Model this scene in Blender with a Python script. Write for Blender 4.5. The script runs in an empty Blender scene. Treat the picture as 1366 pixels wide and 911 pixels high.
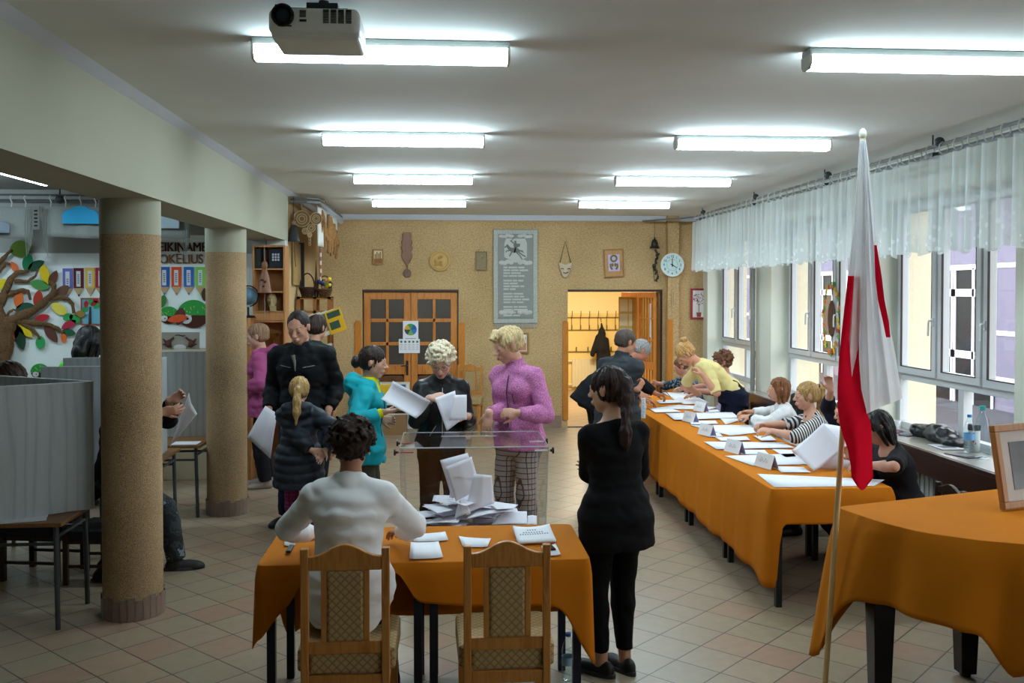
import bpy, math, random
import numpy as np
from mathutils import Vector, Matrix, Euler
random.seed(7)
SC=bpy.context.scene; COL=SC.collection
R=math.radians
import math
F=1280.0; CX=683.0; CY=414.8; H=2.1
YAW=math.radians(4.245); PIT=math.radians(1.2)
_sa,_ca=math.sin(YAW),math.cos(YAW); _sp,_cp=math.sin(PIT),math.cos(PIT)
RT=(_ca,-_sa,0.0); FW=(_sa*_cp,_ca*_cp,-_sp); UP=(_sa*_sp,_ca*_sp,_cp)
def proj(x,y,z):
    d=(x,y,z-H); q=lambda a:a[0]*d[0]+a[1]*d[1]+a[2]*d[2]
    zf=q(FW); return CX+F*q(RT)/zf, CY-F*q(UP)/zf
def ray(u,v):
    a=(u-CX)/F; b=(CY-v)/F
    return tuple(FW[i]+a*RT[i]+b*UP[i] for i in range(3))
def atY(u,v,y):
    d=ray(u,v); t=y/d[1]; return (d[0]*t,y,H+d[2]*t)
def atZ(u,v,z):
    d=ray(u,v); t=(z-H)/d[2]; return (d[0]*t,d[1]*t,z)
def atX(u,v,x):
    d=ray(u,v); t=x/d[0]; return (x,d[1]*t,H+d[2]*t)
# ---------------------------------------------------------------- small helpers
def V(*a):
    return np.array(a[0] if len(a)==1 else a, dtype=float)
def nrm(v):
    v=np.asarray(v,float); n=np.linalg.norm(v); return v/n if n>1e-9 else v
def lin(c):
    if isinstance(c,str):
        c=c.lstrip('#'); c=[int(c[i:i+2],16)/255 for i in (0,2,4)]
    return tuple((x/12.92 if x<=.04045 else ((x+.055)/1.055)**2.4) for x in c[:3])+(1.0,)
def new_mat(name):
    m=bpy.data.materials.new(name); m.use_nodes=True
    nt=m.node_tree; return m,nt,nt.nodes['Principled BSDF']
def node(nt,t,**k):
    n=nt.nodes.new(t)
    for a,b in k.items():
        if a.startswith('i_'):
            key=a[2:]
            key=int(key) if key.isdigit() else key
            n.inputs[key].default_value=b
        else: setattr(n,a,b)
    return n
def ramp(nt,stops,interp='LINEAR'):
    n=nt.nodes.new('ShaderNodeValToRGB'); e=n.color_ramp.elements; n.color_ramp.interpolation=interp
    while len(e)<len(stops): e.new(.5)
    for el,(p,c) in zip(e,stops): el.position=p; el.color=lin(c)
    return n
_MC={}
def mat(name,col,rough=.6,metal=0,noise=0.0,nscale=20,bump=0.0,bscale=200,stretch=(1,1,1),spec=.35,sheen=0,trans=0,alpha=1,emit=None,estr=0,coat=0,sss=0):
    """Plain surface with a little colour variation and bump."""
    if name in _MC: return _MC[name]
    m,nt,b=new_mat(name); L=nt.links
    c=lin(col); b.inputs['Base Color'].default_value=c; b.inputs['Roughness'].default_value=rough
    b.inputs['Metallic'].default_value=metal; b.inputs['Specular IOR Level'].default_value=spec
    if sheen: b.inputs['Sheen Weight'].default_value=sheen
    if coat: b.inputs['Coat Weight'].default_value=coat
    if trans: b.inputs['Transmission Weight'].default_value=trans
    if alpha<1: b.inputs['Alpha'].default_value=alpha
    if sss:
        b.inputs['Subsurface Weight'].default_value=sss; b.inputs['Subsurface Radius'].default_value=(.01,.004,.002); b.inputs['Subsurface Scale'].default_value=1
    if emit: b.inputs['Emission Color'].default_value=lin(emit); b.inputs['Emission Strength'].default_value=estr
    if noise or bump:
        tc=node(nt,'ShaderNodeTexCoord'); mp=node(nt,'ShaderNodeMapping'); mp.inputs['Scale'].default_value=stretch
        L.new(tc.outputs['Object'],mp.inputs[0])
    if noise:
        n=node(nt,'ShaderNodeTexNoise',i_Scale=nscale,i_Detail=4); L.new(mp.outputs[0],n.inputs['Vector'])
        mr=node(nt,'ShaderNodeMapRange'); mr.inputs[1].default_value=.25; mr.inputs[2].default_value=.75; mr.inputs[3].default_value=1-noise; mr.inputs[4].default_value=1+noise
        L.new(n.outputs[0],mr.inputs[0])
        vm=node(nt,'ShaderNodeVectorMath',operation='SCALE'); vm.inputs[0].default_value=c[:3]; L.new(mr.outputs[0],vm.inputs['Scale']); L.new(vm.outputs[0],b.inputs['Base Color'])
    if bump:
        n=node(nt,'ShaderNodeTexNoise',i_Scale=bscale,i_Detail=3); L.new(mp.outputs[0],n.inputs['Vector'])
        bp=node(nt,'ShaderNodeBump',i_Strength=bump,i_Distance=.004); L.new(n.outputs[0],bp.inputs['Height']); L.new(bp.outputs[0],b.inputs['Normal'])
    _MC[name]=m; return m
def wood(name,c1,c2,rough=.45,scale=1.0,axis=(18,18,1.6)):
    if name in _MC: return _MC[name]
    m,nt,b=new_mat(name); L=nt.links
    tc=node(nt,'ShaderNodeTexCoord'); mp=node(nt,'ShaderNodeMapping'); mp.inputs['Scale'].default_value=tuple(a*scale for a in axis)
    L.new(tc.outputs['Object'],mp.inputs[0])
    n=node(nt,'ShaderNodeTexNoise',i_Scale=1.6,i_Detail=5,i_Distortion=1.2); L.new(mp.outputs[0],n.inputs['Vector'])
    r=ramp(nt,[(.3,c1),(.5,c2),(.7,c1)]); L.new(n.outputs[0],r.inputs[0]); L.new(r.outputs[0],b.inputs['Base Color'])
    b.inputs['Roughness'].default_value=rough; b.inputs['Specular IOR Level'].default_value=.35
    _MC[name]=m; return m
# ---------------------------------------------------------------- objects
def put(o,parent=None):
    COL.objects.link(o)
    if parent is not None: o.parent=parent
    return o
def tag(o,label=None,cat=None,group=None,kind=None):
    if label: o['label']=label
    if cat: o['category']=cat
    if group: o['group']=group
    if kind: o['kind']=kind
    return o
def thing(name,label,cat,loc=(0,0,0),rz=0,group=None,kind=None):
    o=bpy.data.objects.new(name,None); COL.objects.link(o); o.location=tuple(loc); o.rotation_euler=(0,0,rz); o.empty_display_size=.1
    return tag(o,label,cat,group,kind)
def kids(o): return [c for c in bpy.data.objects if c.parent==o]
def copy_tree(o,parent=None,**kw):
    c=o.copy(); COL.objects.link(c)
    if parent is not None: c.parent=parent
    for ch in kids(o): copy_tree(ch,c)
    for k,v in kw.items(): c[k]=v
    return c
def mesh_obj(name,verts,faces,mats,parent=None,smooth=False,midx=None,bevel=0,loc=None,solid=0,angle=None):
    me=bpy.data.meshes.new(name)
    me.from_pydata([tuple(map(float,v)) for v in verts],[],[tuple(int(i) for i in f) for f in faces])
    for m in (mats if isinstance(mats,(list,tuple)) else [mats]): me.materials.append(m)
    if midx is not None: me.polygons.foreach_set('material_index',np.array(midx,dtype=np.int32))
    if smooth: me.polygons.foreach_set('use_smooth',np.ones(len(me.polygons),dtype=bool))
    me.update()
    if angle:
        try: me.set_sharp_from_angle(angle=R(angle))
        except Exception: pass
    o=bpy.data.objects.new(name,me); put(o,parent)
    if loc is not None: o.location=tuple(loc)
    if solid:
        s=o.modifiers.new('solid','SOLIDIFY'); s.thickness=solid; s.offset=0
    if bevel:
        b=o.modifiers.new('bevel','BEVEL'); b.width=bevel; b.segments=2; b.limit_method='ANGLE'; b.angle_limit=R(35)
    return o
def rot3(rx=0,ry=0,rz=0):
    return np.array(Euler((R(rx),R(ry),R(rz)),'XYZ').to_matrix())
class MB:
    def __init__(s): s.v=[]; s.f=[]; s.m=[]
    def add(s,vs,fs,mi=0):
        b=len(s.v); s.v+= [tuple(map(float,v)) for v in vs]; s.f+=[tuple(b+i for i in f) for f in fs]; s.m+=[mi]*len(fs); return s
    def box(s,c,size,rot=None,mi=0,taper=(1,1)):
        x,y,z=[q/2 for q in size]; tx,ty=taper
        vs=[(-x,-y,-z),(x,-y,-z),(x,y,-z),(-x,y,-z),(-x*tx,-y*ty,z),(x*tx,-y*ty,z),(x*tx,y*ty,z),(-x*tx,y*ty,z)]
        vs=np.array(vs)
        if rot is not None: vs=vs@np.asarray(rot).T
        return s.add(vs+np.array(c),[(0,3,2,1),(4,5,6,7),(0,1,5,4),(1,2,6,5),(2,3,7,6),(3,0,4,7)],mi)
    def bx(s,x0,x1,y0,y1,z0,z1,mi=0):
        return s.box(((x0+x1)/2,(y0+y1)/2,(z0+z1)/2),(abs(x1-x0),abs(y1-y0),abs(z1-z0)),mi=mi)
    def tube(s,pts,r,n=8,mi=0,caps=True,closed=False):
        pts=[np.array(p,float) for p in pts]; N=len(pts); rs=r if isinstance(r,(list,tuple,np.ndarray)) else [r]*N
        rings=[]; prev=None
        for i,p in enumerate(pts):
            if closed: t=pts[(i+1)%N]-pts[i-1]
            else: t=pts[min(i+1,N-1)]-pts[max(i-1,0)]
            t=nrm(t)
            if prev is None:
                a=np.array([0,0,1.]) if abs(t[2])<.9 else np.array([1.,0,0]); u=nrm(np.cross(t,a))
            else: u=nrm(prev-t*np.dot(prev,t))
            prev=u; w=np.cross(t,u)
            rings.append([p+rs[i]*(math.cos(2*math.pi*k/n)*u+math.sin(2*math.pi*k/n)*w) for k in range(n)])
        vs=[v for r_ in rings for v in r_]; fs=[]
        M=N if closed else N-1
        for i in range(M):
            j=(i+1)%N
            for k in range(n):
                k2=(k+1)%n; fs.append((i*n+k,i*n+k2,j*n+k2,j*n+k))
        if caps and not closed:
            fs.append(tuple(range(n-1,-1,-1))); fs.append(tuple((N-1)*n+k for k in range(n)))
        return s.add(vs,fs,mi)
    def cyl(s,a,b,r,r2=None,n=16,mi=0): return s.tube([a,b],[r,r if r2 is None else r2],n,mi)
    def lathe(s,prof,c=(0,0,0),n=24,mi=0,axis='z',rot=None):
        vs=[];fs=[];N=len(prof)
        for (r,z) in prof:
            for k in range(n):
                a=2*math.pi*k/n; vs.append((r*math.cos(a),r*math.sin(a),z))
        for i in range(N-1):
            for k in range(n):
                k2=(k+1)%n; fs.append((i*n+k,i*n+k2,(i+1)*n+k2,(i+1)*n+k))
        if prof[0][0]>1e-6: fs.append(tuple(range(n-1,-1,-1)))
        if prof[-1][0]>1e-6: fs.append(tuple((N-1)*n+k for k in range(n)))
        vs=np.array(vs)
        if axis=='y': vs=vs[:,[0,2,1]]*np.array([1,-1,1])
        if axis=='x': vs=vs[:,[2,0,1]]
        if rot is not None: vs=vs@np.asarray(rot).T
        return s.add(vs+np.array(c),fs,mi)
    def ell(s,c,r,rot=None,n=14,m=9,mi=0):
        prof=[];vs=[];fs=[]
        for i in range(m+1):
            t=math.pi*i/m
            for k in range(n):
                a=2*math.pi*k/n; vs.append((r[0]*math.sin(t)*math.cos(a),r[1]*math.sin(t)*math.sin(a),-r[2]*math.cos(t)))
        for i in range(m):
            for k in range(n):
                k2=(k+1)%n; fs.append((i*n+k,i*n+k2,(i+1)*n+k2,(i+1)*n+k))
        vs=np.array(vs)
        if rot is not None: vs=vs@np.asarray(rot).T
        return s.add(vs+np.array(c),fs,mi)
    def prism(s,outline,a,b,plane='xz',mi=0):
        """Flat outline (list of 2-D points) extruded from a to b along the third axis."""
        n=len(outline)
        def P(p,q):
            return {'xz':(p[0],q,p[1]),'xy':(p[0],p[1],q),'yz':(q,p[0],p[1])}[plane]
        vs=[P(p,a) for p in outline]+[P(p,b) for p in outline]
        fs=[tuple(range(n)),tuple(range(2*n-1,n-1,-1))]+[(i,i+n,(i+1)%n+n,(i+1)%n) for i in range(n)]
        return s.add(vs,fs,mi)
    def grid(s,fn,nu,nv,mi=0):
        vs=[fn(i/nu,j/nv) for j in range(nv+1) for i in range(nu+1)]; w=nu+1
        fs=[(j*w+i,j*w+i+1,(j+1)*w+i+1,(j+1)*w+i) for j in range(nv) for i in range(nu)]
        return s.add(vs,fs,mi)
    def xf(s,M,t=(0,0,0)):
        v=np.array(s.v)@np.asarray(M).T+np.array(t); s.v=[tuple(p) for p in v]; return s
    def build(s,name,mats,parent=None,smooth=False,bevel=0,loc=None,solid=0,angle=None):
        if smooth and angle is None: angle=40
        return mesh_obj(name,s.v,s.f,mats,parent,smooth,s.m,bevel,loc,solid,angle)
def text_mesh(name,txt,size,mats,parent=None,loc=(0,0,0),rot=(90,0,0),ext=.002,align='CENTER',bold=0):
    cu=bpy.data.curves.new(name,'FONT'); cu.body=txt; cu.size=size; cu.extrude=ext; cu.offset=bold; cu.align_x=align; cu.align_y='CENTER'
    tmp=bpy.data.objects.new(name+'_t',cu); COL.objects.link(tmp)
    bpy.context.view_layer.update()
    dg=bpy.context.evaluated_depsgraph_get(); me=bpy.data.meshes.new_from_object(tmp.evaluated_get(dg))
    bpy.data.objects.remove(tmp); bpy.data.curves.remove(cu)
    me.materials.clear(); me.materials.append(mats)
    o=bpy.data.objects.new(name,me); put(o,parent); o.location=tuple(loc); o.rotation_euler=tuple(R(a) for a in rot); return o
# ---------------------------------------------------------------- smooth solid bodies (fields turned into one mesh)
_rs=np.random.RandomState(3); _NL=_rs.rand(32,32,32).astype(np.float32)
def vnoise(x,y,z):
    xi=np.floor(x).astype(int);yi=np.floor(y).astype(int);zi=np.floor(z).astype(int)
    fx=x-xi;fy=y-yi;fz=z-zi
    fx=fx*fx*(3-2*fx);fy=fy*fy*(3-2*fy);fz=fz*fz*(3-2*fz)
    g=lambda a,b,c:_NL[(xi+a)&31,(yi+b)&31,(zi+c)&31]
    return (((g(0,0,0)*(1-fx)+g(1,0,0)*fx)*(1-fy)+(g(0,1,0)*(1-fx)+g(1,1,0)*fx)*fy)*(1-fz)+((g(0,0,1)*(1-fx)+g(1,0,1)*fx)*(1-fy)+(g(0,1,1)*(1-fx)+g(1,1,1)*fx)*fy)*fz)*2-1
class Vol:
    def __init__(s,h): s.h=h; s.ops=[]
    # every op: (function(X,Y,Z)->distance, lo, hi, smoothing, kind)
    def op(s,fn,lo,hi,k=.012,kind='u'): s.ops.append((fn,np.array(lo,float),np.array(hi,float),k,kind)); return s
    def cone(s,a,b,ra,rb,k=.012,kind='u'):
        a=V(a);b=V(b);ab=b-a;L2=max(float(ab@ab),1e-12)
        def fn(X,Y,Z):
            t=np.clip(((X-a[0])*ab[0]+(Y-a[1])*ab[1]+(Z-a[2])*ab[2])/L2,0,1)
            return np.sqrt((X-a[0]-t*ab[0])**2+(Y-a[1]-t*ab[1])**2+(Z-a[2]-t*ab[2])**2)-(ra+(rb-ra)*t)
        m=max(ra,rb)
        return s.op(fn,np.minimum(a,b)-m,np.maximum(a,b)+m,k,kind)
    def path(s,pts,rs,k=.012,kind='u'):
        for i in range(len(pts)-1): s.cone(pts[i],pts[i+1],rs[i],rs[i+1],k,kind)
        return s
    def ell(s,c,r,M=None,k=.012,kind='u'):
        c=V(c);r=V(r);M=np.eye(3) if M is None else np.asarray(M)
        mn=r.min(); ext=np.abs(M)@r
        def fn(X,Y,Z):
            dx,dy,dz=X-c[0],Y-c[1],Z-c[2]
            q=[(M[0,i]*dx+M[1,i]*dy+M[2,i]*dz)/r[i] for i in range(3)]
            k0=np.sqrt(q[0]**2+q[1]**2+q[2]**2); k1=np.sqrt((q[0]/r[0])**2+(q[1]/r[1])**2+(q[2]/r[2])**2)+1e-9
            return k0*(k0-1)/k1
        return s.op(fn,c-ext,c+ext,k,kind)
    def ring(s,a,b,fa,fb,wa,wb,k=.012,cap=.6,kind='u'):
        """Tapered elliptical limb from a to b; fa/fb = (side, front) axes, wa/wb = (half width, half depth)."""
        a=V(a);b=V(b);ab=b-a;L2=max(float(ab@ab),1e-12);ax=ab/math.sqrt(L2)
        sd=nrm(fa[0]+fb[0]);fr=nrm(fa[1]+fb[1])
        m=max(wa+wb)
        def fn(X,Y,Z):
            dx,dy,dz=X-a[0],Y-a[1],Z-a[2]
            t=np.clip((dx*ab[0]+dy*ab[1]+dz*ab[2])/L2,0,1)
            w=wa[0]+(wb[0]-wa[0])*t; d=wa[1]+(wb[1]-wa[1])*t
            dx=dx-t*ab[0];dy=dy-t*ab[1];dz=dz-t*ab[2]
            x=dx*sd[0]+dy*sd[1]+dz*sd[2]; y=dx*fr[0]+dy*fr[1]+dz*fr[2]; l=dx*ax[0]+dy*ax[1]+dz*ax[2]
            mm=np.minimum(w,d); q=np.sqrt((x/w)**2+(y/d)**2+(l/(mm*cap))**2)+1e-9
            g=np.sqrt((x/w/w)**2+(y/d/d)**2+(l/(mm*cap)**2)**2)+1e-9
            return np.minimum(q*(q-1)/g,.5)
        return s.op(fn,np.minimum(a,b)-m,np.maximum(a,b)+m,k,kind)
    def cut(s,p,n,k=.006):
        """Remove everything on the side n points to."""
        p=V(p);n=nrm(n)
        return s.op(lambda X,Y,Z:-((X-p[0])*n[0]+(Y-p[1])*n[1]+(Z-p[2])*n[2]),(-99,)*3,(99,)*3,k,'s')
    def run(s,disp=None,amp=0):
        us=[o for o in s.ops if o[4]=='u']; pad=.03+s.h*3
        lo=np.min([o[1] for o in us],0)-pad; hi=np.max([o[2] for o in us],0)+pad; h=s.h
        n=np.ceil((hi-lo)/h).astype(int)+1
        f=np.full(tuple(n),1.0,np.float32)
        ax=[(lo[i]+h*np.arange(n[i])).astype(np.float32) for i in range(3)]
        for fn,l,u,k,kind in s.ops:
            m=k+3*h
            i0=np.clip(np.floor((l-m-lo)/h).astype(int),0,n); i1=np.clip(np.ceil((u+m-lo)/h).astype(int)+1,0,n)
            if np.any(i1<=i0): continue
            sl=tuple(slice(i0[i],i1[i]) for i in range(3))
            X=ax[0][sl[0]][:,None,None];Y=ax[1][sl[1]][None,:,None];Z=ax[2][sl[2]][None,None,:]
            d=fn(X,Y,Z).astype(np.float32); g=f[sl]
            if kind=='u':
                t=np.clip(.5+.5*(g-d)/k,0,1); f[sl]=g*(1-t)+d*t-k*t*(1-t)
            elif kind=='s':
                d=-d; t=np.clip(.5-.5*(g-d)/k,0,1); f[sl]=g*(1-t)+d*t+k*t*(1-t)
        if disp is not None:
            I=np.where(np.abs(f)<amp*2+2.5*h)
            f[I]+=disp(ax[0][I[0]],ax[1][I[1]],ax[2][I[2]]).astype(np.float32)
        f[0]=f[-1]=1;f[:,0]=f[:,-1]=1;f[:,:,0]=f[:,:,-1]=1
        return nets(f,lo,h)
def nets(f,lo,h):
    s=f<0; n=np.array(f.shape)
    cnt=np.zeros(n-1,np.int8); cor=[(a,b,c) for a in (0,1) for b in (0,1) for c in (0,1)]
    for a,b,c in cor: cnt+=s[a:n[0]-1+a,b:n[1]-1+b,c:n[2]-1+c]
    I=np.argwhere((cnt>0)&(cnt<8)); N=len(I)
    if N==0: return np.zeros((0,3)),np.zeros((0,4),int)
    idx=np.full(tuple(n-1),-1,np.int32); idx[tuple(I.T)]=np.arange(N)
    cv=np.stack([f[I[:,0]+a,I[:,1]+b,I[:,2]+c] for a,b,c in cor],1)
    acc=np.zeros((N,3));w=np.zeros(N)
    C=np.array(cor)
    for i in range(8):
        for j in range(i+1,8):
            if abs(C[i]-C[j]).sum()!=1: continue
            x=(cv[:,i]<0)!=(cv[:,j]<0)
            t=np.where(x,cv[:,i]/np.where(x,cv[:,i]-cv[:,j],1),0)
            acc+=np.where(x[:,None],C[i]+t[:,None]*(C[j]-C[i]),0); w+=x
    P=lo+h*(I+acc/w[:,None])
    Q=[]
    for axis in range(3):
        o=[0,1,2]; o.remove(axis); b,c=o
        sl0=[slice(None)]*3; sl1=[slice(None)]*3
        sl0[axis]=slice(0,n[axis]-1); sl1[axis]=slice(1,n[axis])
        for q in (b,c):
            sl0[q]=slice(1,n[q]-1); sl1[q]=slice(1,n[q]-1)
        A=s[tuple(sl0)];B=s[tuple(sl1)]
        E=np.argwhere(A!=B)
        if len(E)==0: continue
        st=A[tuple(E.T)]
        e=E.copy(); e[:,b]+=1; e[:,c]+=1
        def g(db,dc):
            k=e.copy(); k[:,b]-=db; k[:,c]-=dc; return idx[k[:,0],k[:,1],k[:,2]]
        q=np.stack([g(1,1),g(0,1),g(0,0),g(1,0)],1)
        flip=st if axis!=1 else ~st
        q[~flip]=q[~flip][:,::-1]
        Q.append(q)
    Q=np.concatenate(Q); Q=Q[(Q>=0).all(1)]
    return P,Q
def sdf_obj(name,vol,m,parent,org,disp=None,amp=0,relax=1):
    P,Q=vol.run(disp,amp)
    if relax and len(P):
        for _ in range(relax):
            acc=np.zeros_like(P);c=np.zeros(len(P))
            for i in range(4):
                for j in (1,3):
                    np.add.at(acc,Q[:,i],P[Q[:,(i+j)%4]]); np.add.at(c,Q[:,i],1)
            P=P*.5+.5*acc/np.maximum(c,1)[:,None]
    me=bpy.data.meshes.new(name); nv,nf=len(P),len(Q)
    me.vertices.add(nv); me.vertices.foreach_set('co',(P-np.asarray(org)).astype(np.float32).ravel())
    me.loops.add(nf*4); me.loops.foreach_set('vertex_index',Q.astype(np.int32).ravel())
    me.polygons.add(nf); me.polygons.foreach_set('loop_start',np.arange(0,nf*4,4,dtype=np.int32))
    me.polygons.foreach_set('use_smooth',np.ones(nf,dtype=bool))
    me.materials.append(m); me.update(calc_edges=True); me.validate()
    o=bpy.data.objects.new(name,me); put(o,parent); return o
# ---------------------------------------------------------------- people
class NS: pass
def rotax(v,axis,deg):
    a=R(deg);k=nrm(axis);v=np.asarray(v,float)
    return v*math.cos(a)+np.cross(k,v)*math.sin(a)+k*np.dot(k,v)*(1-math.cos(a))
def ik(a,t,l1,l2,hint):
    d=t-a; L=np.linalg.norm(d); mx=(l1+l2)*.995; mn=abs(l1-l2)*1.05+.01
    if L>mx: t=a+d/L*mx; L=mx
    if L<mn: t=a+d/L*mn; L=mn
    x=(l1*l1-l2*l2+L*L)/(2*L); h=math.sqrt(max(l1*l1-x*x,0)); u=nrm(t-a)
    p=np.asarray(hint,float); p=nrm(p-u*np.dot(p,u))
    return a+u*x+p*h,t
UP3=V(0,0,1)
def skeleton(c):
    S=NS(); ht=c['ht']; S.ht=ht; fem=c.get('fem',True); S.fem=fem
    hd=R(c['h']); S.f0=V(math.sin(hd),math.cos(hd),0); S.r0=V(math.cos(hd),-math.sin(hd),0)
    S.org=V(c['x'],c['y'],0)
    bulk=c.get('bulk',1.0); S.bulk=bulk
    sit=c.get('sit')
    hipz=(sit+.096*ht*bulk) if sit is not None else c.get('hipz',.536*ht)
    S.hip=V(c['x'],c['y'],hipz)
    if 'lean' not in c: c['lean']=3
    lean=c['lean']; sl=c.get('slean',0); tw=c.get('twist',0)
    st=[0,.05,.10,.155,.21,.25,.285,.315]; S.sp=[];S.fr=[]
    p=S.hip.copy(); last=0
    for s in st:
        a=lean*(.45+.7*min(1,s/.22)) if lean<40 else lean*(.75+.3*min(1,s/.22))
        u=rotax(UP3,S.r0,-a); u=rotax(u,S.f0,sl*min(1,s/.2)); 
        r=rotax(S.r0,u,-tw*min(1,s/.2)); f=nrm(np.cross(u,r)); r=nrm(np.cross(f,u))
        p=p+u*(s-last)*ht; last=s
        S.sp.append(p.copy()); S.fr.append((r,f,u))
    k=.94 if fem else 1.0
    # (half width, half depth) of the trunk, as shares of the height
    W=[(.098,.072),(.092,.066),(.080,.058),(.088,.064),(.096,.070),(.092,.062),(.070,.045),(.036,.036)]
    if fem: W=[(.103,.074),(.094,.066),(.076,.056),(.080,.060),(.088,.066),(.084,.058),(.064,.042),(.031,.033)]
    S.W=[(a*ht*bulk,b*ht*bulk) for a,b in W]
    S.W[-1]=(W[-1][0]*ht,W[-1][1]*ht)
    r,f,u=S.fr[5]; sw=(.090 if fem else .106)*ht*(.5+.5*bulk)
    shp=S.sp[6]
    S.sh={'L':shp-r*sw-u*.018*ht,'R':shp+r*sw-u*.018*ht}
    S.el={};S.wr={};S.hand={}
    la,lb=.172*ht,.148*ht
    for sd,sg in (('L',-1),('R',1)):
        a=c.get(sd) or {}
        t=a.get('w')
        if t is None: t=S.sh[sd]-u*.30*ht+r*sg*.035*ht+f*.03*ht
        t=V(t).copy(); t[2]=max(t[2],c.get('tz',0)); hint=a.get('e',(-.6,sg*.6,-.5)); hv=S.f0*hint[0]+S.r0*hint[1]+UP3*hint[2]
        S.el[sd],S.wr[sd]=ik(S.sh[sd],t,la,lb,hv)
        d=nrm(a['d']) if a.get('d') is not None else nrm(S.wr[sd]-S.el[sd])
        n=V(a['n']) if a.get('n') is not None else -S.r0*sg
        n=nrm(n-d*np.dot(n,d)); S.hand[sd]=(d,n,a.get('curl',(18,22,15)),a.get('spread',1.0))
    # legs
    S.hj={};S.kn={};S.an={};S.toe={}
    for sd,sg in (('L',-1),('R',1)):
        q=c.get('leg'+sd) or {}
        S.hj[sd]=S.hip+S.r0*sg*.050*ht-UP3*.01*ht
        if sit is not None:
            an=q.get('a',(.25*ht,sg*.06*ht)); 
            t=V(c['x'],c['y'],0)+S.f0*an[0]+S.r0*an[1]+UP3*.048*ht
            hint=S.f0*.5+UP3
        else:
            an=q.get('a',(0,sg*.055*ht)); t=V(c['x'],c['y'],0)+S.f0*an[0]+S.r0*an[1]+UP3*.048*ht
            hint=S.f0+S.r0*sg*.15
        S.kn[sd],S.an[sd]=ik(S.hj[sd],t,.245*ht,.238*ht,hint)
        ty=q.get('t',sg*9); S.toe[sd]=rotax(S.f0,UP3,-ty)
    # head
    hy,hp,hr=c.get('head',(0,8,0)); S.hs=c.get('hs',1.08)*.132*ht
    f=rotax(S.f0,UP3,-hy); rr=nrm(np.cross(f,UP3)); f2=rotax(f,rr,-hp); u2=nrm(np.cross(rr,f2)); rr2=rotax(rr,f2,hr); u2=rotax(u2,f2,hr)
    S.hr,S.hf,S.hu=rr2,f2,u2
    nb=S.sp[-1]; un=nrm(S.fr[-1][2]*.8+u2*.5+UP3*.15)
    S.nb=nb; S.hc=nb+un*.035*ht+u2*.45*S.hs+f2*.09*S.hs
    S.neckt=nb+un*.035*ht+u2*.08*S.hs
    S.HM=np.stack([S.hr,S.hf,S.hu],1)
    S.res=c.get('res',.007)
    return S
def hl(S,x,y,z): return S.hc+(S.hr*x+S.hf*y+S.hu*z)*S.hs
def trunk(v,S,t,i0=0,i1=7,k=.03,flat=1.0,wmul=1.0):
    for i in range(i0,i1):
        wa=(S.W[i][0]*wmul+t,S.W[i][1]*flat+t); wb=(S.W[i+1][0]*wmul+t,S.W[i+1][1]*flat+t)
        v.ring(S.sp[i],S.sp[i+1],S.fr[i][:2],S.fr[i+1][:2],wa,wb,k)
def shoulders(v,S,t,k=.035):
    ht=S.ht
    for sd in 'LR':
        v.cone(S.sp[6]+S.fr[6][2]*.006*ht,S.sh[sd],.036*ht*S.bulk**.5+t,.033*ht*S.bulk**.5+t,k)
def bust(v,S,t,amt=1.0):
    r,f,u=S.fr[4]; ht=S.ht
    for sg in (-1,1):
        v.ell(S.sp[4]+u*.005*ht+r*sg*.046*ht+f*(S.W[4][1]*.55),(.040*ht*amt+t,.040*ht*amt+t,.044*ht*amt+t),np.stack([r,f,u],1),k=.03)
def arm(v,S,sd,t,a0=0,a1=1.0,k=.02,puff=1.0,flare=0):
    """Sleeve or arm from the shoulder (0) over the elbow (.5) to the wrist (1)."""
    ht=S.ht; b=S.bulk**.4; rs=[.033*ht*b,.0255*ht*b,.0165*ht]; P=[S.sh[sd],S.el[sd],S.wr[sd]]
    m=P[1]+(P[2]-P[1])*min(1,max(0,(a1-.5)*2)); rm=rs[1]+(rs[2]-rs[1])*(a1-.5)*2
    if a1>.5:
        v.cone(P[0],P[1],rs[0]+t,rs[1]+t*puff,k); 
        q=P[1]+(m-P[1])*.35; rq=rs[1]*1.04
        v.cone(P[1],q,rs[1]+t*puff,rq+t*puff,.01); v.cone(q,m,rq+t*puff,rm+t*(1+flare),.01)
    else:
        e=P[0]+(P[1]-P[0])*a1*2; v.cone(P[0],e,rs[0]+t,rs[0]+(rs[1]-rs[0])*a1*2+t*(1+flare),k)
    return m
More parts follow.
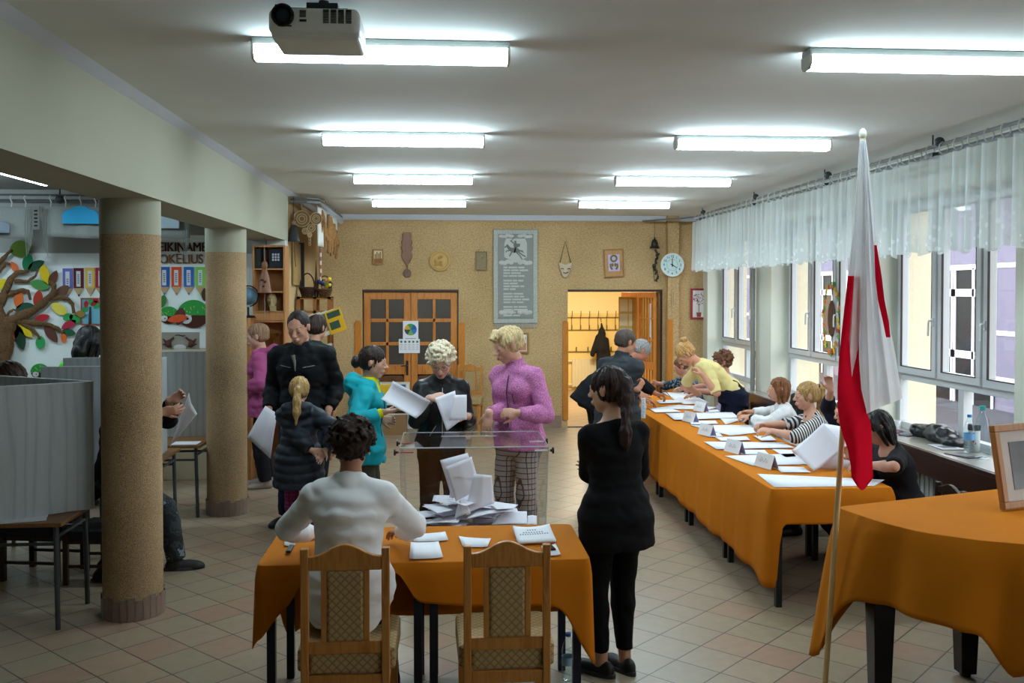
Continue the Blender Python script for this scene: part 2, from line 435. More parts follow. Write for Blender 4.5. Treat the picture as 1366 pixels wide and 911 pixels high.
def hand(v,S,sd):
    L=.105*S.ht*1.02; d,n,cu,spd=S.hand[sd]; sg=1 if sd=='R' else -1
    t=nrm(np.cross(d,n))*(-sg)*-1
    # thumb side: right hand palm down (n=-z), fingers forward (+y): thumb points left (-x)
    t=nrm(np.cross(n,d)) if sd=='R' else nrm(np.cross(d,n))
    w=S.wr[sd]; M=np.stack([d,t,n],1)
    v.cone(w-d*.04*L,w+d*.10*L,.017*S.ht*.9,.125*L,.012)
    v.ell(w+d*.29*L,(.30*L,.215*L,.085*L),M,.012)
    v.ell(w+d*.20*L+t*.12*L+n*.03*L,(.16*L,.09*L,.09*L),M,.012)
    k=.0035
    for j,(bt,ln) in enumerate(((.165,.43),(.055,.48),(-.055,.44),(-.155,.35))):
        b=w+d*(.53-.02*abs(j-1))*L+t*bt*L; dd=rotax(d,n,0); dd=nrm(d+t*bt*.55*spd); p=b; r0=.054*L if j<3 else .047*L
        ax=nrm(np.cross(dd,n)); cum=0
        for q,(fr,cc) in enumerate(zip((.46,.30,.26),cu)):
            cum+=cc+ (j*3 if q==0 else 0); e=rotax(dd,ax,cum); pe=p+e*fr*ln*L
            v.cone(p,pe,r0*(1-.09*q),r0*(.91-.09*q),k if q else .008); p=pe
    td=nrm(d*.62+t*.62+n*.38); b=w+d*.13*L+t*.13*L
    p1=b+td*.27*L; td2=nrm(td*.7+d*.55+n*.2); p2=p1+td2*.24*L
    v.cone(b,p1,.072*L,.06*L,.012); v.cone(p1,p2,.058*L,.046*L,.004)
def head(v,S,fem):
    h=S.hs;M=S.HM
    e=lambda x,y,z,a,b,c,k=.035,kind='u',s=0: v.ell(hl(S,x,y,z),(a*h,b*h,c*h),M,k*h if k else .004,kind)
    cw=lambda p,q,ra,rb,k=.03: v.cone(hl(S,*p),hl(S,*q),ra*h,rb*h,k*h)
    e(0,-.07,.13,.325,.405,.365); e(0,.10,-.08,.262,.27,.38,.08); 
    e(0,.20,-.385,.125 if fem else .15,.125,.105,.10)
    for s in (-1,1): e(s*.15,.04,-.24,.10 if fem else .125,.17,.14,.08)
    cw((-.13,.325,.095),(.13,.325,.095),.05,.05,.05)
    for s in (-1,1):
        e(s*.155,.245,-.075,.085,.085,.085,.06)
        e(s*.128,.425,.025,.075,.075,.05,.05,'s')
        e(s*.128,.318,.022,.066,.060,.046,.02)
    cw((0,.35,.06),(0,.455,-.10),.035,.048,.03); e(0,.45,-.105,.05,.055,.045,.03)
    for s in (-1,1): e(s*.05,.41,-.125,.035,.045,.032,.02)
    e(0,.345,-.265,.11,.06,.075,.05)
    e(0,.395,-.245,.085,.03,.022,.02); e(0,.39,-.292,.07,.033,.027,.02)
    for s in (-1,1):
        e(s*.325,-.03,-.02,.03,.075,.125,.03); e(s*.338,-.05,.03,.03,.07,.075,.02)
def body(c,S,m,root):
    v=Vol(S.res); ht=S.ht
    trunk(v,S,-.004)
    shoulders(v,S,-.003)
    v.cone(S.sp[-1]-S.fr[-1][2]*.01*ht,S.neckt,.034*ht*(1 if S.fem else 1.12),.031*ht*(1 if S.fem else 1.12),.03)
    head(v,S,S.fem)
    for sd in 'LR':
        arm(v,S,sd,-.002)
        v.cone(S.hj[sd],S.kn[sd],.046*ht,.031*ht,.03); v.cone(S.kn[sd],S.an[sd],.031*ht,.021*ht,.015)
        if c.get('bare'): q=S.kn[sd]+(S.an[sd]-S.kn[sd])*.3-S.f0*.010*ht; v.ell(q,(.030*ht,.032*ht,.07*ht),None,.03)
        v.cone(S.an[sd]-UP3*.02*ht,S.an[sd]-UP3*.032*ht+S.toe[sd]*.07*ht,.018*ht,.012*ht,.02)
        hand(v,S,sd)
    sdf_obj('body',v,m,root,S.org)
def face_bits(c,S,root):
    h=S.hs; fc=c.get('face',{}); M=S.HM
    def loc(name,fn,m):
        b=MB(); fn(b); b.v=[tuple(S.hc-S.org+M@(np.array(p)*h)) for p in b.v]; return b.build(name,m,root,smooth=True)
    lipc=fc.get('lips','9a5a50')
    def lips(b):
        n=9; up=[];lo=[]
        for i in range(n):
            t=i/(n-1)*2-1; zz=.012*t*t*(1.8 if fc.get('smile') else .2)*2
            up.append((t*.088,.418-.05*t*t,-.252+zz-.004*abs(t))); lo.append((t*.078,.415-.05*t*t,-.286+zz))
        rr=[.006+.012*(1-(i/(n-1)*2-1)**2) for i in range(n)]
        b.tube(up,rr,8); b.tube(lo,[x*1.15 for x in rr],8)
    loc('lips',lips,mat('lips_'+lipc,lipc,.45))
    bc=fc.get('brow','4a372a')
    for s in (-1,1):
        def brow(b,s=s):
            pts=[(s*(.05+.16*t),.362-.10*t*t,.10+.035*math.sin(t*2.4)) for t in np.linspace(0,1,6)]
            b.tube(pts,[.012,.016,.016,.014,.011,.005],6)
        loc('eyebrow',brow,mat('brow_'+bc,bc,.8))
        if fc.get('open'):
            loc('eye',lambda b,s=s:b.ell((s*.128,.352,.020),(.046,.036,.024)),mat('eye_white','d8d4cc',.2))
            loc('iris',lambda b,s=s:b.ell((s*.128,.378,.020),(.019,.012,.020)),mat('iris_dark','33281f',.15))
        def lash(b,s=s):
            z0=-.004 if not fc.get('open') else .040
            pts=[(s*(.068+.12*t),.372-.045*(2*t-1)**2-.03*t,z0+ (-.016 if not fc.get('open') else .014)*math.sin(t*3.14)) for t in np.linspace(0,1,7)]
            b.tube(pts,[.004,.008,.0095,.0095,.009,.007,.004],6)
        loc('eyelash',lash,mat('lash','2a1d18',.7))
    if c.get('glasses'):
        def gl(b):
            for s in (-1,1):
                b.tube([(s*.128+.098*math.cos(a),.425,.012+.07*math.sin(a)) for a in np.linspace(0,6.283,19)[:-1]],.007,6,closed=True)
                b.tube([(s*.225,.42,.03),(s*.33,.25,.04),(s*.36,-.03,.03)],.007,6)
            b.tube([(-.03,.43,.02),(0,.44,.03),(.03,.43,.02)],.007,6)
        loc('glasses',gl,mat('glass_frame',c['glasses'] if isinstance(c['glasses'],str) else '5a5048',.3,metal=.6))
def wr(S,fx=9,fz=20,amp=.004,seed=0):
    """Soft creases in cloth."""
    def d(x,y,z):
        return amp*(1-2*np.abs(vnoise(x*fx+seed+z*4,y*fx+3,z*fz*.6+seed)))+amp*.5*vnoise(x*23+seed,y*23,z*30)
    return d
def top(c,S,root,name,m,th=.012,hem=.02,sleeve=1.0,collar=None,flare=0.0,amp=.004,seed=0,neck=0,bus=1.0,puff=1.3,disp=None,cuff=0,wmul=1.0,hood=False):
    """Upper garment; hem = how far below the hip joint it ends (share of height)."""
    v=Vol(S.res); ht=S.ht
    n1=7 if collar else 6
    for i in range(0,6):
        fl=flare*max(0,1-i/3.0)
        fl2=flare*max(0,1-(i+1)/3.0)
        v.ring(S.sp[i],S.sp[i+1],S.fr[i][:2],S.fr[i+1][:2],(S.W[i][0]*wmul+th+fl,S.W[i][1]+th+fl),(S.W[i+1][0]*wmul+th+fl2,S.W[i+1][1]+th+fl2),.03)
    shoulders(v,S,th)
    if S.fem and bus: bust(v,S,th,bus)
    r,f,u=S.fr[0]
    if hem>0:
        dn=-u if c.get('sit') is None else nrm(-u+S.f0*.9)
        if c.get('hemdown'): dn=-UP3
        e=S.hip+dn*hem*ht
        v.ring(S.sp[0],e+dn*.05,S.fr[0][:2],S.fr[0][:2],(S.W[0][0]*wmul+th+flare,S.W[0][1]+th+flare),(S.W[0][0]*wmul+th+flare*1.5,S.W[0][1]+th+flare*1.4),.03)
        v.cut(e,dn)
    else: v.cut(S.hip-u*hem*ht,-u)
    if neck: v.cut(S.sp[-1]-S.fr[-1][2]*neck*ht,S.fr[-1][2]*1.0+S.fr[-1][1]*.5)
    if isinstance(sleeve,(int,float)): sleeve=(sleeve,sleeve)
    for sd,sl in zip('LR',sleeve):
        e=arm(v,S,sd,th,0,sl,.025,puff,flare=.6 if sl<.75 else .1)
        ax=nrm(S.wr[sd]-S.el[sd]) if sl>.5 else nrm(S.el[sd]-S.sh[sd])
        p=e.copy(); 
        # open end cut flat
        rr=.06
        def fn(X,Y,Z,p=p,ax=ax):
            d=(X-p[0])*ax[0]+(Y-p[1])*ax[1]+(Z-p[2])*ax[2]; q=np.sqrt((X-p[0])**2+(Y-p[1])**2+(Z-p[2])**2)-.075
            return np.maximum(-d,q)
        v.op(fn,p-.08,p+.08,.004,'s')
    if collar:
        kind,hc=collar; a=S.sp[-1]-S.fr[-1][2]*.012*ht; un=nrm(S.neckt-S.sp[-1]); b=a+un*hc*ht+S.fr[-1][2]*.01*ht
        rr=.036*ht*(1 if S.fem else 1.12)+.008+(.008 if kind=='shirt' else 0)
        v.ring(a,b,S.fr[-1][:2],S.fr[-1][:2],(rr+.012,rr+.012),(rr+.003,rr+.004),.02,.15)
        if kind=='open':
            r7,f7,u7=S.fr[-1]; v.ell(b+f7*(rr+.01)+un*.005,(.022,.05,.035),np.stack([r7,f7,u7],1),.012,'s')
    if hood:
        r6,f6,u6=S.fr[6]; q=S.sp[6]-f6*(S.W[5][1]+.025)+u6*.02*ht
        v.ell(q,(.085*ht,.042*ht,.06*ht),np.stack([r6,f6,u6],1),.03)
        for sg in (-1,1): v.cone(q+r6*sg*.06*ht+u6*.01*ht,S.sp[-1]+r6*sg*.045*ht+f6*.03*ht,.03*ht,.02*ht,.03)
    dd=disp or wr(S,amp=amp,seed=seed)
    return sdf_obj(name,v,m,root,S.org,dd,amp)
def legs(c,S,root,name,m,th=.010,flare=0.0,end=1.0,amp=.004,seed=5,waist=2,disp=None):
    v=Vol(S.res); ht=S.ht; b=S.bulk**.5
    trunk(v,S,th*.6,0,waist); r,f,u=S.fr[0]
    if c.get('sit') is None:
        v.ring(S.sp[0],S.hip-UP3*.06*ht,S.fr[0][:2],S.fr[0][:2],(S.W[0][0]+th*.6,S.W[0][1]+th*.6),(S.W[0][0]*.98+th*.6,S.W[0][1]*.95+th*.6),.03)
    for sd in 'LR':
        a=S.hj[sd]-UP3*.01; k=S.kn[sd]; an=S.an[sd]; e=k+(an-k)*end
        v.cone(a,k,.050*ht*b+th,.035*ht*b+th,.03)
        mid=k+(e-k)*.3; v.cone(k,mid,.035*ht*b+th,.036*ht*b+th,.012); v.cone(mid,e,.036*ht*b+th,.024*ht+th+flare,.012)
        ax=nrm(an-k)
        def fn(X,Y,Z,p=e,ax=ax):
            d=(X-p[0])*ax[0]+(Y-p[1])*ax[1]+(Z-p[2])*ax[2]; q=np.sqrt((X-p[0])**2+(Y-p[1])**2+(Z-p[2])**2)-.1
            return np.maximum(-d,q)
        v.op(fn,e-.1,e+.1,.004,'s')
    v.cut(S.sp[waist],S.fr[waist][2])
    return sdf_obj(name,v,m,root,S.org,disp or wr(S,12,9,amp,seed),amp)
def shoes(c,S,root,m,low=0,sole=None,h=.0):
    for sd in 'LR':
        v=Vol(.005); ht=S.ht; t=S.toe[sd]; s=np.cross(t,UP3); a=S.an[sd]; g=V(a[0],a[1],0)
        v.ell(g-t*.018*ht+UP3*.020*ht,(.024*ht,.030*ht,.032*ht),np.stack([s,t,UP3],1),.02)
        v.ell(g+t*.045*ht+UP3*.014*ht,(.026*ht,.060*ht,.028*ht),np.stack([s,t,UP3],1),.03)
        v.ell(g+t*.085*ht+UP3*.010*ht,(.028*ht,.036*ht,.022*ht),np.stack([s,t,UP3],1),.02)
        if not low: v.cone(g-t*.004*ht+UP3*.02*ht,a+UP3*.012*ht,.028*ht,.027*ht,.02); v.cut(a+UP3*.012*ht,UP3)
        v.cut((0,0,.004),(0,0,-1),.003)
        o=sdf_obj('shoe',v,m,root,S.org)
        if sole:
            w=MB(); out=[]
            for k in range(20):
                q=2*math.pi*k/20; x=math.cos(q);y=math.sin(q)
                p=g-S.org+t*(.032*ht+.088*ht*y)+s*x*.030*ht*(1-.1*y*y); out.append(p)
            vs=[p+UP3*.001 for p in out]+[p+UP3*.022 for p in out]
            w.add(vs,[tuple(range(19,-1,-1)),tuple(range(20,40))]+[(k,(k+1)%20,20+(k+1)%20,20+k) for k in range(20)])
            w.build('sole',sole,o)
# ---------------------------------------------------------------- hair
def hair(c,S,root,m,style='short',amp=.006,seed=1,**k):
    h=S.hs;M=S.HM; v=Vol(min(S.res,.0065))
    e=lambda x,y,z,a,b,d,kk=.05,kind='u': v.ell(hl(S,x,y,z),(a*h,b*h,d*h),M,kk*h,kind)
    big=k.get('vol',0.0)
    e(0,-.08+k.get('back',0),.135,.345+big,.425+big,.385+big*1.0)
    if style in ('bob','long','pony','bun','braid'): e(0,-.12,-.02,.335+big,.37+big,.32,.06)
    else: e(0,-.16,-.05,.31+big*.6,.32+big*.6,.27,.06)
    if k.get('curly'):
        rs=np.random.RandomState(seed)
        for i in range(k.get('curls',90)):
            a=rs.rand()*6.28; zz=rs.rand()*1.25-.25; q=math.sqrt(max(0,1-zz*zz)) if abs(zz)<1 else .1
            zz=min(zz,1)
            x=q*math.cos(a)*(.36+big);y=-.08+q*math.sin(a)*(.43+big);z=.135+zz*(.39+big)
            if y>.16 and z<.30: continue
            e(x,y,z,.068,.068,.065,.02)
    # face opening
    fz=k.get('hairline',.27)
    e(0,.46,-.22+fz*.35,.31,.36,.22+fz*.62,.06,'s')
    e(0,.40,-.42,.40,.36,.36,.05,'s')
    if not k.get('coverears'):
        for s in (-1,1): e(s*.36,.02,-.06,.10,.13,.17,.04,'s')
    nape=k.get('nape',-.30)
    v.cut(hl(S,0,0,nape),-M[:,2]-M[:,1]*.15,.02)
    if k.get('fringe'):
        for x in np.linspace(-.2,.2,6): v.cone(hl(S,x*.8,.27,.40),hl(S,x*1.15+.0,.35,.25+.02*abs(x)),.065*h,.035*h,.03*h)
    if k.get('quiff'):
        s=k['quiff']
        for x in np.linspace(-.22,.22,6): v.cone(hl(S,x*.9,.18,.47),hl(S,x+s*.10,.37,.33),.075*h,.035*h,.04*h)
    sides=k.get('sides')   # locks hanging by the face: lower end z
    if sides is not None:
        for s in (-1,1):
            v.path([hl(S,s*.26,.14,.33),hl(S,s*.36,.06,.0),hl(S,s*.33,.02,sides)],[.09*h,.10*h,.05*h],.05*h)
            v.path([hl(S,s*.2,-.2,.3),hl(S,s*.3,-.18,-.1),hl(S,s*.24,-.18,sides-.06)],[.1*h,.14*h,.07*h],.05*h)
        v.path([hl(S,0,-.32,.1),hl(S,0,-.30,-.2),hl(S,0,-.27,sides-.1)],[.2*h,.2*h,.1*h],.05*h)
    def disp(x,y,z):
        p=np.stack([x,y,z],-1)-S.hc; q=p@M/h
        if k.get('curly'): return amp*vnoise(x*55+seed,y*55,z*55)+amp*.6*vnoise(x*110,y*110+seed,z*110)
        ang=np.arctan2(q[:,0],q[:,1]+.05)*(9)
        return amp*vnoise(ang*2.2+seed,q[:,2]*2.2+q[:,1]*1.5,q[:,1]*1.2+7)+amp*.5*vnoise(ang*5+seed,q[:,2]*3,q[:,1]*2)
    o=sdf_obj('hair',v,m,root,S.org,disp,amp)
    if k.get('tail'):      # ponytail, braid or bun as its own piece of the hair; points in head axes or world offsets
        w=Vol(.006); pts=[hl(S,*p[:3]) for p in k['tail']]; rs=[p[3]*h for p in k['tail']]
        if k.get('braided'):
            for i in range(len(pts)-1):
                n=5
                for j in range(n):
                    t=j/n; p=pts[i]+(pts[i+1]-pts[i])*t; rr=rs[i]+(rs[i+1]-rs[i])*t; s=(-1)**j
                    w.ell(p+S.hr*s*rr*.45,(rr*.8,rr*.8,rr*.9),M,.006)
        else: w.path(pts,rs,.02)
        sdf_obj(k.get('tailname','ponytail'),w,m,o,S.org,lambda x,y,z:amp*.8*vnoise(x*70+seed,y*70,z*9)+amp*.4*vnoise(x*140,y*140,z*16),amp)
        if k.get('band'):
            p,q=pts[0],pts[1]; d=nrm(q-p); b=MB(); cc=p+d*rs[0]*.3-S.org
            a=nrm(np.cross(d,S.hr)); bb=np.cross(d,a)
            b.tube([cc+(a*math.cos(t)+bb*math.sin(t))*rs[0]*1.02 for t in np.linspace(0,6.283,15)[:-1]],.007,6,closed=True); b.build('hair_band',mat('band_'+k['band'],k['band'],.7),o,smooth=True)
    return o
def hairmat(col,rough=.55):
    n='hair_'+col
    if n in _MC: return _MC[n]
    m,nt,b=new_mat(n); L=nt.links; tc=node(nt,'ShaderNodeTexCoord'); mp=node(nt,'ShaderNodeMapping'); mp.inputs['Scale'].default_value=(60,60,8); L.new(tc.outputs['Object'],mp.inputs[0])
    t=node(nt,'ShaderNodeTexNoise',i_Scale=2.2,i_Detail=3); L.new(mp.outputs[0],t.inputs['Vector'])
    c=np.array(lin(col)[:3]); 
    r=ramp(nt,[(.3,(0,0,0)),(.7,(1,1,1))]); r.color_ramp.elements[0].color=tuple(c*.55)+(1,); r.color_ramp.elements[1].color=tuple(np.minimum(c*1.5,1))+(1,)
    L.new(t.outputs[0],r.inputs[0]); L.new(r.outputs[0],b.inputs['Base Color']); b.inputs['Roughness'].default_value=rough; b.inputs['Specular IOR Level'].default_value=.3
    bp=node(nt,'ShaderNodeBump',i_Strength=.5,i_Distance=.004); L.new(t.outputs[0],bp.inputs['Height']); L.new(bp.outputs[0],b.inputs['Normal'])
    _MC[n]=m; return m
def skin(col='c89a80'): return mat('skin_'+col,col,.5,noise=.06,nscale=30,sss=.12,spec=.3)
def person(label,c,group=None):
    S=skeleton(c); root=thing('person',label,'person',S.org,group=group)
    body(c,S,skin(c.get('skin','c89a80')),root)
    if not c.get('noface'): face_bits(c,S,root)
    return root,S
def front(S,i,up=0,side=0,out=0.0,t=.012):
    """A point on the front of the trunk at station i."""
    r,f,u=S.fr[i]; return S.sp[i]+u*up+r*side+f*(S.W[i][1]+t+out)-S.org
# ---------------------------------------------------------------- the room
YB=14.6; ZC=3.25; XL=-1.8; XW=4.05; YL=11.3
def wall_mat(name,c1,c2,sc,rough=.85,bump=.25):
    m,nt,b=new_mat(name); L=nt.links; tc=node(nt,'ShaderNodeTexCoord')
    n=node(nt,'ShaderNodeTexNoise',i_Scale=sc,i_Detail=6,i_Roughness=.75); L.new(tc.outputs['Object'],n.inputs['Vector'])
    n2=node(nt,'ShaderNodeTexNoise',i_Scale=1.1,i_Detail=3); L.new(tc.outputs['Object'],n2.inputs['Vector'])
    ad=node(nt,'ShaderNodeMath',operation='MULTIPLY_ADD'); L.new(n2.outputs[0],ad.inputs[0]); ad.inputs[1].default_value=.35; L.new(n.outputs[0],ad.inputs[2])
    r=ramp(nt,[(.50,c1),(.85,c2)]); L.new(ad.outputs[0],r.inputs[0]); L.new(r.outputs[0],b.inputs['Base Color'])
    b.inputs['Roughness'].default_value=rough; b.inputs['Specular IOR Level'].default_value=.2
    bp=node(nt,'ShaderNodeBump',i_Strength=bump,i_Distance=.006); L.new(n.outputs[0],bp.inputs['Height']); L.new(bp.outputs[0],b.inputs['Normal'])
    return m
M_cork=wall_mat('cork_wallpaper','9c7e50','d4b486',45)
M_col=wall_mat('granular_column_plaster','665034','d6b48a',170,bump=.6)
M_ceil=mat('ceiling_paint','e4e8e6',.9,noise=.03,nscale=3)
M_beam=mat('cream_paint','a9a791',.8,noise=.03,nscale=2)
M_white=mat('white_paint','cfd2cc',.8,noise=.02,nscale=2)
M_cove=mat('cove_paint','c4c6cc',.8)
M_grey=mat('grey_wall','a2a4a0',.85,noise=.05,nscale=3)
M_yel=mat('yellow_paint','e8cf8a',.8,noise=.03,nscale=2)
M_yel2=mat('pale_yellow_paint','f0e0b0',.8)
def floor_mat():
    m,nt,b=new_mat('floor_tiles'); L=nt.links; tc=node(nt,'ShaderNodeTexCoord'); mp=node(nt,'ShaderNodeMapping')
    s=.283; mp.inputs['Rotation'].default_value=(0,0,R(45)); mp.inputs['Location'].default_value=(FLX,FLY,0); mp.inputs['Scale'].default_value=(1/s,)*3
    L.new(tc.outputs['Object'],mp.inputs[0])
    sep=node(nt,'ShaderNodeSeparateXYZ'); L.new(mp.outputs[0],sep.inputs[0])
    masks=[]
    for ax in 'XY':
        fr=node(nt,'ShaderNodeMath',operation='FRACT'); L.new(sep.outputs[ax],fr.inputs[0])
        a=node(nt,'ShaderNodeMath',operation='SUBTRACT'); L.new(fr.outputs[0],a.inputs[0]); a.inputs[1].default_value=.5
        c=node(nt,'ShaderNodeMath',operation='ABSOLUTE'); L.new(a.outputs[0],c.inputs[0])
        g=node(nt,'ShaderNodeMath',operation='GREATER_THAN'); L.new(c.outputs[0],g.inputs[0]); g.inputs[1].default_value=.486; masks.append(g)
    mx=node(nt,'ShaderNodeMath',operation='MAXIMUM'); L.new(masks[0].outputs[0],mx.inputs[0]); L.new(masks[1].outputs[0],mx.inputs[1])
    fl=node(nt,'ShaderNodeVectorMath',operation='FLOOR'); L.new(mp.outputs[0],fl.inputs[0])
    wn=node(nt,'ShaderNodeTexWhiteNoise'); wn.noise_dimensions='2D'; L.new(fl.outputs[0],wn.inputs['Vector'])
    r=ramp(nt,[(0,'94846d'),(.35,'998871'),(.75,'9b8770'),(.88,'9d826c'),(1,'9b7d69')]); L.new(wn.outputs[0],r.inputs[0])
    n=node(nt,'ShaderNodeTexNoise',i_Scale=14,i_Detail=4); L.new(tc.outputs['Object'],n.inputs['Vector'])
    mr=node(nt,'ShaderNodeMapRange'); mr.inputs[3].default_value=.86; mr.inputs[4].default_value=1.14; L.new(n.outputs[0],mr.inputs[0])
    vm=node(nt,'ShaderNodeVectorMath',operation='SCALE'); L.new(r.outputs[0],vm.inputs[0]); L.new(mr.outputs[0],vm.inputs['Scale'])
    mix=node(nt,'ShaderNodeMix',data_type='RGBA'); L.new(mx.outputs[0],mix.inputs['Factor']); L.new(vm.outputs[0],mix.inputs['A']); mix.inputs['B'].default_value=lin('4a4036')
    L.new(mix.outputs['Result'],b.inputs['Base Color']); b.inputs['Roughness'].default_value=.34; b.inputs['Specular IOR Level'].default_value=.4
    bp=node(nt,'ShaderNodeBump',i_Strength=.4,i_Distance=.003); bp.invert=True; L.new(mx.outputs[0],bp.inputs['Height']); L.new(bp.outputs[0],b.inputs['Normal'])
    return m
# joint crossing measured at (1.527, 5.45)
_p=atZ(850+285/3.362,640+745/3.362,0); _c=math.cos(R(45)); 
FLX=-(_p[0]*_c-_p[1]*_c)/.283; FLY=-(_p[0]*_c+_p[1]*_c)/.283
def struct(name,b,m,parent=None,**k):
    o=b.build(name,m,parent,**k)
    if parent is None: o['kind']='structure'
    return o
def bxs(name,m,*boxes,parent=None,**k):
    b=MB()
    for q in boxes: b.bx(*q)
    return struct(name,b,m,parent,**k)
bxs('floor',floor_mat(),(-7,5.2,-1.5,21,-.1,0))
bxs('ceiling',M_ceil,(XL-.35,4.7,-1.5,YB+.2,ZC,ZC+.12))
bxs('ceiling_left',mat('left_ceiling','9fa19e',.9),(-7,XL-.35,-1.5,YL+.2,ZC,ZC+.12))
# beam over the columns with a cove strip
bxs('ceiling_beam',M_beam,(XL-.38,XL,-1.5,11.47,2.685,ZC))
b=MB(); b.prism([(XL,ZC-.035),(XL,ZC),(XL+.075,ZC)],-1.5,YB,'xz'); struct('trim_cove',b,M_cove)
# back wall with two door openings
D1=(-1.18,.27,2.12); D2=(1.94,3.41,2.12)
bxs('wall_back',M_cork,(-1.9,D1[0],YB,YB+.18,0,ZC),(D1[1],D2[0],YB,YB+.18,0,ZC),(D2[1],4.62,YB,YB+.18,0,ZC),(D1[0],D1[1],YB,YB+.18,D1[2],ZC),(D2[0],D2[1],YB,YB+.18,D2[2],ZC))
bxs('wall_pilaster',M_cork,(3.46,3.63,YB-.16,YB,0,ZC))
bxs('trim_back',M_cove,(XL,4.2,YB-.03,YB,ZC-.08,ZC))
bxs('baseboard_back',mat('brown_base_tile','8d7767',.4,noise=.08),(-1.8,D1[0]-.12,YB-.015,YB,0,.19),(D1[1]+.12,D2[0]-.1,YB-.015,YB,0,.19))
bxs('wall_left',M_cork,(XL-.2,XL,11.5,YB,0,ZC))
bxs('baseboard_left',mat('brown_base_tile','8d7767'),(XL,XL+.015,11.5,YB,0,.19))
bxs('wall_left_end',M_white,(XL-.2,XL+.001,11.28,11.5,0,2.685),(XL-.2,XL+.001,11.47,11.5,2.685,ZC))
bxs('wall_left_room',mat('mural_wall','e4ecea',.8,noise=.02,nscale=2),(-7,XL-.2,YL,YL+.15,0,2.53))
bxs('wall_left_upper',M_grey,(-7,XL-.2,YL,YL+.15,2.53,ZC))  # wall strip over the mural in a greyer tone
bxs('wall_left_side',M_grey,(-7.1,-7,-1.5,YL,0,ZC))
bxs('baseboard_left_room',mat('dark_base','2b2520',.6),(-7,-2.2,YL-.02,YL,0,.09))
bxs('wall_front',M_beam,(-7.1,4.7,-1.6,-1.5,0,ZC))
bxs('trim_mural_board',mat('mural_wall','e4ecea'),(-3.32,-2.55,YL-.012,YL,2.53,2.74))
# columns
for i,(cx,cy) in enumerate(((-2.005,6.39),(-2.02,9.23))):
    o=thing('cork_column','thick round column with rough cork coloured plaster, '+('the nearer one beside the booth' if i==0 else 'the farther one by the purple coat'),'column',(cx,cy,0),kind='structure')
    b=MB(); b.lathe([(.186,.0),(.186,2.46)],n=48); b.build('shaft',M_col,o,smooth=True)
    b=MB()
    for k in range(26):
        a0=2*math.pi*k/26+.008; a1=2*math.pi*(k+1)/26-.008; r=.197; q=.187
        h=.13+.012*((k*7)%3)
        b.add([(r*math.cos(a0),r*math.sin(a0),0),(r*math.cos(a1),r*math.sin(a1),0),(r*math.cos(a1),r*math.sin(a1),h),(r*math.cos(a0),r*math.sin(a0),h),(q*math.cos(a0),q*math.sin(a0),h),(q*math.cos(a1),q*math.sin(a1),h)],[(0,1,2,3),(3,2,5,4)])
    b.build('base_tiles',mat('brown_column_tile','8a7468',.35,noise=.12,nscale=9),o)
    b=MB(); b.lathe([(.188,2.46),(.188,2.69)],n=48); b.build('cap',M_beam,o,smooth=True)
# ---- right wall: piers, windows, sill
ZS=.83; ZT=2.92; XG=4.30
wins=[(12.1,14.35),(9.3,11.53),(6.5,8.72),(3.4,5.9),(.4,2.9)]
b=MB(); edges=[YB]+[e for w in wins for e in (w[1],w[0])]+[-1.5]
for i in range(0,len(edges),2): b.bx(XW,4.62,edges[i+1],edges[i],0,ZC)
for w in wins: b.bx(XW,4.62,w[0],w[1],ZT,ZC); b.bx(XW+.05,4.62,w[0],w[1],0,ZS-.03)
struct('wall_right',b,mat('pier_paint','d9dbcc',.8,noise=.02))
b=MB()
for w in wins[:4]: b.bx(4.36,4.66,w[1]-.004,w[1]+.02,ZS-.1,ZT); b.bx(4.36,4.66,w[0]-.02,w[0]+.004,ZS-.1,ZT)
struct('trim_outer_reveals',b,mat('cream_render','ddd3b8',.85,noise=.04))
M_pvc=mat('white_pvc','c9ccce',.35); M_gask=mat('gasket','3a2f33',.6)
def glass_mat():
    m=bpy.data.materials.new('window_glass'); m.use_nodes=True; nt=m.node_tree; L=nt.links; nt.nodes.remove(nt.nodes['Principled BSDF'])
    t=node(nt,'ShaderNodeBsdfTransparent'); t.inputs[0].default_value=(.96,.97,.97,1); g=node(nt,'ShaderNodeBsdfGlossy',i_Roughness=.02)
    lw=node(nt,'ShaderNodeLayerWeight',i_Blend=.5); pw=node(nt,'ShaderNodeMath',operation='POWER'); L.new(lw.outputs['Facing'],pw.inputs[0]); pw.inputs[1].default_value=5; f=node(nt,'ShaderNodeMath',operation='MULTIPLY_ADD'); L.new(pw.outputs[0],f.inputs[0]); f.inputs[1].default_value=.7; f.inputs[2].default_value=.03; mx=node(nt,'ShaderNodeMixShader'); L.new(f.outputs[0],mx.inputs[0]); L.new(t.outputs[0],mx.inputs[1]); L.new(g.outputs[0],mx.inputs[2])
    L.new(mx.outputs[0],nt.nodes['Material Output'].inputs[0]); return m
M_glass=glass_mat()
def frame_rect(b,y0,y1,z0,z1,w,x0,x1,mi=0):
    b.bx(x0,x1,y0,y1,z0,z0+w,mi); b.bx(x0,x1,y0,y1,z1-w,z1,mi); b.bx(x0,x1,y0,y0+w,z0+w,z1-w,mi); b.bx(x0,x1,y1-w,y1,z0+w,z1-w,mi)
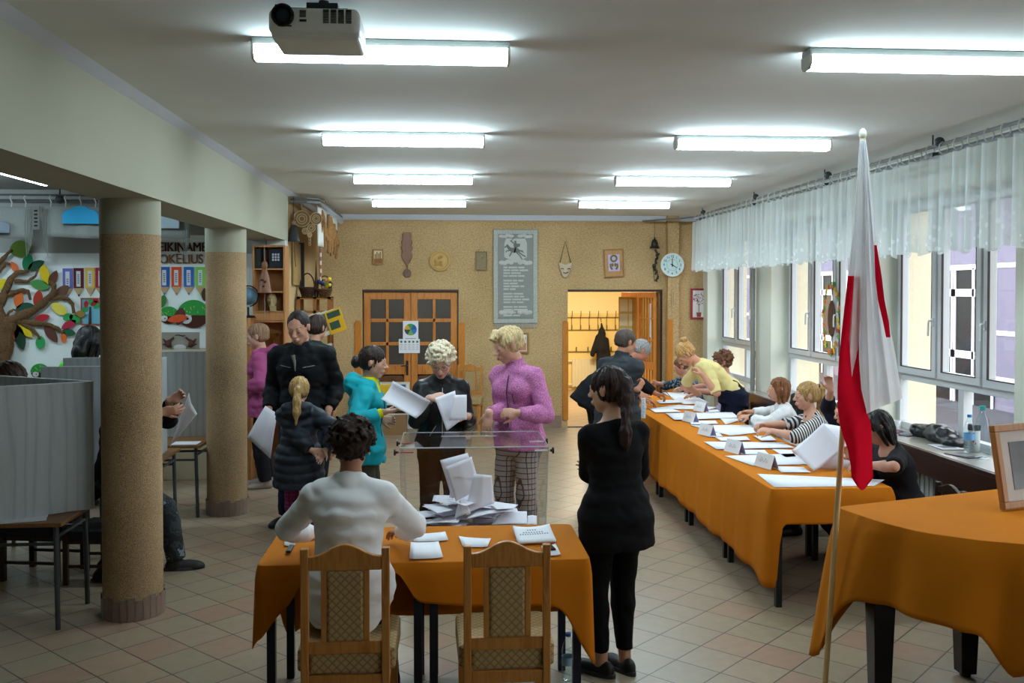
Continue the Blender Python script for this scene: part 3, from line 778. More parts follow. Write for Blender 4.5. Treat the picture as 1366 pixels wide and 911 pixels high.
for wi,(y0,y1) in enumerate(wins):
    o=thing(f'window_{wi+1}','white framed window with three tall sashes over two low panes','window',(0,0,0),kind='structure')
    b=MB(); frame_rect(b,y0,y1,ZS,ZT,.06,XG-.02,XG+.06); zt=1.32; b.bx(XG-.02,XG+.06,y0+.06,y1-.06,zt-.04,zt+.04)
    w=(y1-y0-.12); m=[y1-.06-w*.33,y1-.06-w*.66]
    for q in m: b.bx(XG-.02,XG+.06,q-.03,q+.03,zt+.04,ZT-.06)
    q=y1-.06-w*.5; b.bx(XG-.02,XG+.06,q-.04,q+.04,ZS+.06,zt-.04)
    b.build('window_frame',M_pvc,o,bevel=.004)
    ys=[y1-.06]+m+[y0+.06]
    for k in range(3):
        a,c=ys[k+1],ys[k]; 
        if k: c-=.03
        if k<2: a+=.03
        s=MB(); frame_rect(s,a-.012,c+.012,zt+.02,ZT-.045,.068,XG-.045,XG+.03)
        so=s.build('sash',M_pvc,o,bevel=.006)
        s=MB(); frame_rect(s,a+.05,c-.05,zt+.082,ZT-.107,.008,XG-.047,XG-.03); s.build('gasket',M_gask,so)
        if k!=1:
            yy=a+.022 if k==0 else c-.022
            h=MB(); h.box((XG-.05,yy,1.83),(.012,.026,.07)); h.tube([(XG-.05,yy,1.84),(XG-.085,yy,1.84),(XG-.09,yy,1.82),(XG-.09,yy,1.71)],.009,8); h.build('window_handle',mat('white_handle','d6d8d8',.3),so,smooth=True)
    b=MB()
    for k in range(3): b.bx(XG,XG+.012,ys[k+1],ys[k],zt+.04,ZT-.06)
    b.bx(XG,XG+.012,y0+.06,y1-.06,ZS+.06,zt-.04); b.build('pane',M_glass,o)
M_sill=mat('stone_sill','9a938a',.25,noise=.08,nscale=8); M_dkwood=wood('dark_brown_wood','2c1710','3a2118',.35)
bxs('trim_sill',M_sill,(3.86,XG-.02,2,13.7,ZS-.035,ZS))
bxs('trim_sill_edge',M_dkwood,(3.84,3.862,2,13.7,ZS-.20,ZS-.036),(3.835,3.87,2,13.7,ZS-.036,ZS-.004),bevel=.004)
b=MB()
for k in range(150):
    yy=2.2+k*.075; b.bx(3.925,3.94,yy,yy+.05,.12,ZS-.2)
struct('trim_heater_cover',b,mat('heater_cover','b9bbb6',.6))
bxs('trim_heater_back',mat('heater_cover2','a9aba6',.6),(3.94,3.96,2,13.6,.1,ZS-.2))
# pipe in the corner by the far pier
b=MB(); b.cyl((3.98,11.98,0),(3.98,11.98,2.4),.02,n=10); b.cyl((3.985,12.05,0),(3.985,12.05,2.4),.02,n=10); o=b.build('heating_pipe',mat('grey_pipe','8b8d86',.5),smooth=True); tag(o,'pair of thin grey heating pipes running up beside the far window pier','pipe')
# ---- room behind the right doorway
YR=20.3
bxs('wall_cloakroom_back',M_yel,(.9,4.6,YR,YR+.1,0,1.62)); bxs('wall_cloakroom_upper',M_yel2,(.9,4.6,YR,YR+.1,1.62,2.9))
bxs('wall_cloakroom_left',M_yel,(.8,.9,YB+.18,YR,0,2.9)); bxs('wall_cloakroom_right',M_yel,(4.6,4.7,YB+.18,YR,0,2.9))
bxs('ceiling_cloakroom',M_yel2,(.8,4.7,YB+.18,YR+.1,2.9,3.0))
bxs('trim_door_frame',mat('dark_frame','3a2417',.5),(D2[0],D2[1],YB-.005,YB+.19,2.085,2.12),(D2[1]-.035,D2[1],YB-.005,YB+.19,0,2.085),(D1[0],D1[1],YB-.005,YB+.05,2.085,2.12))
bxs('trim_threshold',mat('dark_strip','2a211a',.6),(D2[0],D2[1],YB,YB+.06,0,.012))
bxs('wall_behind_door',M_grey,(-1.3,.4,YB+.2,YB+.25,0,2.3))
# ---- outside: overcast courtyard with the wing across it
M_pur=mat('purple_render','7a7588',.9,noise=.03,nscale=.6); M_dkgl=mat('dark_panes','1a1b1e',.5,spec=.1)
XO=14.
bxs('ground_courtyard',mat('courtyard_asphalt','4b4a50',.9,noise=.2,nscale=.8),(4.7,40,-5,70,-1.0,-.9))
ow=thing('wing_building','purple grey school wing with white framed dark windows across the courtyard','building',(XO,25,-1))
def ob(n,m,*bs):
    b=MB()
    for q in bs: b.bx(q[0]-XO,q[1]-XO,q[2]-25,q[3]-25,q[4]+1,q[5]+1)
    return b.build(n,m,ow)
ob('wall',M_pur,(XO,XO+.3,4,60,-1,4.65))
ob('stripe',mat('white_band','cfcac6',.8),(XO-.02,XO,4,60,2.68,2.80),(XO-.02,XO,4,60,.98,1.1),(XO-.02,XO,4,60,-.2,-.06))
ob('eaves',mat('red_fascia','a86a6a',.6),(XO-.6,XO+.3,4,60,4.72,5.1)); ob('gutter',mat('white_gutter','d9d9dc',.5),(XO-.65,XO-.55,4,60,4.6,4.72))
for k in range(-6,14):
    ya=23.3+2.5*k-.55*(k%2)
    wd=MB(); wd.bx(-.03,-.005,ya-25,ya+1.9-25,.0,3.75); w_=wd.build('window',M_dkgl,ow)
    f=MB(); frame_rect(f,ya-25,ya+1.9-25,0,3.75,.09,-.06,-.01)
    for z in (1.3,2.95): f.bx(-.06,-.01,ya-25,ya+1.9-25,z,z+.2)
    f.bx(-.06,-.01,ya-25+.9,ya-25+1.0,0,3.7); f.build('window_bars',mat('white_bars','d8dadf',.5),w_)
SKY=4.2; EXPO=.36; LAMP=56.0
M_tube=mat('lit_diffuser','ffffff',.4,emit='d6eefa',estr=LAMP); M_fix=mat('lamp_housing','8d908c',.5)
lab={(0,4.48):'long lit ceiling strip lamp partly behind the white projector',(0,7.03):'lit ceiling strip lamp second in the row above the ballot box',(0,9.5):'lit ceiling strip lamp third in the row above the ballot box',(0,12.08):'lit ceiling strip lamp farthest in the row towards the glazed door',
(1,4.48):'long lit ceiling strip lamp cut by the frame near the flag',(1,7.03):'lit ceiling strip lamp second in the row on the curtain side',(1,9.5):'lit ceiling strip lamp third in the row on the curtain side',(1,12.08):'lit ceiling strip lamp farthest in the row towards the open doorway',(3,9.8):'added strip lamp out of view that brightens the mural in the left room',(2,9.95):'lit strip lamp glimpsed under the beam above the mural'}  # the lamp deeper in the left room is added unseen to brighten the mural
proto=None
for (row,yy),lb in lab.items():
    x=(-.853,1.735,-3.93,-6.7)[row]
    if proto is None:
        o=thing('ceiling_lamp',lb,'ceiling lamp',(x,yy,ZC),group='strip lamps on the ceiling')
        b=MB(); b.bx(0,1.174,-.05,.05,-.036,-.003); b.build('housing',M_fix,o,bevel=.004)
        b=MB(); b.prism([(-.055,-.037),(.055,-.037),(.052,-.075),(.032,-.097),(-.032,-.097),(-.052,-.075)],.012,1.162,'yz'); b.build('diffuser',M_tube,o)
        for s in (0,1):
            b=MB(); b.prism([(-.057,-.034),(.057,-.034),(.054,-.077),(.033,-.10),(-.033,-.10),(-.054,-.077)],s*1.162,s*1.162+.012,'yz'); b.build('end_cap',mat('end_cap','b8b5a4',.5),o)
        proto=o
    else:
        o=copy_tree(proto); o.location=(x,yy,ZC); o['label']=lb
        if row==2: o.rotation_euler=(0,0,R(-90))

M_dim=mat('lit_diffuser_near_dimmed','ffffff',.4,emit='d2ecf6',estr=LAMP*.42)  # nearest lamps dimmed so the foreground darkens like lens falloff
for o in list(COL.objects):
    if o.get('category')=='ceiling lamp' and abs(o.location.y-4.48)<.1:
        for k in kids(o):
            if k.name.startswith('diffuser'): k.data=k.data.copy(); k.data.materials[0]=M_dim
# ---------------------------------------------------------------- back wall: doors, pictures, clock, cloakroom
M_pine=wood('honey_pine','ac6226','cb843c',.4); M_pine2=wood('orange_board','b06a1e','c87d2a',.45)
M_frost=mat('frosted_pane','4c443c',.3,noise=.12,nscale=60,bump=.3,bscale=120)
M_black=mat('black_plastic','17171a',.5); M_paper=mat('white_paper','e9e9ee',.7,noise=.015,nscale=4); M_ink=mat('grey_print','6f7078',.8)
M_chrome=mat('metal_grey','8f9294',.35,metal=.8)
def wallpt(u,v,off=0.0,Y=YB): 
    p=atY(u,v,Y-off); return V(p)
o=thing('door_1','closed double pine door with small frosted panes','door',(-.455,YB+.05,0),kind='structure')
for s,(xa,xb) in enumerate(((-.705,-.003),(.003,.705))):
    b=MB(); zr=[(1.68,1.97),(1.325,1.62),(.98,1.265)]
    b.bx(xa,xa+.10,-.02,.02,.01,2.08);b.bx(xb-.10,xb,-.02,.02,.01,2.08); b.bx(xa+.1,xb-.1,-.02,.02,1.97,2.08); b.bx(xa+.1,xb-.1,-.02,.02,.83,.98); b.bx(xa+.1,xb-.1,-.02,.02,.01,.16)
    xm=(xa+xb)/2; b.bx(xm-.022,xm+.022,-.018,.018,.98,1.97)
    for z0,z1 in zr[:2]: b.bx(xa+.1,xb-.1,-.018,.018,z0-.055,z0)
    l=b.build('door_leaf',M_pine,o,bevel=.006)
    b=MB(); b.bx(xa+.1,xb-.1,-.004,.004,.98,1.97); b.build('pane',M_frost,l)
    b=MB(); b.bx(xa+.12,xb-.12,-.012,.012,.18,.81); b.build('door_panel',wood('dark_panel','5a3516','6d431d'),l,bevel=.008)
b=MB(); b.box((-.055,-.026,.93),(.035,.012,.22)); b.tube([(-.055,-.03,.97),(-.055,-.07,.97),(-.15,-.075,.965)],.009,8); b.build('door_handle',M_black,o,smooth=True)
def poster(name,label,cat,u0,v0,u1,v1,off,m,Y=YB,edge=None,group=None,th=.006):
    p0=wallpt(u0,v1,off,Y);p1=wallpt(u1,v0,off,Y); w=p1[0]-p0[0];h=p1[2]-p0[2]
    o=thing(name,label,cat,((p0[0]+p1[0])/2,Y-off,p0[2]),group=group)
    b=MB(); b.bx(-w/2,w/2,-th/2,th/2,0,h); b.build('sheet' if edge is None else 'picture',m,o)
    if edge:
        b=MB(); e=edge[1]; frame_rect_y(b,-w/2-e*.5,w/2+e*.5,-e*.5,h+e*.5,e,-th/2-.012,th/2+.003); b.build('frame',edge[0],o,bevel=.002)
    return o,w,h
def frame_rect_y(b,x0,x1,z0,z1,w,y0,y1):
    b.bx(x0,x1,y0,y1,z0,z0+w); b.bx(x0,x1,y0,y1,z1-w,z1); b.bx(x0,x0+w,y0,y1,z0+w,z1-w); b.bx(x1-w,x1,y0,y1,z0+w,z1-w)
def disc(b,x,z,r,y0,y1,n=24,mi=0): b.prism([(x+r*math.cos(2*math.pi*k/n),z+r*math.sin(2*math.pi*k/n)) for k in range(n)],y0,y1,'xz',mi)
o,w,h=poster('poster','white poster with a coloured pie circle taped to the glazed door','poster',537.5,428,558,462,-.018,M_paper)
b=MB(); cols=['2f5fa8','3f9a4a','d8a53a','4a4a4a','6fae4a','3a78c0']
for k in range(6):
    a0,a1=k*math.pi/3,(k+1)*math.pi/3; b.prism([(0,h*.66)]+[(w*.40*math.cos(a0+(a1-a0)*t/5),h*.66+h*.23*math.sin(a0+(a1-a0)*t/5)) for t in range(6)],-.005,-.0035,'xz',k)
b.build('pie_circle',[mat('pie_'+c,c,.7) for c in cols],o)
b=MB(); [b.bx(-w*.35,w*.35,-.0045,-.0035,h*(.30-.06*k),h*(.32-.06*k)) for k in range(4)]; b.build('print',M_ink,o)
o,w,h=poster('notice','white notice with five small green emblems below the pie poster','notice',532,452,560,471,-.010,M_paper)
for k in range(5): b=MB(); disc(b,-w*.38+k*w*.19,h*.8,.018,-.0045,-.003,8); b.build('emblem',mat('green_emblem','3c7a45'),o)
b=MB(); [b.bx(-w*.44+k*w*.19,-w*.32+k*w*.19,-.0045,-.003,h*(.6-.12*j),h*(.62-.12*j)) for k in range(5) for j in range(4)]; b.build('print',M_ink,o)
gl=['left of the glazed double door','right of the glazed double door','left of the cloakroom doorway','right of the cloakroom doorway']
for k,(u0,u1,v0) in enumerate(((473.5,482,428),(611.5,620,430),(750.5,758,428),(886.5,894,425))):
    p0=wallpt(u0,500);p1=wallpt(u1,v0); y0=YB-.022 if k<3 else YB-.182
    b=MB(); w=p1[0]-p0[0]; z1=p1[2]
    b.prism([(-w/2,0),(w/2,0),(w/2,z1-.12-.02),(w/2-.02,z1-.12),(-w/2+.02,z1-.12),(-w/2,z1-.14)],-.02,0,'xz')
    o=b.build('mounted_guard_board',M_pine2,None,bevel=.003,loc=((p0[0]+p1[0])/2,y0+.02,.12)); tag(o,'upright orange pine guard board '+gl[k],'guard board',group='wall guard boards')
# wall decorations
M_fr=wood('picture_frame_wood','8a6230','a87a40'); 
o,w,h=poster('small_picture','small picture of pale towers in a thin wooden frame over the door','picture',498,333.5,510.5,352,.02,mat('pale_picture','d9cfa4',.6),edge=(M_fr,.022))
b=MB(); 
for x,hh in ((-.04,.07),(-.015,.1),(.012,.08),(.035,.1)): b.bx(x-.008,x+.008,-.006,-.0035,h*.38,h*.38+hh)
b.bx(-w*.45,w*.45,-.006,-.0035,h*.05,h*.38); b.build('drawing',mat('brown_drawing','8a5a2c'),o)
# carved spoon-like wooden ornament
p=wallpt(543,371,.02); o=thing('carved_ornament','tall carved brown wooden ornament with a round pendant','wall ornament',p)
def outline(pts): return [(x,z) for x,z in pts]+[(-x,z) for x,z in reversed(pts)]
b=MB(); b.prism(outline([(.012,.17),(.02,.22),(.045,.25),(.08,.31),(.085,.36),(.06,.40),(.085,.43),(.088,.47),(.06,.49),(.085,.53),(.08,.56),(.06,.60),(.07,.66),(.055,.69)]),-.03,.0,'xz'); b.build('carved_body',wood('red_wood','6d4429','84563a'),o,bevel=.008)
b=MB(); disc(b,.005,.075,.062,-.02,0); b.build('pendant',wood('dark_red_wood','5a3a28','6b4a35'),o,bevel=.006)
b=MB(); b.tube([(.003,-.01,.13),(.0,-.01,.18)],.006,6); b.build('cord',M_black,o)
p=wallpt(587,348,.02); o=thing('art_plate','round pale wooden plate with carved relief','wall plate',p)
b=MB(); disc(b,0,0,.155,-.018,0,40); b.build('plate',mat('pale_wood','c09a58',.6,noise=.08),o,bevel=.006)
b=MB(); b.tube([(.125*math.cos(a),-.02,.125*math.sin(a)) for a in np.linspace(0,6.28,33)[:-1]],.006,6,closed=True); 
for k in range(9): b.ell((random.uniform(-.07,.07),-.02,random.uniform(-.07,.07)),(.03,.01,.022),n=8,m=5)
b.build('relief',mat('pale_wood2','ad8748',.6),o,smooth=True)
o,w,h=poster('carved_plaque','small grey carved plaque with a hanging string','plaque',635,336,649,360,.02,mat('grey_plaque','8d7c5c',.7,noise=.3,nscale=40,bump=.5,bscale=60),edge=(mat('plaque_edge','7d6c4c'),.015))
b=MB(); b.tube([(-.05,-.0,h),(0,0,h+.09),(.05,0,h)],.002,5); b.build('string',M_black,o)
# woven tapestry
p0=wallpt(657.5,436,.02);p1=wallpt(718,306,.02); w=p1[0]-p0[0];h=p1[2]-p0[2]
o=thing('hanging_tapestry','long grey woven tapestry with a white knight on a shield and text lines','tapestry',((p0[0]+p1[0])/2,YB-.02,p0[2]))
Tg=mat('tapestry_grey','8f918a',.95,noise=.12,nscale=90,bump=.5,bscale=300); Tw=mat('tapestry_white','bdbfb8',.95,noise=.1,nscale=120,bump=.4,bscale=300)
b=MB(); b.grid(lambda u,v:((u-.5)*w+(.03*(1-v)*(.5-u)),-.004*math.sin(u*9),.05+v*(h-.05)),24,12); b.build('weave',Tg,o,smooth=True,solid=.006)
b=MB()
yy=(-.016,-.008)
b.bx(-w/2+.012,-w/2+.075,*yy,.06,h-.01); b.bx(w/2-.075,w/2-.012,*yy,.06,h-.01); b.bx(-w/2+.075,w/2-.075,*yy,h-.075,h-.01); b.bx(-w/2+.075,w/2-.075,*yy,.06,.12)
b.build('lace_border',mat('tapestry_lace','aeb0a8',.95,noise=.35,nscale=70),o)
b=MB(); zs=h*.79; ww=w*.5
b.prism([(-ww*.42,zs+.17),(ww*.42,zs+.17),(ww*.5,zs+.10),(ww*.5,zs-.11),(0,zs-.20),(-ww*.5,zs-.11),(-ww*.5,zs+.10)],*yy,'xz'); b.build('shield',Tw,o)
b=MB()   # mounted knight with raised sword, facing the viewer's left
k=ww*.5; q=lambda pts:b.prism([(x*k,zs+z*.19) for x,z in pts],-.020,-.015,'xz')
q([(-.65,.02),(-.45,.18),(.25,.10),(.42,-.12),(.2,-.25),(-.35,-.2)]); q([(-.65,.02),(-.88,.32),(-.72,.45),(-.45,.18)]); q([(-.88,.32),(-1.0,.2),(-.93,.12),(-.72,.3)])
q([(-.6,.0),(-.9,-.1),(-.86,-.25),(-.8,-.22),(-.8,-.13),(-.5,-.12)]); q([(-.4,-.15),(-.6,-.5),(-.5,-.55),(-.3,-.2)]); q([(.15,-.2),(.42,-.45),(.62,-.75),(.52,-.78),(.33,-.5),(.05,-.25)]); q([(.3,-.15),(.6,-.35),(.9,-.5),(.85,-.6),(.55,-.45),(.25,-.25)])
q([(.35,.0),(.62,-.05),(.75,-.3),(.6,-.2),(.4,-.12)])
q([(-.15,.12),(-.2,.5),(.1,.52),(.15,.12)]); q([(-.12,.5),(-.12,.72),(.06,.72),(.06,.5)]); q([(-.2,.48),(-.5,.7),(-.45,.76),(-.15,.58)]); q([(-.5,.68),(-.15,.98),(-.12,.94),(-.44,.64)]); q([(.12,.2),(.12,.5),(.4,.48),(.36,.25)]); q([(-.05,.15),(-.2,-.25),(-.08,-.27),(.08,.12)])
b.build('knight',mat('tapestry_dark','74766f',.95),o)  # rider in a darker grey than the shield
b=MB(); rs=np.random.RandomState(5); z=h*.60
for g in range(4):
    for l in range(4):
        x=-w*.27
        for wd in range(rs.randint(2,4)):
            l_=rs.uniform(.06,.15); b.bx(x,min(x+l_,w*.30),-.014,-.007,z,z+.026); x+=l_+.014
            if x>w*.25: break
        z-=.043
    z-=.028
b.build('woven_lines',Tw,o)
for s in (-1,1):
    for zz in (h*.15,h*.66,h*.93):
        b=MB()
        for t in range(4): b.ell((s*w*(.10+.07*t),-.010,zz+.012*math.sin(t*2)),(.045,.006,.035 if zz<h*.9 else .025),n=10,m=5)
        b.build('oak_leaf',Tw,o,smooth=True)
b=MB(); 
for k in range(44): x=-w/2+.03+k*(w-.06)/43; b.cyl((x,-.004,.06),(x+random.uniform(-.006,.006),-.004,-.03+random.uniform(0,.02)),.0035,n=5)
b.build('fringe',Tw,o)
# theatre mask on a cord
p=wallpt(754,370,.03); o=thing('wall_mask','small white smiling mask hanging on a dark cord','mask',p)
b=MB(); b.grid(lambda u,v:((u-.5)*.21*(1-.75*(1-v)**1.6),-.04*math.cos((u-.5)*2.4)*(.4+.6*v),v*.19+.02*abs(u-.5)*4*v-.0),14,12); b.build('mask_face',mat('ivory_mask','c9b79a',.5),o,smooth=True,solid=.01)
b=MB()
for s in (-1,1): b.tube([(s*.028,-.047,.125),(s*.05,-.046,.138),(s*.07,-.04,.128)],.006,6)
b.tube([(-.035,-.036,.075),(0,-.042,.062),(.04,-.036,.08)],.007,6); b.build('mask_holes',M_black,o)
b=MB(); b.tube([(-.09,-.01,.2),(0,0,.55),(.09,-.01,.2)],.006,6); b.build('cord',M_black,o)
# tilted picture with wreath and owl-like shapes
o,w,h=poster('framed_picture','framed lilac picture with a wreath in a wide light wooden frame','picture',807,333,832,369,.025,wood('light_frame','a97a46','c09358',.5),edge=(wood('mid_frame','94632f','a5733c'),.02))
o.rotation_euler=(0,R(-2.5),0)
b=MB(); b.bx(-.085,.09,-.007,-.003,.085,h-.075); b.build('lilac_sheet',mat('lilac','c9bbdd',.7),o)
b=MB(); b.tube([(.0+.045*math.cos(a),-.012,h-.135+.045*math.sin(a)) for a in np.linspace(0,6.28,17)[:-1]],.015,6,closed=True)
for s in (-1,1): b.tube([(s*.05,-.01,.2),(s*.052,-.01,.15),(s*.03,-.01,.11)],.016,6); b.ell((s*.02,-.01,.18),(.016,.006,.03),n=8,m=5)
b.build('wreath',mat('dry_straw','8a7440',.9),o,smooth=True)
# bell with ivy
p=wallpt(873,376,.05); o=thing('hanging_bell','dark hanging bell with a trailing ivy cord beside the clock','bell',p)
b=MB(); b.lathe([(.075,.52),(.072,.535),(.055,.55),(.05,.60),(.035,.64),(.01,.66),(.006,.69)],n=20); b.build('bell',mat('dark_bronze','2f2c28',.5,metal=.5),o,smooth=True)
b=MB(); b.tube([(0,0,.69),(0,0,.95)],.003,5); b.tube([(.02,0,.52),(.035,0,.3),(-.02,0,.22),(.0,0,.0)],.004,5); b.build('cord',M_black,o)
b=MB(); rs=np.random.RandomState(2)
for k in range(26):
    t=k/25; z=.48-.46*t; x=.03*math.sin(t*9)+.02; M=rot3(*rs.uniform(-60,60,3)); b.ell((x+rs.uniform(-.02,.02),rs.uniform(-.02,.02),z),(.016,.004,.026),M,n=6,m=4)
b.build('ivy_leaf',mat('dull_ivy','33382f',.7),o)
# clock: 12 numerals, hands at four o'clock
p=V(atY(896.5,353.5,YB-.185)); o=thing('wall_clock','round white wall clock showing four o clock','clock',p)
b=MB(); b.lathe([(.0,.0),(.178,.0),(.182,.02),(.172,.034),(.160,.03),(.160,.006)],n=48,axis='y'); b.build('rim',mat('clock_rim','e4ebea',.35),o,smooth=True)
b=MB(); b.lathe([(0,.016),(.161,.016),(.161,.009)],n=48,axis='y'); b.build('dial',mat('clock_dial','cfe6e4',.5),o)
for k in range(1,13):
    a=math.pi/2-k*math.pi/6; text_mesh('numeral',str(k),.052,M_black,o,(.128*math.cos(a),-.018,.128*math.sin(a)))
b=MB()
for a,l,r in ((math.pi/2,.105,.006),(math.pi/2-4*math.pi/6,.085,.007)): b.tube([(-.03*math.cos(a),-.024,-.03*math.sin(a)),(l*math.cos(a),-.024,l*math.sin(a))],[r,r*.6],6)
disc(b,0,0,.012,-.028,-.02,12); b.build('hand',M_black,o)
b=MB(); b.tube([(.085*math.cos(a),-.018,.085*math.sin(a)) for a in np.linspace(0,6.28,41)[:-1]],.0015,5,closed=True); b.build('dial_ring',M_ink,o)
o,w,h=poster('embroidered_picture','picture of a small rose tree in a red frame near the window','picture',922.5,386,942,424.5,.02,mat('cream_cloth','e6dfdc',.8),edge=(mat('red_frame','9a2733',.4),.03))
b=MB(); b.tube([(0,-.006,.09),(0,-.006,h*.5)],.004,6); b.prism([(-.04,.09),(.04,.09),(.03,.02),(-.03,.02)],-.008,-.003,'xz'); b.build('stem_pot',mat('rust_thread','9a5040'),o)
b=MB(); rs=np.random.RandomState(4)
for k in range(60):
    a=rs.uniform(0,6.28); r=.085*math.sqrt(rs.rand()); b.ell((r*math.cos(a),-.006,h*.68+r*1.15*math.sin(a)),(.007,.003,.007),n=6,m=4,mi=k%3)
b.build('blossom',[mat('rose_red','a8203a'),mat('leaf_thread','4a5040'),mat('dark_thread','6a2030')],o)
p=V(atY(898,410,YB-.17)); o=thing('mounted_thermometer','thin pale wall thermometer below the clock','thermometer',p); b=MB(); b.bx(-.018,.018,-.008,.004,0,.27); b.build('scale',mat('pale_scale','c4a878',.5),o); b=MB(); b.cyl((0,-.01,.03),(0,-.01,.24),.004,n=6); b.build('tube',mat('thermo_red','8a5a4a'),o)
o,w,h=poster('horse_picture','white picture of a red field in a wooden frame behind the pink fleece','picture',676,445,704,470,.02,M_paper,edge=(M_fr,.03))
b=MB(); b.bx(-w*.42,w*.42,-.006,-.0035,h*.10,h*.5); b.build('red_field',mat('terracotta','c08060',.7),o)
b=MB(); [b.ell((w*.1+k*.07,-.006,h*.78),(.03,.004,.014),n=8,m=4) for k in range(2)]; [b.tube([(w*.1+k*.07+d,-.006,h*.78),(w*.1+k*.07+d*1.4,-.006,h*.70)],.004,5) for k in range(2) for d in (-.02,.02)]; b.build('horse',M_ink,o)
# cloakroom
def hookrail(v,label,n,u0,u1,two=True):
    a=V(atY(u0,v,YR-.03));c=V(atY(u1,v,YR-.03)); L=c[0]-a[0]
    o=thing('coat_hook_rail',label,'coat rail',(a[0],YR-.03,a[2]))
    b=MB(); b.bx(0,L,.0,.028,-.155,-.14)
    if two: b.bx(0,L,0,.028,.11,.125)
    b.build('rail',mat('dark_green_metal','6a6034',.5),o)
    for k in range(n):
        x=L*(k+.5)/n; b=MB()
        if two: b.tube([(x,.0,.13),(x,-.08,.15),(x,-.10,.26)],.008,6)
        b.tube([(x,0,-.15),(x,0,.12 if two else -.05)],.007,6); b.tube([(x,0,-.13),(x,-.07,-.12),(x,-.08,-.04)],.008,6); b.build('hook',mat('dark_green_metal','6a6034'),o,smooth=True)
hookrail(431,'upper iron coat hook rail on the yellow cloakroom wall',8,745,838); hookrail(460,'lower iron coat hook rail on the yellow cloakroom wall',6,745,838,False)
a=V(atY(763,516,YR-.06)); o=thing('mounted_radiator','pale panel radiator on the yellow cloakroom wall','radiator',a)
b=MB(); 
for k in range(14): b.bx(k*.07,k*.07+.055,-.04,.0,.0,.60)
b.bx(0,.98,-.03,.05,.02,.58); b.build('panel',mat('radiator_cream','d9cfae',.4),o,bevel=.006)
b=MB(); b.cyl((-.3,0,.55),(0,0,.55),.018,n=8); b.cyl((-.3,0,.05),(0,0,.05),.018,n=8); b.build('pipe',mat('radiator_cream','d9cfae'),o,smooth=True)
# coat on a hook
a=V(atY(802,498,YR-.28)); v=Vol(.012); 
for q in ((0,1.05,.0,.02,.85,.08),(0,.9,.0,.0,.55,.13),(-.06,.75,0,-.20,.40,.06),(.08,.7,0,.1,.1,.10),(-.02,.6,0,.0,.05,.12)): v.cone((a[0]+q[0],a[1]-.02+q[2],a[2]+q[1]),(a[0]+q[3],a[1]-.02,a[2]+q[4]),.035 if q[1]>1 else .07,q[5],.04)
o=thing('hanging_coat','black coat hanging from a hook in the yellow cloakroom','coat',(a[0],a[1],a[2])); sdf_obj('coat',v,mat('black_cloth','151517',.9),o,a,lambda x,y,z:.03*vnoise(x*9,y*9,z*3),.03)
b=MB(); b.tube([(0,-.0,1.08),(0,.06,1.16)],.008,6); b.build('loop',M_black,o)
# open door leaf into the cloakroom with notices
o=thing('door_2','pine lattice door leaf standing open with notices stuck on it','door',(3.375,YB+.19,0),kind='structure'); o.rotation_euler=(0,0,R(103))
b=MB(); Wd=1.35
for x0,x1 in ((0,.09),(.62,.72),(1.26,1.35)): b.bx(x0,x1,-.02,.02,.02,2.08)
for z0,z1 in ((.02,.2),(.85,.97),(1.99,2.08)): b.bx(.09,1.26,-.019,.019,z0,z1)
for k in range(5): b.bx(.16+k*.1,.185+k*.1,-.015,.015,.2,1.99)
for z in (.4,.6,1.3,1.65): b.bx(.09,.62,-.015,.015,z,z+.025); 
l=b.build('door_leaf',M_pine,o,bevel=.004)
b=MB(); b.bx(.09,1.26,-.004,.004,.97,1.99); b.build('pane',mat('amber_pane','a07c3a',.2,noise=.2,nscale=30),l)
b=MB(); b.bx(.72,1.26,-.008,.008,.2,.85); b.build('door_panel',M_pine,l)
o=thing('notice_board','yellow notice board with pale sheets beside the lattice door','notice board',(3.05,15.75,0)); o.location=(3.10,15.72,1.22)
b=MB(); b.bx(-.16,.16,-.01,.01,0,.78); b.build('board',mat('pale_yellow_board','c8b064',.7),o); b=MB()
for i in range(2):
    for j in range(3): b.bx(-.14+i*.15,-.01+i*.15,-.014,-.010,.06+j*.24,.26+j*.24)
b.build('sheet',mat('cream_sheets','ddd6b0',.7),o)
o.rotation_euler=(0,0,R(-8))
for k,(u0,v0,u1,v1,Y) in enumerate(((866.5,405,872,450,15.0),(873,410,881,428,14.92),(868,430,877,470,14.98),(872,476,878,485,14.95))):
    o,w,h=poster('notice','white notice on the open lattice door, '+('tall narrow one','upper right one','long middle one','lowest small one')[k],'notice',u0,v0,u1,v1,0,M_paper,Y=Y,group='notices on the lattice door')
# bins by the glazed door
p=V(atZ(543,573,0)); o=thing('white_bin','white box shaped bin standing by the glazed door','bin',(p[0],p[1],0)); b=MB(); b.box((0,.15,.17),(.30,.28,.34),taper=(1.05,1.05)); b.build('bin_body',mat('bin_white','d4d4d0',.4),o,bevel=.015); b=MB(); b.box((0,.15,.36),(.34,.31,.03)); b.build('bin_lid',mat('bin_white2','c4c6c4',.4),o,bevel=.01)
p=V(atY(522,573,14.2)); o=thing('printed_carton','yellow and white printed carton on a low box near the glazed door','carton',(p[0]+.02,14.15,0)); b=MB(); b.box((0,0,.15),(.42,.3,.30)); b.build('carton_base',mat('brown_card','8a6a44',.8),o); b=MB(); b.box((0,0,.525),(.5,.3,.45)); b.build('carton_body',mat('carton_white','d9d6c8',.6),o)
b=MB(); b.bx(-.25,.0,-.153,-.151,.50,.74); b.bx(.06,.25,-.153,-.151,.36,.56); b.build('yellow_print',mat('yellow_print','d8b020',.6),o); b=MB(); b.bx(-.22,.2,-.154,-.151,.32,.36); b.bx(-.2,.1,-.154,-.151,.40,.44); b.build('black_print',M_black,o); b=MB(); b.bx(.1,.2,-.154,-.151,.62,.74); b.build('blue_print',mat('blue_print','2a5a9a'),o)
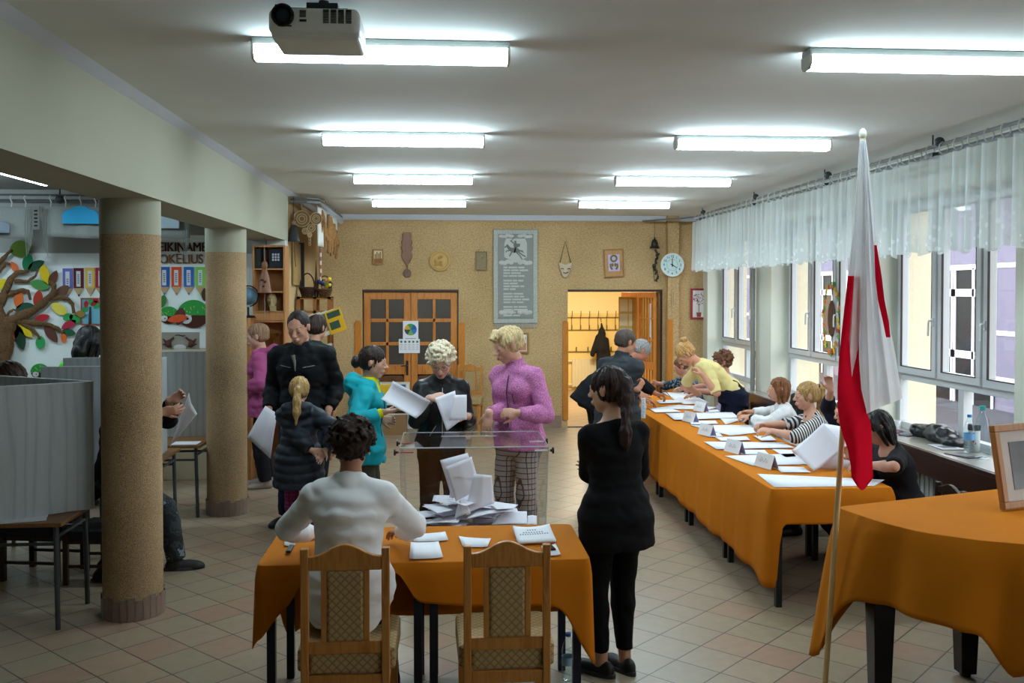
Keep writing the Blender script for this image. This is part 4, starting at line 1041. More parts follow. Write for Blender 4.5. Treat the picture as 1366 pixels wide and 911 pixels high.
# ---------------------------------------------------------------- left room: mural, booths, shelf corner
YM=YL-.012
def lp(u,v,off=0): return V(atY(u,v,YL-off))
M_bark=wood('crumpled_brown_paper','4a3420','6f5234',.9,2.0,(6,6,6))
# paper tree: one thing, trunk + branches
o=thing('paper_tree','large brown paper tree with twisted branches on the mural wall','wall decoration',lp(-8,515,.05)); org=np.array(o.location)
def branch(pts,r0,r1,par=o,name='branch'):
    P=[lp(u,v,r0*.66+.015)-org for u,v in pts]; out=[]
    for i in range(len(P)-1):
        for t in (0,.34,.67): out.append(P[i]+(P[i+1]-P[i])*t)
    out.append(P[-1]); n=len(out); b=MB()
    b.tube([p+V(0,0,.004*math.sin(i*2.1)) for i,p in enumerate(out)],[ (r0+(r1-r0)*i/(n-1))*(1+.12*math.sin(i*1.7)) for i in range(n)],9); b.v=[(x,y*.6,z) for x,y,z in b.v]; return b.build(name,M_bark,par,smooth=True)
branch([(-2,520),(-3,480),(2,448),(4,430)],.135,.125,name='trunk')
branch([(4,432),(-2,410),(6,390),(14,372),(22,364),(38,361)],.06,.02)
branch([(4,432),(22,424),(45,414),(60,402),(72,390),(72,381),(66,374)],.06,.022)
branch([(62,400),(80,396),(90,398),(97,405),(99,418)],.028,.018)
branch([(15,426),(40,430),(62,432),(78,438),(84,444)],.04,.014)
branch([(30,431),(42,438),(50,446),(54,452)],.03,.012)
branch([(20,375),(38,375),(48,368),(51,359)],.022,.010)
branch([(10,393),(28,387),(38,388),(41,400)],.03,.014)
branch([(8,425),(12,417),(18,413),(26,416)],.02,.010)
branch([(-6,352),(2,348),(9,340),(16,333)],.035,.014); branch([(-8,366),(0,360),(8,351),(14,352)],.035,.012)
LV=[(27,332,14,'5d7d28',80,22),(37,350,12,'1c7a50',12,13),(48,354,12,'1c4a35',62,11),(20,357,9,'d8663a',150,8),(3,379,9,'d8c21c',50,12),(60,366,14,'d9bc20',-15,12),(71,371,11,'6a3a30',25,10),(53,380,13,'4b8a46',-75,13),(82,389,12,'6a4a38',48,12),(25,399,12,'d3692f',8,12),(51,399,12,'ab3522',8,12),(33,410,12,'1d4a3a',75,12),(79,412,12,'dfce55',-55,13),(91,423,7,'2f9a4c',70,10),(100,425,8,'2f9a4c',120,10),(107,419,7,'9a7a3c',90,9),(56,424,10,'b51f2c',75,9),(92,433,11,'b02a45',60,10),(92,443,9,'1f5a3c',105,9),(85,450,8,'e06a2a',175,7),(17,446,13,'d3692f',38,13),(27,450,17,'24442f',-12,13),(33,441,13,'dfc21c',-50,10),(68,445,14,'5f382c',-35,12),(54,457,9,'2f9a55',5,12),(217,402,9,'3f7a3a',15,10),(273,393,9,'4a2f24',0,8),(240,422,12,'5a352c',15,14)]
def leafshape(b,c,half,ang,wid,y0,y1):
    a=R(ang); ux,uz=math.sin(a),math.cos(a); px,pz=uz,-ux; pts=[]
    for t in np.linspace(-1,1,9): pts.append((c[0]+ux*half*t+px*wid*.5*(1-t*t)**.8,c[2]+uz*half*t+pz*wid*.5*(1-t*t)**.8))
    for t in np.linspace(1,-1,9)[1:-1]: pts.append((c[0]+ux*half*t-px*wid*.5*(1-t*t)**.8,c[2]+uz*half*t-pz*wid*.5*(1-t*t)**.8))
    b.prism(pts,y0,y1,'xz')
cn={'5d7d28':'olive','1c7a50':'emerald','1c4a35':'dark green','d8663a':'coral','d8c21c':'yellow','d9bc20':'yellow','6a3a30':'maroon','4b8a46':'mid green','6a4a38':'brown','d3692f':'orange','ab3522':'brick red','1d4a3a':'deep green','dfce55':'pale yellow','2f9a4c':'bright green','9a7a3c':'tan','b51f2c':'red','b02a45':'crimson','1f5a3c':'bottle green','e06a2a':'vivid orange','24442f':'blackish green','dfc21c':'yellow','5f382c':'dark brown','2f9a55':'light green','3f7a3a':'green','4a2f24':'dark brown','5a352c':'chestnut'}
where=['at the top of the upper branch','above the middle branch, upright','beside the upright emerald leaf','hanging at the upper left twig','at the frame edge','upright over the green leaf','beside the tall yellow leaf','pointing left under the yellow leaf','at the fork of the long branch','standing over the lowest left twig','standing above the long branch','lying on the curled twig','under the long branch','left of the pair at the hooked branch','right of the pair at the hooked branch','beside the small poster','lying under the long branch','at the tip of the lower branch','below the crimson leaf','hanging beside the black haired head','hanging left of the trunk trio','middle of the hanging trio','right one of the hanging trio','hanging from the lower branch','at the end of the short lower twig','beside the near column','at the far column edge','between the two acorn faces']
for k,(u,v,h,c,a,w) in enumerate(LV):
    q=lp(u,v,.03); s=YL/1280; b=MB(); leafshape(b,V(0,0,0),h*s,a,w*s,-.006,.0); o=b.build('paper_leaf',mat('leaf_'+c,c,.8),loc=q); tag(o,cn[c]+' paper leaf '+where[k],'paper leaf',group='paper leaves on the mural')
# pencils
PC=[(90,358,'6a66b0','violet'),(104.5,357.5,'5a1226','wine red'),(120,357,'d3b050','mustard'),(134,357,'9a1f3a','crimson'),(219,356,'2a5aa8','royal blue'),(235,356,'d84f22','orange'),(251.5,356,'2f68b4','bright blue'),(267,356,'7ac04e','lime')]
for u,v,c,n in PC:
    s=YL/1280; q=lp(u,v,.016); o=thing('pencil_sign',n+' paper pencil with a white name strip','paper pencil',q,group='paper pencils on the mural'); w=6.2*s
    b=MB(); b.bx(-w,w,0,.01,-26*s,0); b.build('body',mat('pencil_'+c,c,.8),o)
    b=MB(); b.bx(-w*.42,w*.42,-.003,-.001,-24*s,-4*s); b.build('name_strip',mat('strip_white','cdd2d6',.8),o)
    b=MB(); [b.bx(-w*.2,w*.2,-.005,-.0035,(-20+2.6*j)*s,(-18.6+2.6*j)*s) for j in range(3 if n=='violet' else 5)]; b.build('strip_mark',M_ink,o)
    b=MB(); b.prism([(-w,-26*s),(w,-26*s),(w*.25,-34*s),(-w*.25,-34*s)],0,.01,'xz'); b.build('tip',mat('pencil_wood','b59a72',.8),o)
    b=MB(); b.prism([(-w*.25,-34*s),(w*.25,-34*s),(0,-37*s)],0,.01,'xz'); b.build('lead',mat('pencil_'+c,c),o)
for txt,u,v,c,sz,lb in (('EIKINAME',243.5,330,'4a2a18',.150,'upper dark brown'),('OKĖLIUS',241.5,346,'8a5a3a',.150,'lower light brown')):
    q=lp(u,v,.024); o=thing('wall_lettering',lb+' capital letters between the columns','lettering',q); t=text_mesh('letters',txt,sz,mat('letter_'+c,c,.8),o,ext=.004,bold=0); t2=t.copy(); t2.name='letter_strokes'; COL.objects.link(t2); t2.location=(.006,0,0); 
    bb=[v.co.x for v in t.data.vertices]; w=max(bb)-min(bb); t.scale=t2.scale=((60 if txt[0]=='E' else 55)*YL/1280/w,1.0,1)
def fig(u,v,r,lab):
    s=YL/1280; q=lp(u,v,.02); o=thing('acorn_picture',lab,'paper figure',q); r*=s
    b=MB(); b.prism([(r*math.cos(a),r*.85*math.sin(a)-r*.1) for a in np.linspace(math.pi*1.02,math.pi*1.98,15)],0,.012,'xz'); b.build('face',mat('acorn_brown','4a2418',.8),o)
    b=MB(); b.prism([(r*1.05*math.cos(a),r*1.0*math.sin(a)-r*.12) for a in np.linspace(0,math.pi,19)],-.006,.01,'xz'); b.build('cap',mat('acorn_green','2f9440',.8),o)
    b=MB()
    for k in range(12): b.prism([(x:=random.uniform(-.75,.75)*r,z:=r*random.uniform(.0,.62)*(1-abs(x/r)**2)),(x+.06*r,z),(x+.03*r,z+.13*r)],-.009,-.0065,'xz')
    b.build('cap_fleck',mat('fleck_yellow','b8c85a',.8),o)
    b=MB(); b.ell((-r*.45,-.004,-r*.35),(r*.36,.004,r*.34),n=12,m=6); b.build('cheek',mat('cheek_white','d0d0d0'),o); b=MB(); b.ell((-r*.35,-.012,-r*.35),(r*.07,.004,r*.07),n=8,m=5); b.build('eye',M_black,o)
fig(258,418,20,'large paper acorn face with a green flecked cap by the far column'); fig(225,420,12.5,'small paper acorn face with a green cap beside the near column'); fig(53,495,11,'green flecked paper acorn cap low beside the black haired person')
b=MB(); leafshape(b,V(0,0,0),.12,80,.09,-.006,0); o=b.build('paper_beak',mat('beak_orange','d9552a',.8),loc=lp(237,425,.035)); tag(o,'orange paper leaf shape below the chestnut leaf','paper leaf')
# two small posters
o,w,h=poster('tree_poster','blue poster of a small tree with coloured leaves in a red edge','poster',109,398,136,432.5,.012,mat('poster_blue','6fb0c4',.8),Y=YL,edge=(mat('poster_red','b0503a',.8),.012))
b=MB(); b.tube([(-.02,-.006,0),(-.015,-.006,.2)],[.018,.01],6); b.build('trunk',mat('poster_trunk','3a2a22'),o); b=MB()
for k,(x,z) in enumerate(((-.08,.17),(-.06,.23),(-.01,.26),(.03,.24),(.06,.21),(.05,.27))): leafshape(b,V(x,0,z),.045,random.uniform(0,180),.05,-.01,-.004)
b.m=[k%4 for k in range(len(b.f))]; b.build('leaf',[mat('leaf_2f9a4c','2f9a4c'),mat('leaf_d3692f','d3692f'),mat('leaf_b51f2c','b51f2c'),mat('leaf_e0a020','e0a020')],o)
o,w,h=poster('branch_poster','tan poster of a branch with round leaves','poster',108,440,136,466.5,.012,mat('poster_tan','b98a5c',.8),Y=YL,edge=(mat('poster_brown','4a3222',.8),.01))
b=MB(); b.tube([(-.12,-.006,h*.9),(0,-.006,h*.75),(.1,-.006,h*.95)],.008,6); b.tube([(-.0,-.006,h*.75),(-.05,-.006,h*.5)],.006,6); b.build('branch',mat('poster_trunk','3a2a22'),o); b=MB()
for k,(x,z) in enumerate(((-.1,h*.55),(0,h*.33),(.08,h*.4))): leafshape(b,V(x,0,z),.06,0,.08,-.01,-.004)
b.m=[0]*(len(b.f)//3)+[1]*(len(b.f)//3)+[2]*(len(b.f)-2*(len(b.f)//3)); b.build('leaf',[mat('leaf_7a5a30','7a5a30'),mat('leaf_3f7a3a','3f7a3a'),mat('leaf_8a1a2a','8a1a2a')],o)
# cloth banners on a rod with paper clouds
M_linen=mat('grey_linen','8f938f',.95,noise=.12,nscale=70,bump=.4,bscale=400,stretch=(1,1,6))
yr=YL-.55
def rp(u,v): return V(atY(u,v,yr))
a=rp(-60,263);c=rp(300,263); o=thing('curtain_rod','double metal curtain rod over the mural','curtain rod',a)
b=MB(); b.cyl((0,0,.03),(c[0]-a[0],0,.03),.011,n=8); b.cyl((0,.02,-.035),(c[0]-a[0],.02,-.035),.02,n=8); b.build('rod',mat('rod_grey','6f7476',.4,metal=.5),o,smooth=True)
for u in (80,262): q=rp(u,266)-a; b=MB(); b.ell(q,(.05,.04,.045)); b.cyl(q,q+V(0,0,.2),.008); b.build('bracket',mat('dark_bracket','303436',.4),o,smooth=True)
for k,(u0,u1,lb) in enumerate(((-50,43,'far left linen banner with a grey paper cloud'),(58,137,'middle linen banner with the blue paper cloud'),(137.5,253,'linen banner with a white paper cloud beside the far column'))):
    p=rp(u0,317);q=rp(u1,275); o=thing('hanging_linen_banner',lb,'banner',p,group='linen banners over the mural'); w=q[0]-p[0];h=q[2]-p[2]
    b=MB(); b.grid(lambda s,t:(s*w,.015*math.sin(s*14+k)*(1-.5*t),t*h+.008*math.sin(s*6)),28,6); b.build('cloth',M_linen,o,smooth=True,solid=.004)
    n=max(2,int(w/.14))
    for i in range(n):
        x=w*(i+.5)/n; b=MB(); b.tube([(x,0,h-.01),(x+.01,-.01,h+.04),(x-.005,-.025,h+.085),(x,0,h+.115)],.007,5); b.build('hook',mat('white_hook','c9ccca',.5),o)
    b=MB(); 
    for i in range(5): xx=(w-.01-i*.012 if k!=1 else .0+i*.012); b.tube([(xx,-.01,h*.9),(xx+.02*math.sin(i),-.015,h*.4),(xx,-.01,-.08-.03*i)],.004,4)
    b.build('fringe',mat('linen_fringe','7f8078',.95),o)
q=rp(49.5,300); o=thing('hanging_ribbon','narrow woven sash with dark ornament between two banners','sash',q); b=MB(); b.bx(-.035,.035,-.03,-.02,-.05,.2); b.build('sash',mat('sash_grey','7a7c78',.95),o); b=MB(); [b.bx(-.018,.018,-.034,-.030,-.02+.04*k,.0+.04*k) for k in range(5)]; b.build('ornament',M_black,o)
def cloud(u,v,w,c,lb):
    q=rp(u,v)-V(0,.05,0); s=yr/1280; o=MB(); W=w*s
    out=[]
    for a in np.linspace(0,math.pi,25): r=1+.10*abs(math.sin(a*3.0)); out.append((W/2*math.cos(a)*(r if a not in (0,) else 1)*.97,W*.46*math.sin(a)**.7*r))
    o.prism(out,-.01,.01,'xz'); x=o.build('hanging_paper_cloud',mat('cloud_'+c,c,.8),loc=q,bevel=.004); tag(x,lb,'paper cloud',group='paper clouds on the banners')
cloud(110,299,46,'2f9fd0','bright blue paper cloud on the middle banner'); cloud(-2,311,34,'7c8794','grey blue paper cloud at the left frame edge'); cloud(222,305,36,'a9bcc6','pale paper cloud on the banner between the columns')
# voting booths: grey laminate screens on low tables
M_lam=None
def lam_mat():
    m,nt,b=new_mat('grey_wood_laminate'); L=nt.links; tc=node(nt,'ShaderNodeTexCoord'); mp=node(nt,'ShaderNodeMapping'); mp.inputs['Scale'].default_value=(9,9,.8); L.new(tc.outputs['Object'],mp.inputs[0])
    n=node(nt,'ShaderNodeTexWave',i_Scale=.55,i_Distortion=7,i_Detail=3); n.inputs['Detail Scale'].default_value=1.3; L.new(mp.outputs[0],n.inputs['Vector']); n.bands_direction='X'
    n2=node(nt,'ShaderNodeTexNoise',i_Scale=9,i_Detail=3); L.new(mp.outputs[0],n2.inputs['Vector'])
    r=ramp(nt,[(0,'a4abae'),(.2,'b0b7b9'),(1,'b6bcbd')]); L.new(n.outputs['Fac'],r.inputs[0])
    mr=node(nt,'ShaderNodeMapRange'); mr.inputs[3].default_value=.92; mr.inputs[4].default_value=1.06; L.new(n2.outputs[0],mr.inputs[0]); vm=node(nt,'ShaderNodeVectorMath',operation='SCALE'); L.new(r.outputs[0],vm.inputs[0]); L.new(mr.outputs[0],vm.inputs['Scale']); L.new(vm.outputs[0],b.inputs['Base Color']); b.inputs['Roughness'].default_value=.45; return m
M_lam=lam_mat(); M_lamedge=mat('pale_edge','c4c8c6',.5)
def screen(b,e,p,q,z0=.675,z1=1.51,th=.018):
    p=V(p[0],p[1],0);q=V(q[0],q[1],0); d=q-p; L=np.linalg.norm(d); a=math.degrees(math.atan2(d[1],d[0])); m=(p+q)/2
    b.box((m[0],m[1],(z0+z1)/2),(L,th,z1-z0-.004),rot3(0,0,a)); e.box((m[0],m[1],z1-.002),(L,th+.002,.006),rot3(0,0,a))
def booth(label,segs):
    o0=segs[0][0]; o=thing('voting_screen',label,'voting screen',(o0[0],o0[1],.675))
    for p,q in segs:
        b=MB();e=MB(); screen(b,e,(p[0]-o0[0],p[1]-o0[1]),(q[0]-o0[0],q[1]-o0[1]),0,.835); x=b.build('panel',M_lam,o); e.build('edge_strip',M_lamedge,x)
M_ttop=wood('school_table_top','6f4a26','855c32',.4,1,(6,18,18)); M_leg=mat('grey_steel_legs','4a4f50',.4,metal=.4)
def table(name,label,x0,x1,y0,y1,z,legm,topm,splay=.0,th=.025,group=None,inset=.05,sq=False,r=.016,bars=True):
    cx,cy=(x0+x1)/2,(y0+y1)/2; o=thing(name,label,'table',(cx,cy,0),group=group); w,d=(x1-x0)/2,(y1-y0)/2
    b=MB(); b.bx(-w,w,-d,d,z-th,z); b.build('table_top',topm,o,bevel=.004)
    for sx in (-1,1):
        for sy in (-1,1):
            b=MB(); t=(sx*(w-inset),sy*(d-inset),z-th); q=(sx*(w-inset+splay),sy*(d-inset+splay),0)
            if sq: b.box((t[0],t[1],(z-th)/2),(r*2,r*2,z-th))
            else: b.cyl(t,q,r,n=10)
            b.build('leg',legm,o,smooth=not sq)
    if bars:
        b=MB(); 
        for sy in (-1,1): b.cyl((-(w-inset),sy*(d-inset),z-.14),(w-inset,sy*(d-inset),z-.14),.011,n=8)
        for sx in (-1,1): b.cyl((sx*(w-inset),-(d-inset),z-.10),(sx*(w-inset),d-inset,z-.10),.011,n=8)
        b.build('brace',legm,o,smooth=True)
    return o
table('school_table','low school table under the nearest voting screen',-3.0,-2.33,6.06,6.64,.672,M_leg,M_ttop,.01)
booth('large grey laminate voting screen on the nearest low table',[((-3.25,5.78),(-2.27,6.44)),((-2.27,6.44),(-3.3,7.05))])
table('school_table','low school table behind the nearest screen',-3.55,-2.6,7.64,8.18,.672,M_leg,M_ttop,.01); booth('grey voting screen behind the nearest one, below the black hair',[((-3.10,7.70),(-2.57,7.74)),((-2.57,7.74),(-2.52,8.14))])
table('school_table','low school table with the pale open screen in the middle row',-3.5,-2.36,8.3,8.9,.672,M_leg,M_ttop,.01); booth('pale voting screen in the middle row left of the near column',[((-3.32,8.72),(-2.45,8.76)),((-2.45,8.76),(-2.40,8.2))])
table('school_table','low school table beside the far column',-3.1,-2.22,9.02,9.62,.672,M_leg,M_ttop,.02); booth('grey voting screen between the two columns',[((-3.15,9.55),(-2.2,9.58))])
b=MB(); b.bx(-.15,.15,-.1,.1,0,.002); o=b.build('ballot_sheet',M_paper,loc=(-2.62,6.18,.6745)); o.rotation_euler=(0,0,.3); tag(o,'white sheet lying under the edge of the nearest screen','sheet of paper')
b=MB(); b.bx(-.12,.12,-.1,.1,0,.002); o=b.build('ballot_sheet',M_paper,loc=(-2.38,9.16,.6745)); tag(o,'white sheet on the low table beside the far column','sheet of paper')
b=MB(); b.bx(-.12,.12,-.003,.003,0,.2); o=b.build('ballot_sheet',M_paper,loc=(-2.62,8.70,1.30)); tag(o,'white sheet inside the pale screen left of the near column','sheet of paper')
# plaque on the wall base between the columns
p=V(atY(240,466,10.9)); o=thing('bird_plaque','grey board with two dark red birds standing between the columns','plaque',p); b=MB(); b.bx(-.23,.21,0,.02,0,.19); b.build('board',mat('plaque_board','8d887c',.7),o)
for s in (-1,1):
    v=Vol(.006)
    for q in ((.12,.05,.12,.09,.03,.02),(.12,.09,.07,.13,.014,.010),(.13,.06,.18,.12,.022,.006),(.13,.05,.19,.06,.018,.005),(.12,.05,.09,.03,.012,.008)): v.cone((p[0]+s*q[0],p[1]-.006,p[2]+q[1]),(p[0]+s*q[2],p[1]-.006,p[2]+q[3]),q[4],q[5],.008)
    sdf_obj('bird',v,mat('bird_red','4f2a22',.8),o,p)
b=MB(); b.ell((0,-.008,.02),(.07,.01,.035),n=12,m=6); b.build('white_flower',mat('pale_flower','b9b9b4'),o); b=MB(); b.tube([(-.05,-.004,.155),(-.02,-.004,.165),(.03,-.004,.15),(.06,-.004,.158)],.004,5); b.build('script_line',M_black,o)
b=MB(); b.bx(-.28,.3,0,.28,0,p[2]-.002); o=b.build('low_cupboard',mat('pale_cupboard','b9ad92',.6),loc=(p[0],10.85,0),bevel=.004); tag(o,'pale low cupboard behind the voting screen carrying the bird board','cupboard')
# bookcase with things on its shelves
xa,xb=V(atY(337,400,11.0))[0],V(atY(380.5,400,11.0))[0]; zb=V(atY(337,327,11.0))[2]
o=thing('bookcase','tall light brown bookcase behind the purple coat','bookcase',((xa+xb)/2,11.0,0)); w=(xb-xa)/2; M_beech=wood('beech','a5703f','b98250',.5)
b=MB(); b.bx(-w,-w+.02,0,.27,0,zb); b.bx(w-.02,w,0,.27,0,zb); b.bx(-w+.02,w-.02,.25,.27,0,zb); b.bx(-w+.02,w-.02,0,.25,zb-.02,zb)
shz=[V(atY(350,v,11.0))[2] for v in (358,388.5,415,428,466,505,540)]
b.build('case',M_beech,o)
for z in shz: s=MB(); s.bx(-w+.02,w-.02,.005,.25,z-.015,z); s.build('shelf',M_beech,o)
for k in range(2):
    s=MB(); s.bx(-w+.022+k*(w-.02),-w+.022+(k+1)*(w-.02)-.004,-.005,.2,shz[3]+.004,shz[2]-.02); s.build('drawer',M_beech,o,bevel=.003)
def bk(x0,x1,z,h,d,c,lb,txt=False):
    b=MB(); b.bx(-(x1-x0)/2,(x1-x0)/2,0,d,0,h); q=b.build('book',mat('book_'+c,c,.6),loc=((xa+xb)/2+(x0+x1)/2,11.03,z+.001)); tag(q,lb,'book')
    if txt: b=MB(); [b.bx(-.04+.03*k,-.02+.03*k,-.004,-.001,h*.4+.03*j,h*.4+.022+.03*j) for k in range(3) for j in range(3)]; b.build('cover_mark',mat('pale_mark','b0b4b8'),q)
bk(-w+.03,-w+.06,shz[0],.22,.18,'26302c','dark green book upright at the left of the top shelf'); bk(-w+.063,-w+.085,shz[0],.23,.18,'1d2420','black book second on the top shelf'); bk(-.0,w-.035,shz[0],.215,.03,'10141e','dark navy book facing out on the top shelf',True)
p=V(atY(361,415,11.02)); v=Vol(.007); q=V(p[0],11.10,shz[2])
v.ell(q+V(0,0,.12),(.055,.05,.085),None,.01); v.ell(q+V(0,-.05,.10),(.012,.02,.03),None,.01); v.ell(q+V(0,-.035,.05),(.035,.03,.03),None,.02)
for s in (-1,1): v.ell(q+V(s*.022,-.055,.135),(.015,.02,.012),None,.008,'s')
o=thing('carved_bust','pale carved head standing on the third shelf','carved head',(q[0],q[1],shz[2]+.001)); sdf_obj('head',v,mat('pale_clay','b0986a',.7),o,q); 
b=MB(); b.box((.0,-.07,.03),(.07,.02,.058)); q2=b.build('name_card',mat('card_tan','a89468'),loc=(q[0]+.03,q[1]-.03,shz[2]+.001)); tag(q2,'small tan card before the carved head','card')
# wooden troll-like bell hanging before the bookcase
p=V(atY(353,388,10.8)); o=thing('wooden_wind_bell','brown wooden bell figure hanging on a cord before the bookcase','wind bell',p); b=MB(); b.lathe([(.085,-.02),(.075,.0),(.05,.16),(.035,.2),(.02,.25)],n=14); b.lathe([(.02,.24),(.035,.27),(.03,.31),(.005,.34)],n=10); b.build('bell_body',wood('red_wood','6d4429','84563a'),o,smooth=True)
b=MB(); b.tube([(0,0,.34),(0,0,.62)],.004,5); b.tube([(0,0,-.02),(.0,0,-.28)],.004,5); b.build('cord',mat('grey_cord','8a8478'),o); b=MB(); [b.box((x,-.06,z),(.02,.03,.02)) for x,z in ((-.02,.12),(.02,.1),(.0,.05))]; b.build('cut_out',mat('deep_brown','33201a'),o)
# globe partly behind the far column
p=V(atY(331,395,10.9)); o=thing('globe','blue globe on a dark arm beside the bookcase','globe',p); b=MB(); b.ell((0,0,0),(.10,.10,.10),n=20,m=12); b.build('sphere',mat('globe_blue','5f8498',.4,noise=.3,nscale=12),o,smooth=True); b=MB(); b.tube([(.115*math.cos(t),0,.115*math.sin(t)) for t in np.linspace(-1.4,1.9,12)],.008,6); b.cyl((0,0,-.12),(0,0,-.22),.012); b.lathe([(.0,-.24),(.09,-.24),(.07,-.22),(0,-.21)]); b.build('stand',M_black,o,smooth=True)
b=MB(); b.bx(-.13,.045,-.1,.14,0,p[2]-.242); o=b.build('globe_cabinet',M_beech,loc=(p[0],p[1],0),bevel=.004); tag(o,'narrow beech cabinet carrying the globe','cabinet')
# trophy
p=V(atY(366,462,11.12)); o=thing('trophy','small golden trophy cup on the lower bookcase shelf','trophy',(p[0],11.1,shz[4]+.001)); b=MB(); b.lathe([(.03,0),(.03,.02),(.01,.03),(.008,.10),(.035,.13),(.045,.18)],n=16); [b.tube([(s*.04,0,.17),(s*.075,0,.16),(s*.05,0,.12),(s*.02,0,.11)],.004,6) for s in (-1,1)]; b.build('cup',mat('gold','a8853a',.3,metal=.9),o,smooth=True)
# rail with straw circles and a fringed hanging in the corner
p=V(atY(384,273,11.52)); xr=XL+.33
o=thing('corner_curtain_rail','grey curtain rail turning the corner by the beam end','curtain rail',(0,0,0)); pts=[V(XL+.02,11.58,3.16),V(xr-.12,11.58,3.16),V(xr,11.70,3.16),V(xr,14.5,3.16)]; b=MB(); b.tube(pts,.020,8); b.tube([q+V(0,0,.045) for q in pts],.012,8); b.build('rail',mat('rail_grey','84888a',.35,metal=.5),o,smooth=True)
for yy in (12.3,13.6): b=MB(); b.cyl((xr,yy,3.16),(xr,yy,3.245),.008); b.build('hanger',mat('rail_grey','84888a'),o)
b=MB(); [b.tube([(xr+.03*math.cos(t),yy,3.14+.045*math.sin(t)) for t in np.linspace(0,6.28,11)[:-1]],.005,5,closed=True) for yy in np.linspace(11.85,14.4,26)]; b.build('ring',mat('rail_ring','b9bcba',.4),o)
o=thing('fringed_hanging','white wall hanging with brown shaggy tufts by the corner rail','wall hanging',(xr,11.66,2.64)); b=MB(); b.grid(lambda u,v:(.02*math.sin(u*8),u*2.05,v*.47),20,6); b.build('cloth',mat('hanging_white','cfcac0',.95,bump=.3),o,smooth=True,solid=.008)
v=Vol(.012)
for (u,z0,z1,r) in ((.25,.25,.62,.05),(.42,.0,.60,.05),(.6,.02,.35,.06),(.95,-.05,.62,.07),(1.2,-.1,.6,.07),(1.55,-.05,.5,.07),(1.8,-.12,.4,.07)): v.path([V(xr+.02,11.66+u,2.64+z0*.7),V(xr+.03,11.66+u-.03,2.64+(z0+z1)*.35),V(xr+.02,11.66+u,2.64+z1*.7)],[r*.3,r*.55,r*.35],.02)
sdf_obj('tuft',v,mat('brown_tufts','8a6238',.95,noise=.35,nscale=40),o,(xr,11.66,2.64),lambda x,y,z:.012*vnoise(x*30,y*40,z*15),.012)
# straw circles (mobile)
p=V(atY(402.7,291.8,11.62)); M_str=mat('straw','b39a76',.8); o=thing('straw_ring_ornament','hanging ornament of five straw circles by the beam end','ornament',p); sc=11.62/1280
for (du,dv,r) in ((0,0,10.6),(18.5,-.3,7.6),(12.2,12.2,4.9),(4.2,16.2,3.8),(10,21.2,2.6)):
    c=V(du*sc,0,-dv*sc); b=MB()
    for f in ((1,.62,.35) if r>7 else (1,.5)): b.tube([c+V(r*f*sc*math.cos(t),0,r*f*sc*math.sin(t)) for t in np.linspace(0,6.28,29)[:-1]],.006,6,closed=True)
    disc(b,c[0],c[2],r*sc*.96,.004,.008,mi=1); x=b.build('straw_circle',[M_str,mat('straw_dark','7a5c3c',.9)],o,smooth=True)
b=MB(); b.tube([(0,0,.10),(0,0,.3)],.003,4); [b.tube([(10*sc+.012*math.cos(t),0,-(26+3.5*k)*sc+.02*math.sin(t)) for t in np.linspace(0,6.28,9)[:-1]],.004,5,closed=True) for k in range(3)]; b.build('chain',M_str,o)
p=V(atY(392,322,11.56)); o=thing('dark_bell','black cone shaped bell hanging at the beam end','bell',p); b=MB(); b.lathe([(.075,0),(.07,.02),(.045,.16),(.02,.19),(.0,.2)],n=16); b.build('bell',mat('black_clay','2a2a2a',.6),o,smooth=True); b=MB(); b.ell((0,0,.22),(.03,.03,.03)); b.build('knob',mat('tan_knob','8a7252'),o,smooth=True); b=MB(); b.tube([(0,0,.24),(0,0,.53)],.004,5); b.tube([(0,0,0),(.02,0,-.3)],.004,5); b.build('cord',M_black,o)
p=V(atY(393,349,11.75)); o=thing('wall_mirror_frame','tall black edged frame on the corner wall','frame',(XL+.012,12.05,2.17)); b=MB(); b.bx(0,.02,-.28,.28,0,.52); b.build('panel',mat('tan_panel','a08050',.6),o); b=MB(); b.bx(0,.06,.28,.34,-.02,.54); b.build('edge',M_black,o)
# magazine rack with baskets on top
YK=11.98; x0=XL+.03; x1=V(atY(441,396,YK))[0]; zt=V(atY(420,396,YK))[2]
o=thing('magazine_rack','wooden rack of slanted magazines in the left corner','rack',((x0+x1)/2,YK,0)); w=(x1-x0)/2; M_rk=wood('rack_wood','8a5526','a06730',.5)
b=MB(); 
for x in (-w,-w*.05,w-.04): b.bx(x,x+.04,0,.04,0,zt); b.bx(x,x+.04,.3,.34,0,zt)
for z in (zt-.03,zt-.2,zt-.62,zt-1.0,.15): b.bx(-w,w,.0,.02,z,z+.03); b.bx(-w,-w+.03,0,.34,z,z+.03); b.bx(w-.03,w,0,.34,z,z+.03)
b.bx(-w,w,0,.34,zt-.012,zt); b.build('rack_frame',M_rk,o)
b=MB(); b.bx(-w,w,.02,.32,zt-.63,zt-.61); b.bx(-w,w,.02,.32,zt-1.02,zt-1.0); b.build('shelf',M_rk,o)
mg=[('cfcfc8','b0b0aa','grey magazine leftmost on the upper slope'),('dcdccf','9aa08a','pale magazine second on the upper slope'),('c9c9c4','5a6a5a','silver magazine third on the upper slope'),('d6d0b8','7a7a6a','ivory magazine fourth on the upper slope'),('d9a820','2f4a3a','yellow magazine at the right of the upper slope')]
for k,(c,d,lb) in enumerate(mg):
    q=V((x0+x1)/2+(.0+k*.085),YK-.16-.035*k,zt-.50+.02*k); b=MB(); b.bx(-.10,.10,0,.012,0,.30); m=b.build('magazine',mat('mag_'+c,c,.4),loc=q); m.rotation_euler=(R(-22),R(-20),0); tag(m,lb,'magazine',group='magazines on the corner rack')
    b=MB(); b.bx(-.08,.08,-.004,-.001,.2,.28); b.bx(-.08,.04,-.004,-.001,.05,.15); b.build('cover_print',mat('magp_'+d,d),m)
